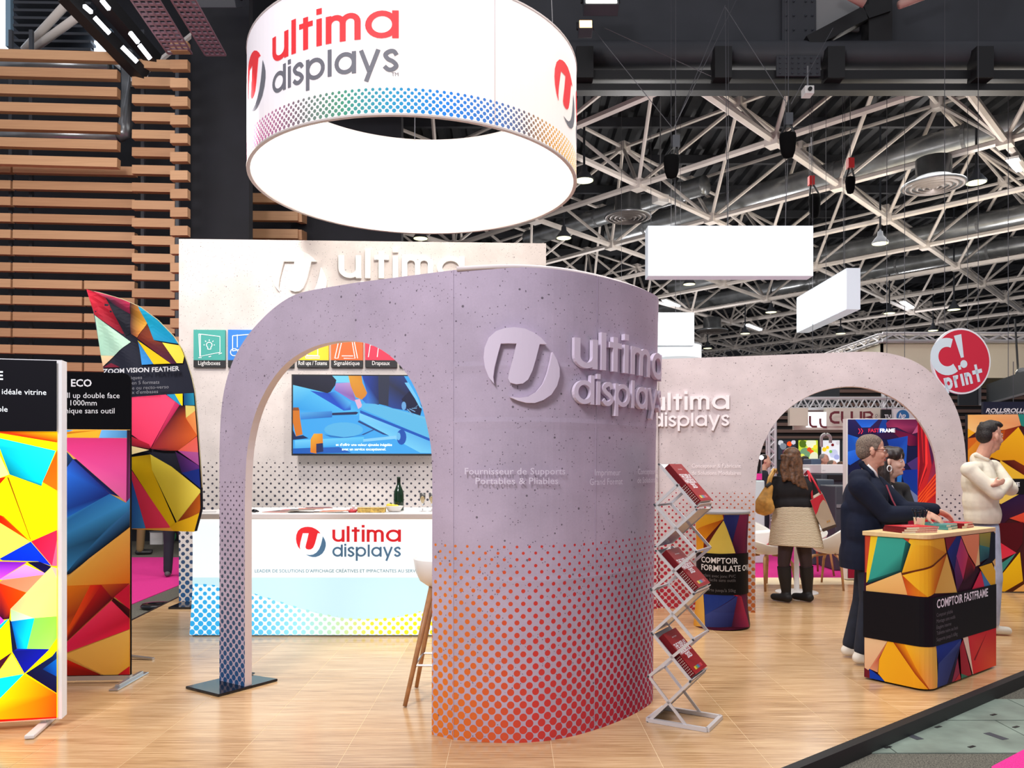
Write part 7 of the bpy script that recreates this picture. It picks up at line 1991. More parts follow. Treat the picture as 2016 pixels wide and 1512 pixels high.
t, z0, z1 = machine(1598, 944, 1643, None, 12.3, .6, mat('machine_grey', (70, 80, 92), .5), 'wide grey cabinet under the printers, behind the red tote')
mb = MB(); mb.box((xx_(1621, 12.29), 12.29, z1-.35), (.3, .012, .012)); mb.build('drawer_gap', M['black'], t)
t, z0, z1 = machine(1644, 956, 1690, None, 11.6, .6, M['darkgrey'], 'lower dark cabinet directly left of the man in the suit')
mb = MB(); mb.box((xx_(1655, 11.59), 11.59, z1-.3), (.12, .012, .05)); mb.build('door_handle', M['grey'], t)
t, z0, z1 = machine(1588, 922, 1596, None, 13.5, .3, M['white'], 'narrow white device right of the long haired woman', 'desk_device')
mb = MB(); mb.box((xx_(1593, 13.49), 13.49, z1-.15), (.05, .012, .05)); mb.build('display_panel', M['blackgloss'], t)
# round lamp and shop counter at the left inside the arch
p = P(1499, 901, 12.9); t = thing('globe_lamp', 'round white globe lamp near the lattice column in the arch', 'lamp', (p.x, p.y, HF))
mb = MB(); mb.ball(p, .038*1.0, 16, 10); mb.build('globe', mat('globe_glow', (250, 250, 255), emit=1.5), t, smooth=True); mb = MB(); mb.tube([(p.x, p.y, HF), (p.x, p.y, p.z-.03)], .012, 6); mb.lathe([(.12, HF), (.12, HF+.02), (.01, HF+.03)], (p.x, p.y, 0), 16); mb.build('stand', M['grey'], t)
t, z0, z1 = machine(1478, 946, 1506, None, 12.5, .6, mat('teal_top', (196, 214, 214), .4), 'pale display table at the left inside the arch with small pink goods', 'goods_table')
mb = MB(); mb.box((xx_(1491, 12.7), 12.7, z1+.06), (.12, .1, .1)); mb.build('pink_box', M['pink'], t)
# crimson plinth beneath the blue display
# green and white boxes under the feather flag
t = thing('white_box', 'white storage box on the aisle carpet behind the feather flag', 'box', P(312, 1070, 14.6))
mb = MB(); p = G(312, 1071, HF); mb.box(p+V((0, 0, .12)), (.24, .22, .24)); mb.build('box_body', M['white'], t); mb = MB(); mb.box(p+V((0, 0, .25)), (.26, .24, .02)); mb.build('lid', M['grey'], t)
t = thing('green_bag', 'green bag on the aisle carpet behind the feather flag', 'bag', G(335, 1069, HF))
mb = MB(); p = G(335, 1069, HF); mb.ball(p+V((0, 0, .14)), (.12, .1, .15), 12, 8); mb.build('bag_body', mat('bag_green', (50, 140, 90), .6), t, smooth=True); mb = MB(); mb.tube([p+V((-.05, 0, .27)), p+V((0, 0, .35)), p+V((.05, 0, .27))], .01, 6); mb.build('handle', M['black'], t)
# ================================================================ people
def cap_mesh(mb, p, q, r0, r1, seg=12):
    p, q = V(p), V(q); d = q-p; L = d.length
    if L < 1e-5: mb.ball(p, max(r0, r1), seg, 8); return
    d.normalize(); x = d.orthogonal().normalized(); y = d.cross(x)
    rows = []
    for k in range(1, 5): a = PI/2*k/4; rows.append((-math.cos(a)*r0, math.sin(a)*r0))
    for k in range(0, 4): a = PI/2*k/4; rows.append((L+math.sin(a)*r1, math.cos(a)*r1))
    vs = [p-d*r0]; fs = []
    for h, r in rows:
        for k in range(seg): a = 2*PI*k/seg; vs.append(p+d*h+(x*math.cos(a)+y*math.sin(a))*r)
    vs.append(q+d*r1); n = len(rows); Z = len(vs)-1
    for k in range(seg):
        k2 = (k+1) % seg; fs.append((0, 1+k2, 1+k)); fs.append((Z, 1+(n-1)*seg+k, 1+(n-1)*seg+k2))
        for i in range(n-1): fs.append((1+i*seg+k, 1+i*seg+k2, 1+(i+1)*seg+k2, 1+(i+1)*seg+k))
    mb.add(vs, fs)
def blob(name, parts, m, parent, vox=.012, it=4, cut=None):
    mb = MB()
    for p in parts:
        if p[0] == 'c': cap_mesh(mb, p[1], p[2], p[3], p[4])
        else: mb.ball(p[1], p[2], 16, 12, rot=p[3] if len(p) > 3 else None)
    o = mb.build(name+'_raw', m, parent)
    rm = o.modifiers.new('r', 'REMESH'); rm.mode = 'VOXEL'; rm.voxel_size = vox; rm.use_smooth_shade = True
    sm = o.modifiers.new('s', 'SMOOTH'); sm.iterations = it; sm.factor = .5
    dg = bpy.context.evaluated_depsgraph_get(); dg.update()
    me = bpy.data.meshes.new_from_object(o.evaluated_get(dg)); me.name = name
    o.modifiers.clear(); old = o.data; o.data = me; bpy.data.meshes.remove(old)
    if cut:
        bm = bmesh.new(); bm.from_mesh(me); inv = wm(parent).inverted()
        for co, no in cut:
            bmesh.ops.bisect_plane(bm, geom=bm.verts[:]+bm.edges[:]+bm.faces[:], plane_co=inv @ V(co), plane_no=V(no), clear_outer=True)
        bm.to_mesh(me); bm.free()
    me.polygons.foreach_set('use_smooth', [True]*len(me.polygons))
    if not me.materials: me.materials.append(m)
    o.name = name; WM[o.name] = wm(parent).copy()
    return o
M['skin'] = mat('skin', (222, 168, 142), .5, var=.04, vscale=30)
M['skin2'] = mat('skin_pale', (232, 188, 166), .5, var=.03, vscale=30)
M['lip'] = mat('lip', (184, 96, 92), .4)
M['eye'] = mat('eye_white', (232, 228, 222), .2)
M['iris'] = mat('eye_iris', (40, 28, 22), .15)
def head_frame(c, f, up=(0, 0, 1), s=1.0):
    f = V(f).normalized(); up = V(up); r = f.cross(up).normalized(); up = r.cross(f).normalized()
    R = Matrix((r, f, up)).transposed()
    return (lambda x, y, z: V(c)+R @ V((x, y, z))*s), R
def head_parts(c, f, s, neck_to, up=(0, 0, 1), fem=False):
    h, R = head_frame(c, f, up, s); E_ = lambda x, y, z, r: ('e', h(x, y, z), tuple(k*s for k in r), R)
    C_ = lambda a, b, r0, r1: ('c', h(*a), h(*b), r0*s, r1*s)
    j = .9 if fem else 1.0
    return [E_(0, -.014, .038, (.074, .094, .084)), E_(0, .028, -.02, (.062*j, .062, .085)), E_(0, .034, -.072, (.047*j, .050, .040)), E_(0, .068, -.098, (.022*j, .02, .018)),
            C_((0, .086, .006), (0, .094 if fem else .103, -.034), .008, .010 if fem else .013), E_(0, .088 if fem else .094, -.042, (.015, .010, .008)), E_(.034, .066, .014, (.026, .016, .010)), E_(-.034, .066, .014, (.026, .016, .010)),
            E_(.036, .062, -.034, (.024, .022, .024)), E_(-.036, .062, -.034, (.024, .022, .024)), E_(0, .080, -.066, (.024, .014, .012)),
            E_(.077, -.008, -.010, (.010, .020, .032)), E_(-.077, -.008, -.010, (.010, .020, .032)), C_((0, .045, -.09), (0, .01, -.11), .03, .035),
            ('c', h(0, -.02, -.05), V(neck_to), .052*s*j, .058*s*j)]
def face_bits(c, f, s, par, hairm, up=(0, 0, 1), brow=True):
    h, R = head_frame(c, f, up, s)
    for sx in (-1, 1):
        mb = MB(); mb.ball(h(sx*.031, .079, -.002), (.0125*s, .008*s, .0075*s), 12, 8, rot=R); mb.build('eye', M['eye'], par, smooth=True)
        mb = MB(); mb.ball(h(sx*.031, .0855, -.002), (.0055*s, .003*s, .0055*s), 10, 6, rot=R); mb.build('iris', M['iris'], par, smooth=True)
        if brow:
            mb = MB(); mb.tube([h(sx*.012, .087, .020), h(sx*.032, .085, .026), h(sx*.052, .068, .020)], [.003*s, .0042*s, .002*s], 6); mb.build('eyebrow', hairm, par, smooth=True)
    mb = MB(); mb.tube([h(-.024, .083, -.066), h(-.008, .093, -.063), h(.008, .093, -.063), h(.024, .083, -.066)], [.002*s, .005*s, .005*s, .002*s], 8)
    mb.tube([h(-.02, .083, -.070), h(0, .093, -.073), h(.02, .083, -.070)], [.002*s, .006*s, .002*s], 8); mb.build('mouth', M['lip'], par, smooth=True)
def hand_parts(w, d, n, s=1.0, curl=.5, side=1):
    """wrist w, direction d, palm normal n (down); side = thumb side sign along d x n"""
    w, d, n = V(w), V(d).normalized(), V(n); n = (n-d*n.dot(d)).normalized(); x = d.cross(n).normalized()*side
    R = Matrix((x, d, n)).transposed(); out = [('e', w+d*.048*s, (.040*s, .052*s, .016*s), R), ('c', w-d*.02*s, w+d*.02*s, .024*s, .026*s)]
    for k, (off, L) in enumerate(((.030, .066), (.010, .075), (-.010, .070), (-.029, .055))):
        b = w+d*(.088-.004*abs(k-1.3))*s+x*off*s; r = .0085*s
        p1 = b+(d+n*curl*.35).normalized()*L*.45*s; p2 = p1+(d+n*curl*.9).normalized()*L*.33*s; p3 = p2+(d+n*curl*1.5).normalized()*L*.25*s
        out += [('c', w+d*.05*s+x*off*.8*s, b, r*1.05, r), ('c', b, p1, r, r*.95), ('c', p1, p2, r*.95, r*.88), ('c', p2, p3, r*.88, r*.75)]
    tb = w+d*.022*s+x*.030*s; t1 = tb+(d*.75+x*.7+n*.2).normalized()*.042*s; t2 = t1+(d*.95+x*.25+n*.3).normalized()*.032*s
    return out+[('c', tb, t1, .013*s, .011*s), ('c', t1, t2, .0105*s, .009*s)]
def rotz3(v, a): return Matrix.Rotation(a, 3, 'Z') @ V(v)
def torso_R(f):
    f = V((f[0], f[1], 0)).normalized(); r = f.cross(V((0, 0, 1))); return Matrix((r, f, V((0, 0, 1)))).transposed()

# ---------------------------------------------------------------- man in the navy suit
t = thing('person', 'man in navy jacket, jeans and glasses leaning on the wooden counter top', 'person', (2.66, 5.95, 0))
f = V((1, -.10, 0)); TR = torso_R(f)
pel, chest, nb = P(1704, 1078, 5.95), P(1706, 990, 5.94), P(1712, 938, 5.95)
hd = P(1717, 887, 5.93); hf = V((.97, -.30, -.03))
shR, elR, wrR = P(1692, 957, 5.76), P(1746, 1014, 5.70), P(1816, 1009, 5.66)
shL, elL, wrL = P(1722, 955, 6.14), P(1778, 1003, 6.02), P(1838, 1003, 5.82)
hpR, knR, anR = P(1712, 1085, 5.86), P(1712, 1180, 5.80), P(1697, 1283, 5.78)
hpL, knL, anL = P(1712, 1085, 6.04), P(1698, 1180, 6.03), P(1674, 1272, 6.02)
skin = head_parts(hd, hf, 1.0, nb, up=(.05, 0, 1))+[('e', chest, (.17, .11, .2), TR), ('e', pel, (.15, .1, .12), TR), ('c', shR, elR, .045, .04), ('c', elR, wrR, .038, .027), ('c', shL, elL, .045, .04), ('c', elL, wrL, .038, .027),
    ('c', chest, pel, .11, .11), ('c', nb, chest, .06, .1), ('c', hpR, knR, .07, .05), ('c', knR, anR, .045, .035), ('c', hpL, knL, .07, .05), ('c', knL, anL, .045, .035)]
skin += hand_parts(wrR+V((.012, 0, 0)), P(1850, 1024, 5.62)-wrR, (0, .55, -.8), 1.0, .55, -1)+hand_parts(wrL, P(1872, 1017, 5.78)-wrL, (0, -.4, -.9), 1.0, .6, 1)
blob('body', skin, M['skin'], t, .0065, 3)
face_bits(hd, hf, 1.0, t, mat('brow_brown', (96, 74, 58), .7), up=(.05, 0, 1))
M['suit'] = mat('navy_wool', (24, 30, 48), .85, 0, .2, var=.12, vscale=5, bump=.2, bscale=9)
jk = [('e', P(1703, 985, 5.94), (.235, .150, .20), TR), ('e', P(1699, 1040, 5.94), (.215, .150, .21), TR), ('e', P(1693, 1100, 5.95), (.205, .145, .26), TR), ('c', P(1690, 943, 5.80), P(1712, 942, 6.10), .075, .075), ('e', P(1706, 950, 5.95), (.15, .095, .07), TR),
      ('c', shR, elR, .082, .066), ('c', elR, wrR-V((.02, 0, 0)), .070, .050), ('c', shL, elL, .085, .068), ('c', elL, wrL, .066, .050), ('c', P(1668, 1000, 5.95), P(1672, 1100, 5.95), .05, .06)]
blob('jacket', jk, M['suit'], t, .011, 5, cut=[(P(1690, 1117, 5.95), (0, 0, -1))])
blob('collar', [('c', P(1697, 915, 5.90), P(1716, 931, 5.84), .022, .018), ('c', P(1697, 915, 5.98), P(1716, 931, 6.02), .022, .018), ('c', P(1696, 912, 5.90), P(1696, 912, 5.98), .022, .022), ('c', P(1716, 931, 5.84), P(1734, 975, 5.86), .02, .012)], M['suit'], t, .008, 3)
mb = MB(); mb.tube([P(1708, 915, 5.875), P(1722, 930, 5.86), P(1730, 945, 5.88)], [.010, .012, .006], 8); mb.build('shirt_collar', M['white'], t, smooth=True)
M['denim'] = mat('dark_denim', (26, 32, 46), .85, var=.15, vscale=12)
blob('jeans', [('e', pel, (.19, .13, .14), TR), ('c', hpR, knR, .098, .072), ('c', knR, anR+V((0, 0, .02)), .070, .058), ('c', hpL, knL, .098, .072), ('c', knL, anL+V((0, 0, .02)), .070, .058)], M['denim'], t, .011, 4)
for an, nm in ((anR, 0), (anL, 0)):
    b = V((an.x, an.y, 0)); blob('shoe', [('c', b+V((-.03, 0, .05)), b+V((.17, -.03, .042)), .042, .036), ('c', b+V((-.02, 0, .06)), an, .045, .045)], mat('shoe_white', (232, 226, 212), .55) if 'shoe_white' not in bpy.data.materials else bpy.data.materials['shoe_white'], t, .009, 3, cut=[(b+V((0, 0, .008)), (0, 0, -1))])
hh, HR = head_frame(hd, hf, (.05, 0, 1), 1.0)
M['hairshort'] = mat('hair_grey_brown', (112, 98, 86), .8, var=.3, vscale=120)
o = blob('hair', [('e', hh(0, -.016, .046), (.0765, .0915, .0785), HR), ('e', hh(0, -.03, .04), (.077, .0875, .083), HR), ('e', hh(0, -.052, .0), (.074, .064, .075), HR), ('e', hh(.072, .012, .02), (.008, .02, .03), HR), ('e', hh(-.072, .012, .02), (.008, .02, .03), HR)], M['hairshort'], t, .007, 2)
gl = MB()
for sx in (-1, 1):
    ring_ = [hh(sx*.034+.025*math.cos(a), .097, -.003+.017*math.sin(a)) for a in [2*PI*k/16 for k in range(17)]]; gl.tube(ring_, .0018, 6)
    gl.tube([hh(sx*.058, .097, .004), hh(sx*.078, .07, .006), hh(sx*.083, -.01, .004), hh(sx*.082, -.03, -.012)], .0024, 6)
gl.tube([hh(-.009, .099, .002), hh(.009, .099, .002)], .002, 6); gl.build('glasses', mat('glasses_frame', (74, 24, 24), .3), t, smooth=True)
mb = MB(); mb.tube([P(1745, 955, 5.80), P(1757, 985, 5.74), P(1764, 998, 5.72)], .006, 6); mb.build('lanyard', mat('lanyard', (140, 40, 60), .6), t)

# ---------------------------------------------------------------- woman beside him
t = thing('person', 'woman with long dark hair and hoop earring behind the man in the suit', 'person', (3.08, 6.5, 0))
f = V((1, -.55, 0)); TR = torso_R(f); hd = P(1756, 908, 6.42); hf = V((.76, -.65, .0)); nb = P(1748, 950, 6.46)
ch, pl = P(1752, 1000, 6.48), P(1750, 1085, 6.5)
shA, elA, wrA = P(1738, 962, 6.36), P(1768, 1010, 6.22), P(1806, 1012, 6.05)
shB, elB, wrB = P(1776, 964, 6.62), P(1795, 1012, 6.45), P(1818, 1015, 6.2)
anA, anB = V((pl.x-.08, 6.46, .09)), V((pl.x+.08, 6.58, .09))
sk = head_parts(hd, hf, .98, nb, fem=True)+[('c', nb, ch, .05, .1), ('c', ch, pl, .1, .12), ('c', shA, elA, .036, .032), ('c', elA, wrA, .03, .022), ('c', shB, elB, .036, .032), ('c', elB, wrB, .03, .022), ('c', shA, shB, .05, .05)]
sk += hand_parts(wrA, V((1, -.25, -.2)), (0, .2, -1), .9, .4, -1)+hand_parts(wrB, V((1, -.25, -.2)), (0, .2, -1), .9, .4, 1)
for an in (anA, anB): sk += [('c', V((an.x, pl.y+(.0), pl.z-.05)), V((an.x, an.y, .48)), .085, .06), ('c', V((an.x, an.y, .48)), an, .055, .036)]
blob('body', sk, M['skin2'], t, .0075, 3)
M['hairdark'] = mat('hair_dark', (38, 26, 24), .45, var=.35, vscale=60)
face_bits(hd, hf, .98, t, M['hairdark'])
hh, HR = head_frame(hd, hf, (0, 0, 1), .98)
blob('hair', [('e', hh(0, -.026, .05), (.084, .092, .078), HR), ('e', hh(0, .026, .082), (.072, .062, .040), HR), ('e', hh(.05, .05, .05), (.035, .035, .045), HR), ('e', hh(-.05, .05, .05), (.035, .035, .045), HR), ('e', hh(0, -.06, -.02), (.086, .062, .1), HR), ('c', hh(.07, -.035, .0), hh(.085, -.02, -.22), .028, .035), ('c', hh(.075, -.04, -.1), hh(.08, .03, -.34), .034, .022), ('c', hh(-.07, -.045, .0), hh(-.085, -.05, -.22), .028, .036), ('c', hh(0, -.09, -.05), hh(0, -.1, -.28), .07, .06)], M['hairdark'], t, .009, 3)
mb = MB(); c = hh(.080, -.0, -.062); mb.tube([c+V((.018*math.cos(a), -.004, .024*math.sin(a))) for a in [2*PI*k/18 for k in range(19)]], .005, 8); mb.build('earring', M['white'], t, smooth=True)
M['blackknit'] = mat('black_cloth', (22, 21, 25), .85, var=.2, vscale=10)
blob('jacket', [('e', ch, (.185, .12, .18), TR), ('c', ch, pl, .135, .15), ('c', shA, shB, .065, .065), ('c', shA, elA, .060, .050), ('c', elA, wrA, .05, .036), ('c', shB, elB, .060, .050), ('c', elB, wrB, .05, .036)], M['blackknit'], t, .012, 4)
blob('trousers', [('c', V((an.x, pl.y, pl.z-.02)), V((an.x, an.y, .48)), .10, .075) for an in (anA, anB)]+[('c', V((an.x, an.y, .48)), an, .072, .055) for an in (anA, anB)], M['blackknit'], t, .014, 4)
for an in (anA, anB): blob('shoe', [('c', V((an.x-.02, an.y, .045)), V((an.x+.16, an.y-.08, .04)), .04, .032), ('c', V((an.x, an.y, .05)), an, .04, .04)], M['black'], t, .011, 3, cut=[(V((an.x, an.y, .008)), (0, 0, -1))])
mb = MB(); mb.add([P(1757, 955, 6.26), P(1764, 968, 6.24), P(1768, 985, 6.24), P(1760, 972, 6.26)], [(0, 1, 2, 3)]); o = mb.build('scarf', mat('scarf_pale', (180, 176, 186), .7), t); s_ = o.modifiers.new('s', 'SOLIDIFY'); s_.thickness = .01

# ---------------------------------------------------------------- young man with folded arms
t = thing('person', 'young man in cream sweater and pale jeans standing with folded arms', 'person', (4.1, 6.95, 0))
f = V((1, -.30, 0)); TR = torso_R(f)
hd = P(1950, 859, 6.86); hf = V((.97, .22, -.02)); nb = P(1932, 902, 6.9); ch = P(1930, 955, 6.9); pl = P(1936, 1040, 6.92)
shR, elR, wrR = P(1908, 925, 6.70), P(1962, 972, 6.58), P(1984, 950, 6.74)
shL, elL, wrL = P(1955, 920, 7.10), P(1990, 963, 6.84), P(1955, 952, 6.60)
hpR, knR, anR = P(1944, 1045, 6.84), P(1957, 1140, 6.80), V((P(1957, 1240, 6.8).x, 6.82, .09))
hpL, knL, anL = P(1940, 1045, 7.02), P(1940, 1140, 7.04), V((P(1925, 1240, 7.0).x, 7.06, .09))
sk = head_parts(hd, hf, 1.05, nb)+[('c', nb, ch, .06, .1), ('c', ch, pl, .11, .11), ('c', shR, elR, .042, .038), ('c', elR, wrR, .036, .026), ('c', shL, elL, .042, .038), ('c', elL, wrL, .036, .026), ('c', hpR, knR, .07, .05), ('c', knR, anR, .045, .035), ('c', hpL, knL, .07, .05), ('c', knL, anL, .045, .035), ('c', shR, shL, .06, .06)]
sk += hand_parts(P(1957, 954, 6.545), V((1, -.02, .35)), (0, 1, 0), .68, .5, 1)
blob('body', sk, M['skin'], t, .0075, 3)
M['hairblack'] = mat('hair_black', (30, 24, 22), .6, var=.4, vscale=90, bump=.6, bscale=70)
face_bits(hd, hf, 1.05, t, M['hairblack'])
hh, HR = head_frame(hd, hf, (0, 0, 1), 1.05); hp = [('e', hh(0, -.03, .055), (.080, .088, .074), HR), ('e', hh(0, -.065, .01), (.076, .055, .075), HR), ('e', hh(0, .02, .098), (.07, .075, .034), HR), ('e', hh(.0, .065, .092), (.05, .04, .026), HR)]
rnd = random.Random(4)
for k in range(26): a = rnd.uniform(-PI, PI); b = rnd.uniform(0, 1); hp.append(('e', hh(.07*math.cos(a)*b, -.0+.085*math.sin(a)*b, .105+.02*(1-b)), (.017, .017, .015), HR))
blob('hair', hp, M['hairblack'], t, .007, 1)
M['sweater'] = mat('cream_knit', (236, 228, 208), .9, 0, .1, var=.04, vscale=8, bump=.35, bscale=12)
blob('sweater', [('e', P(1927, 948, 6.9), (.205, .135, .19), TR), ('e', P(1930, 985, 6.9), (.195, .14, .19), TR), ('e', P(1934, 1012, 6.9), (.19, .145, .17), TR), ('c', shR, shL, .070, .065), ('c', P(1926, 905, 6.9), P(1932, 918, 6.9), .07, .1),
     ('c', shR, elR, .066, .057), ('c', elR, wrR, .055, .044), ('c', shL, elL, .070, .060), ('c', elL, wrL, .058, .045)], M['sweater'], t, .010, 4, cut=[(P(1936, 1029, 6.9), (0, 0, -1))])
blob('collar', [('c', P(1921, 896, 6.84), P(1945, 905, 6.82), .014, .014), ('c', P(1921, 896, 6.97), P(1945, 905, 6.97), .014, .014), ('c', P(1920, 896, 6.84), P(1920, 896, 6.97), .014, .014), ('c', P(1945, 905, 6.82), P(1945, 905, 6.97), .014, .014)], M['sweater'], t, .008, 2)
blob('jeans', [('e', pl, (.165, .12, .12), TR), ('c', hpR, knR, .095, .07), ('c', knR, anR+V((0, 0, .02)), .066, .055), ('c', hpL, knL, .095, .07), ('c', knL, anL+V((0, 0, .02)), .066, .055)], mat('pale_denim', (176, 184, 204), .85, var=.1, vscale=8), t, .011, 4)
for an in (anR, anL):
    b = V((an.x, an.y, 0)); blob('shoe', [('c', b+V((-.05, .01, .045)), b+V((.11, -.03, .04)), .042, .036), ('c', b+V((-.02, 0, .06)), an, .045, .045)], bpy.data.materials['shoe_white'], t, .009, 3, cut=[(b+V((0, 0, .008)), (0, 0, -1))])

# ---------------------------------------------------------------- woman with the bags, from behind
t = thing('person', 'woman seen from behind in black sweater, knitted cream skirt and black boots', 'person', (3.06, 8.5, 0))
f = V((.12, 1, 0)); TR = torso_R(f); Yw = 8.48
hd = P(1556, 905, Yw); hf = V((-.35, .93, -.1)); nb = P(1558, 936, Yw); ch = P(1559, 962, Yw); pl = P(1562, 1020, Yw)
shA, elA, wrA = P(1522, 951, Yw), P(1513, 985, Yw-.03), P(1512, 1000, Yw+.14)
shB, elB, wrB = P(1595, 951, Yw), P(1605, 985, Yw), P(1602, 985, Yw+.22)
kA, aA = P(1543, 1108, Yw), V((P(1548, 1170, Yw).x, Yw, .1)); kB, aB = P(1587, 1108, Yw), V((P(1592, 1170, Yw).x, Yw+.03, .1))
sk = head_parts(hd, hf, .98, nb, fem=True)+[('c', nb, ch, .06, .1), ('c', ch, pl, .09, .10), ('c', shA, shB, .05, .05), ('c', shA, elA, .045, .04), ('c', elA, wrA, .038, .026), ('c', shB, elB, .045, .04), ('c', elB, wrB, .038, .026),
     ('c', P(1548, 1040, Yw), kA, .085, .058), ('c', kA, aA, .056, .036), ('c', P(1580, 1040, Yw), kB, .085, .058), ('c', kB, aB, .056, .036)]
sk += hand_parts(wrA, V((0, .8, .3)), (0, 0, -1), .9, .6, 1)+hand_parts(wrB, V((-.3, .8, .1)), (0, 0, -1), .9, .6, -1)
blob('body', sk, M['skin2'], t, .009, 3)
face_bits(hd, hf, .98, t, M['hairdark'])
M['hairbrown'] = mat('hair_brown', (92, 62, 40), .5, var=.3, vscale=40, bump=.7, bscale=22)
hh, HR = head_frame(hd, hf, (0, 0, 1), .98)
hp = [('e', hh(0, -.026, .05), (.088, .100, .086), HR), ('e', hh(0, -.06, -.03), (.092, .075, .11), HR)]
rnd = random.Random(2)
for k in range(16):
    x = -.088+.17*k/15; z = -.05; pts_ = []
    for j in range(5): pts_.append(P(1556+(x*182)*(1+.02*j)+3*math.sin(k*1.7+j*1.9)+j*3.2*(1 if x > -.02 else .2), 898+j*(9.5+3*rnd.random()+4*(x+.08)/.16), Yw-.09-.01*j+.012*math.sin(k*2.3+j)))
    for a, b in zip(pts_, pts_[1:]): hp.append(('c', a, b, .022, .02))
blob('hair', hp, M['hairbrown'], t, .009, 2)
blob('sweater', [('e', P(1559, 964, Yw), (.245, .15, .17), TR), ('e', P(1561, 992, Yw), (.228, .155, .13), TR), ('c', P(1523, 950, Yw), P(1595, 950, Yw), .072, .072), ('c', shA, elA, .072, .066), ('c', elA, wrA, .056, .042), ('c', shB, elB, .074, .068), ('c', elB, wrB, .060, .045)], M['blackknit'], t, .012, 4, cut=[(P(1560, 1002, Yw), (0, 0, -1))])
# knitted flared skirt with ribs
mb = MB(); prof = [(.0, .0)]
cS = P(1563, 0, Yw); zT, zB_ = P(0, 996, Yw).z, P(0, 1076, Yw).z
rows = 34; pr = []
for k in range(rows+1):
    f_ = k/rows; pr.append((.205+.085*f_**.8+.0015*(k % 2), zT+(zB_-zT)*f_))
pr.append((.26, zB_+.01)); pr.append((.18, zT-.05))
mb.lathe(pr, (cS.x, cS.y, 0), 40, 1.0, .72, cap=False)
for i, p in enumerate(mb.v):
    a = math.atan2(p.y-cS.y, p.x-cS.x); dz = (zT-p.z)/(zT-zB_); p.x += .03*dz; p.z += .02*dz*math.cos(a+2.5)
    rr_ = 1+.03*math.sin(a*5)*dz; p.x = cS.x+(p.x-cS.x)*rr_; p.y = cS.y+(p.y-cS.y)*rr_
def knit():
    m, nt, b = base_mat('cream_knit_skirt', .9, 0, .1); tc = nt.nodes.new('ShaderNodeTexCoord'); sp = nt.nodes.new('ShaderNodeSeparateXYZ'); nt.links.new(tc.outputs['Object'], sp.inputs[0])
    f = noise(nt, tc.outputs['Object'], 40, 2); z = E(nt, sp.outputs[2])
    s_ = ((z*400.0+f*3.0).sin()*.5+.5); nt.links.new(ramp(nt, s_, [(.1, (150, 128, 98)), (.5, (222, 206, 174)), (1, (240, 230, 204))]), b.inputs['Base Color']); return m
mb.build('skirt', knit(), t, smooth=True)
blob('tights', [('c', P(1549, 1060, Yw), kA, .088, .066), ('c', P(1580, 1060, Yw), kB, .088, .066), ('c', kA, P(1545, 1125, Yw), .066, .06), ('c', kB, P(1588, 1125, Yw), .066, .06)], mat('tights', (52, 36, 40), .6), t, .011, 3)
for k_, a_ in ((kA, aA), (kB, aB)):
    top = k_.lerp(a_, .12); b = V((a_.x, a_.y, 0))
    blob('boot', [('c', top, k_.lerp(a_, .5), .074, .070), ('c', k_.lerp(a_, .5), a_, .068, .050), ('c', b+V((-.0, -.05, .05)), b+V((-.10, .10, .042)), .048, .038), ('c', a_, b+V((0, -.02, .05)), .05, .05)], mat('boot_black', (20, 18, 20), .6) if 'boot_black' not in bpy.data.materials else bpy.data.materials['boot_black'], t, .010, 3, cut=[(b+V((0, 0, .008)), (0, 0, -1)), (top, tuple((top-a_).normalized()))])
# tan hobo bag on her left shoulder
M['tan'] = mat('tan_leather', (204, 152, 72), .5, var=.14, vscale=14, bump=.3, bscale=16)
c = P(1506, 990, Yw-.16); t = thing('handbag', 'tan leather hobo bag hanging from the left shoulder of the woman in the skirt', 'bag', c)
blob('bag_body', [('e', P(1505, 994, Yw-.15), (.098, .07, .115)), ('c', P(1503, 990, Yw-.14), P(1514, 960, Yw-.13), .085, .045), ('c', P(1499, 1000, Yw-.14), P(1511, 1000, Yw-.14), .075, .075)], M['tan'], t, .009, 4)
for du, dy in ((0, -.16), (5, -.06)):
    mb = MB(); mb.tube([P(1509+du, 962, Yw+dy), P(1514+du, 940, Yw+dy*.8), P(1523+du, 924, Yw+dy*.4-.03), P(1530, 931, Yw+.06)], [.012, .013, .013, .012], 8); mb.build('strap', mat('tan_strap', (226, 178, 100), .45) if 'tan_strap' not in bpy.data.materials else bpy.data.materials['tan_strap'], t, smooth=True)
mb = MB(); mb.tube([P(1508, 958, Yw-.17), P(1517, 952, Yw-.15)], .02, 8); mb.build('strap_ring', M['black'], t)
# red and beige tote at her right side
t = thing('tote_bag', 'red and beige tote bag swinging at the right side of the woman in the skirt', 'bag', P(1620, 1010, Yw-.1))
yt = Yw-.14
front = [P(1595, 985, yt), P(1619, 971, yt-.02), P(1628, 990, yt), P(1647, 1036, yt), P(1621, 1046, yt), P(1606, 1016, yt)]
mb = MB(); mb.prism(front, (.03, .10, 0)); mb.build('bag_body', mat('tote_beige', (186, 168, 144), .7), t)
mb = MB(); q = [P(1595.5, 985.5, yt-.004), P(1619, 972, yt-.024), P(1627, 989, yt-.005), P(1637, 1012, yt-.004), P(1630, 1003, yt-.004), P(1622, 999, yt-.004), P(1612, 1003, yt-.004), P(1606, 1014, yt-.004)]; mb.prism(q, (0, .003, 0)); mb.build('red_panel', mat('tote_red', (206, 34, 54), .6), t)
mb = MB(); mb.prism([P(1619, 1041, yt-.004), P(1646, 1032, yt-.004), P(1647, 1037, yt-.004), P(1621, 1047, yt-.004)], (.028, .1, 0)); mb.build('dark_bottom', mat('tote_brown', (70, 52, 40), .6), t)
mb = MB()
for k in range(2): mb.box(P(1629+4*k, 1027-1.5*k, yt-.004), (.012, .003, .016))
mb.build('printed_mark', M['tan'], t)
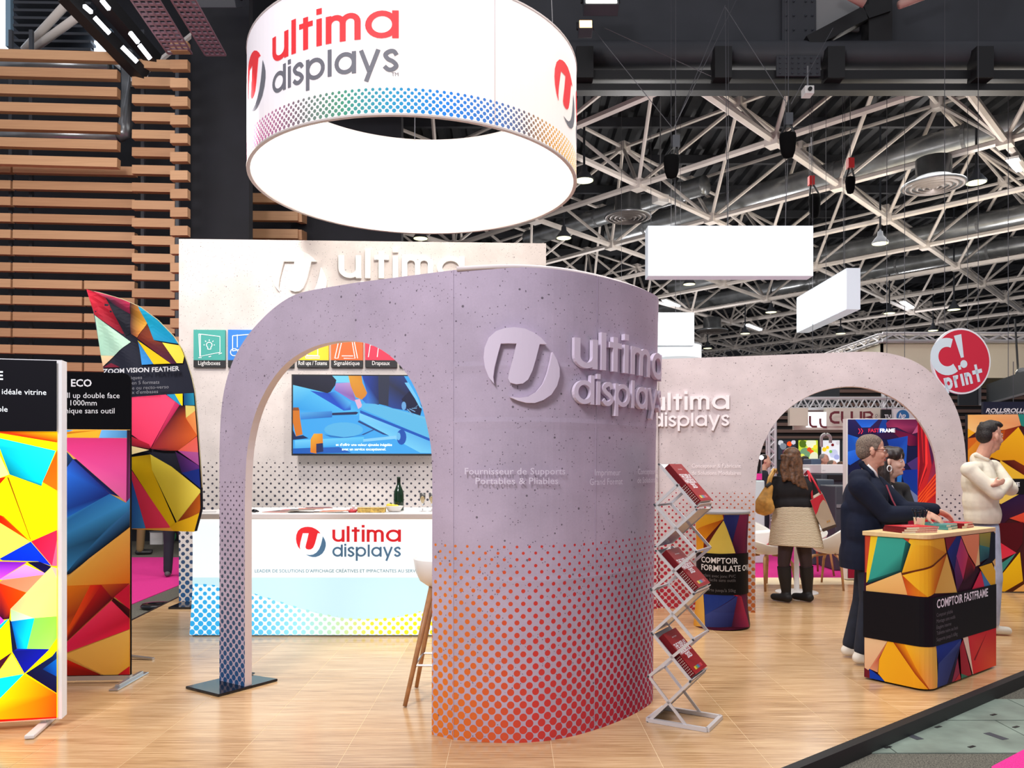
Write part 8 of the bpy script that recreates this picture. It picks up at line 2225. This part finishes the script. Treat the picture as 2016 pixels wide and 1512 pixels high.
for pts_ in ([P(1599, 982, yt), P(1597, 955, Yw-.08), P(1590, 927, Yw-.05), P(1584, 934, Yw+.08)], [P(1616, 972, yt), P(1604, 950, Yw-.1), P(1592, 929, Yw-.04), P(1586, 935, Yw+.07)]):
    mb = MB(); mb.tube(pts_, .011, 8); mb.build('strap', bpy.data.materials['tote_red'], t, smooth=True)
mb = MB(); mb.prism([P(1600, 977, yt+.03), P(1617, 968, yt+.03), P(1620, 976, yt+.03), P(1602, 985, yt+.03)], (.01, .04, 0)); mb.build('paper_filling', M['paper'], t)

# ---------------------------------------------------------------- people farther away (simple standing figures)
def far_person(u, v, y, hgt, ang, lab, top, hair, leg, z0=HF+.0085, shoe=None, jacket_len=.42):
    x = (u-CX)/F*y; b = V((x, y, z0)); s = hgt/1.75
    t = thing('person', lab, 'person', b)
    f = V((math.cos(ang), math.sin(ang), 0)); TR = torso_R(f); r = f.cross(V((0, 0, 1)))
    at_ = lambda a, fw, z: b+(r*a+f*fw+V((0, 0, z)))*s
    hd = at_(0, .03, 1.63); nb = at_(0, 0, 1.46)
    sk = head_parts(hd, f, s, nb)+[('c', nb, at_(0, 0, 1.2), .05*s, .1*s), ('c', at_(0, 0, 1.2), at_(0, 0, .95), .1*s, .12*s)]
    cl = [('e', at_(0, 0, 1.25), (.2*s, .125*s, .2*s), TR), ('e', at_(0, 0, 1.05), (.175*s, .125*s, .2*s), TR), ('c', at_(-.17, 0, 1.4), at_(.17, 0, 1.4), .07*s, .07*s)]
    lg = []; sh = []
    for sg_ in (-1, 1):
        a0_, a1_, a2_ = at_(.2*sg_, 0, 1.38), at_(.25*sg_, .02, 1.1), at_(.18*sg_, .22, 1.02)
        sk += [('c', a0_, a1_, .04*s, .035*s), ('c', a1_, a2_, .035*s, .025*s)]+hand_parts(a2_, f-r*.3*sg_, (0, 0, -1), .95*s, .5, sg_)
        cl += [('c', a0_, a1_, .065*s, .055*s), ('c', a1_, a2_, .055*s, .042*s)]
        h0, h1, h2 = at_(.09*sg_, 0, .92), at_(.1*sg_, .02, .5), at_(.11*sg_, 0, .09)
        sk += [('c', h0, h1, .07*s, .05*s), ('c', h1, h2, .045*s, .035*s)]
        lg += [('c', h0, h1, .095*s, .075*s), ('c', h1, h2, .072*s, .06*s)]
        sh.append([('c', at_(.11*sg_, -.04, .045), at_(.12*sg_, .17, .04), .042*s, .036*s), ('c', h2, at_(.11*sg_, 0, .05), .04*s, .04*s)])
    blob('body', sk, M['skin'], t, .016, 2); blob('jacket', cl, top, t, .02, 3); blob('trousers', lg+[('e', at_(0, 0, .93), (.16*s, .12*s, .12*s), TR)], leg, t, .02, 3)
    for q in sh: blob('shoe', q, shoe or M['black'], t, .016, 2)
    h2_, HR2 = head_frame(hd, f, (0, 0, 1), s)
    blob('hair', [('e', h2_(0, -.028, .05), (.082*s, .090*s, .076*s), HR2), ('e', h2_(0, -.06, .0), (.078*s, .056*s, .08*s), HR2)], hair, t, .014, 2)
    return t
hg = mat('hair_silver', (150, 146, 142), .7); khaki = mat('khaki_cloth', (120, 98, 62), .85); dk = M['blackknit']; wsh = mat('pale_shirt', (214, 210, 214), .8); drk = mat('dark_navy_cloth', (28, 32, 44), .85)
far_person(1503, 0, 14.2, 1.76, -.2, 'man in dark suit reading, standing beside the lattice column', drk, M['hairdark'], drk)
far_person(1584, 0, 14.9, 1.74, .6, 'dark haired man bending over behind the long haired woman', drk, M['hairblack'], drk)
far_person(1621, 0, 16.1, 1.80, -1.0, 'grey haired man in black behind the slate machine', dk, hg, drk)
far_person(1637, 0, 15.0, 1.66, -.8, 'brown haired man in pale shirt behind the white printer lid', wsh, M['hairshort'], drk)
far_person(1655, 0, 15.4, 1.64, .2, 'brown haired woman in black directly left of the blue display', dk, M['hairbrown'], drk)
far_person(276, 0, 13.9, 1.76, .4, 'visitor in khaki trousers, only legs showing under the feather flag', dk, M['hairdark'], khaki, z0=HF)
far_person(347, 0, 11.0, 1.74, 1.8, 'visitor in black trousers at the left edge of the tall back wall', dk, M['hairdark'], drk, shoe=mat('shoe_grey', (84, 80, 84), .6))
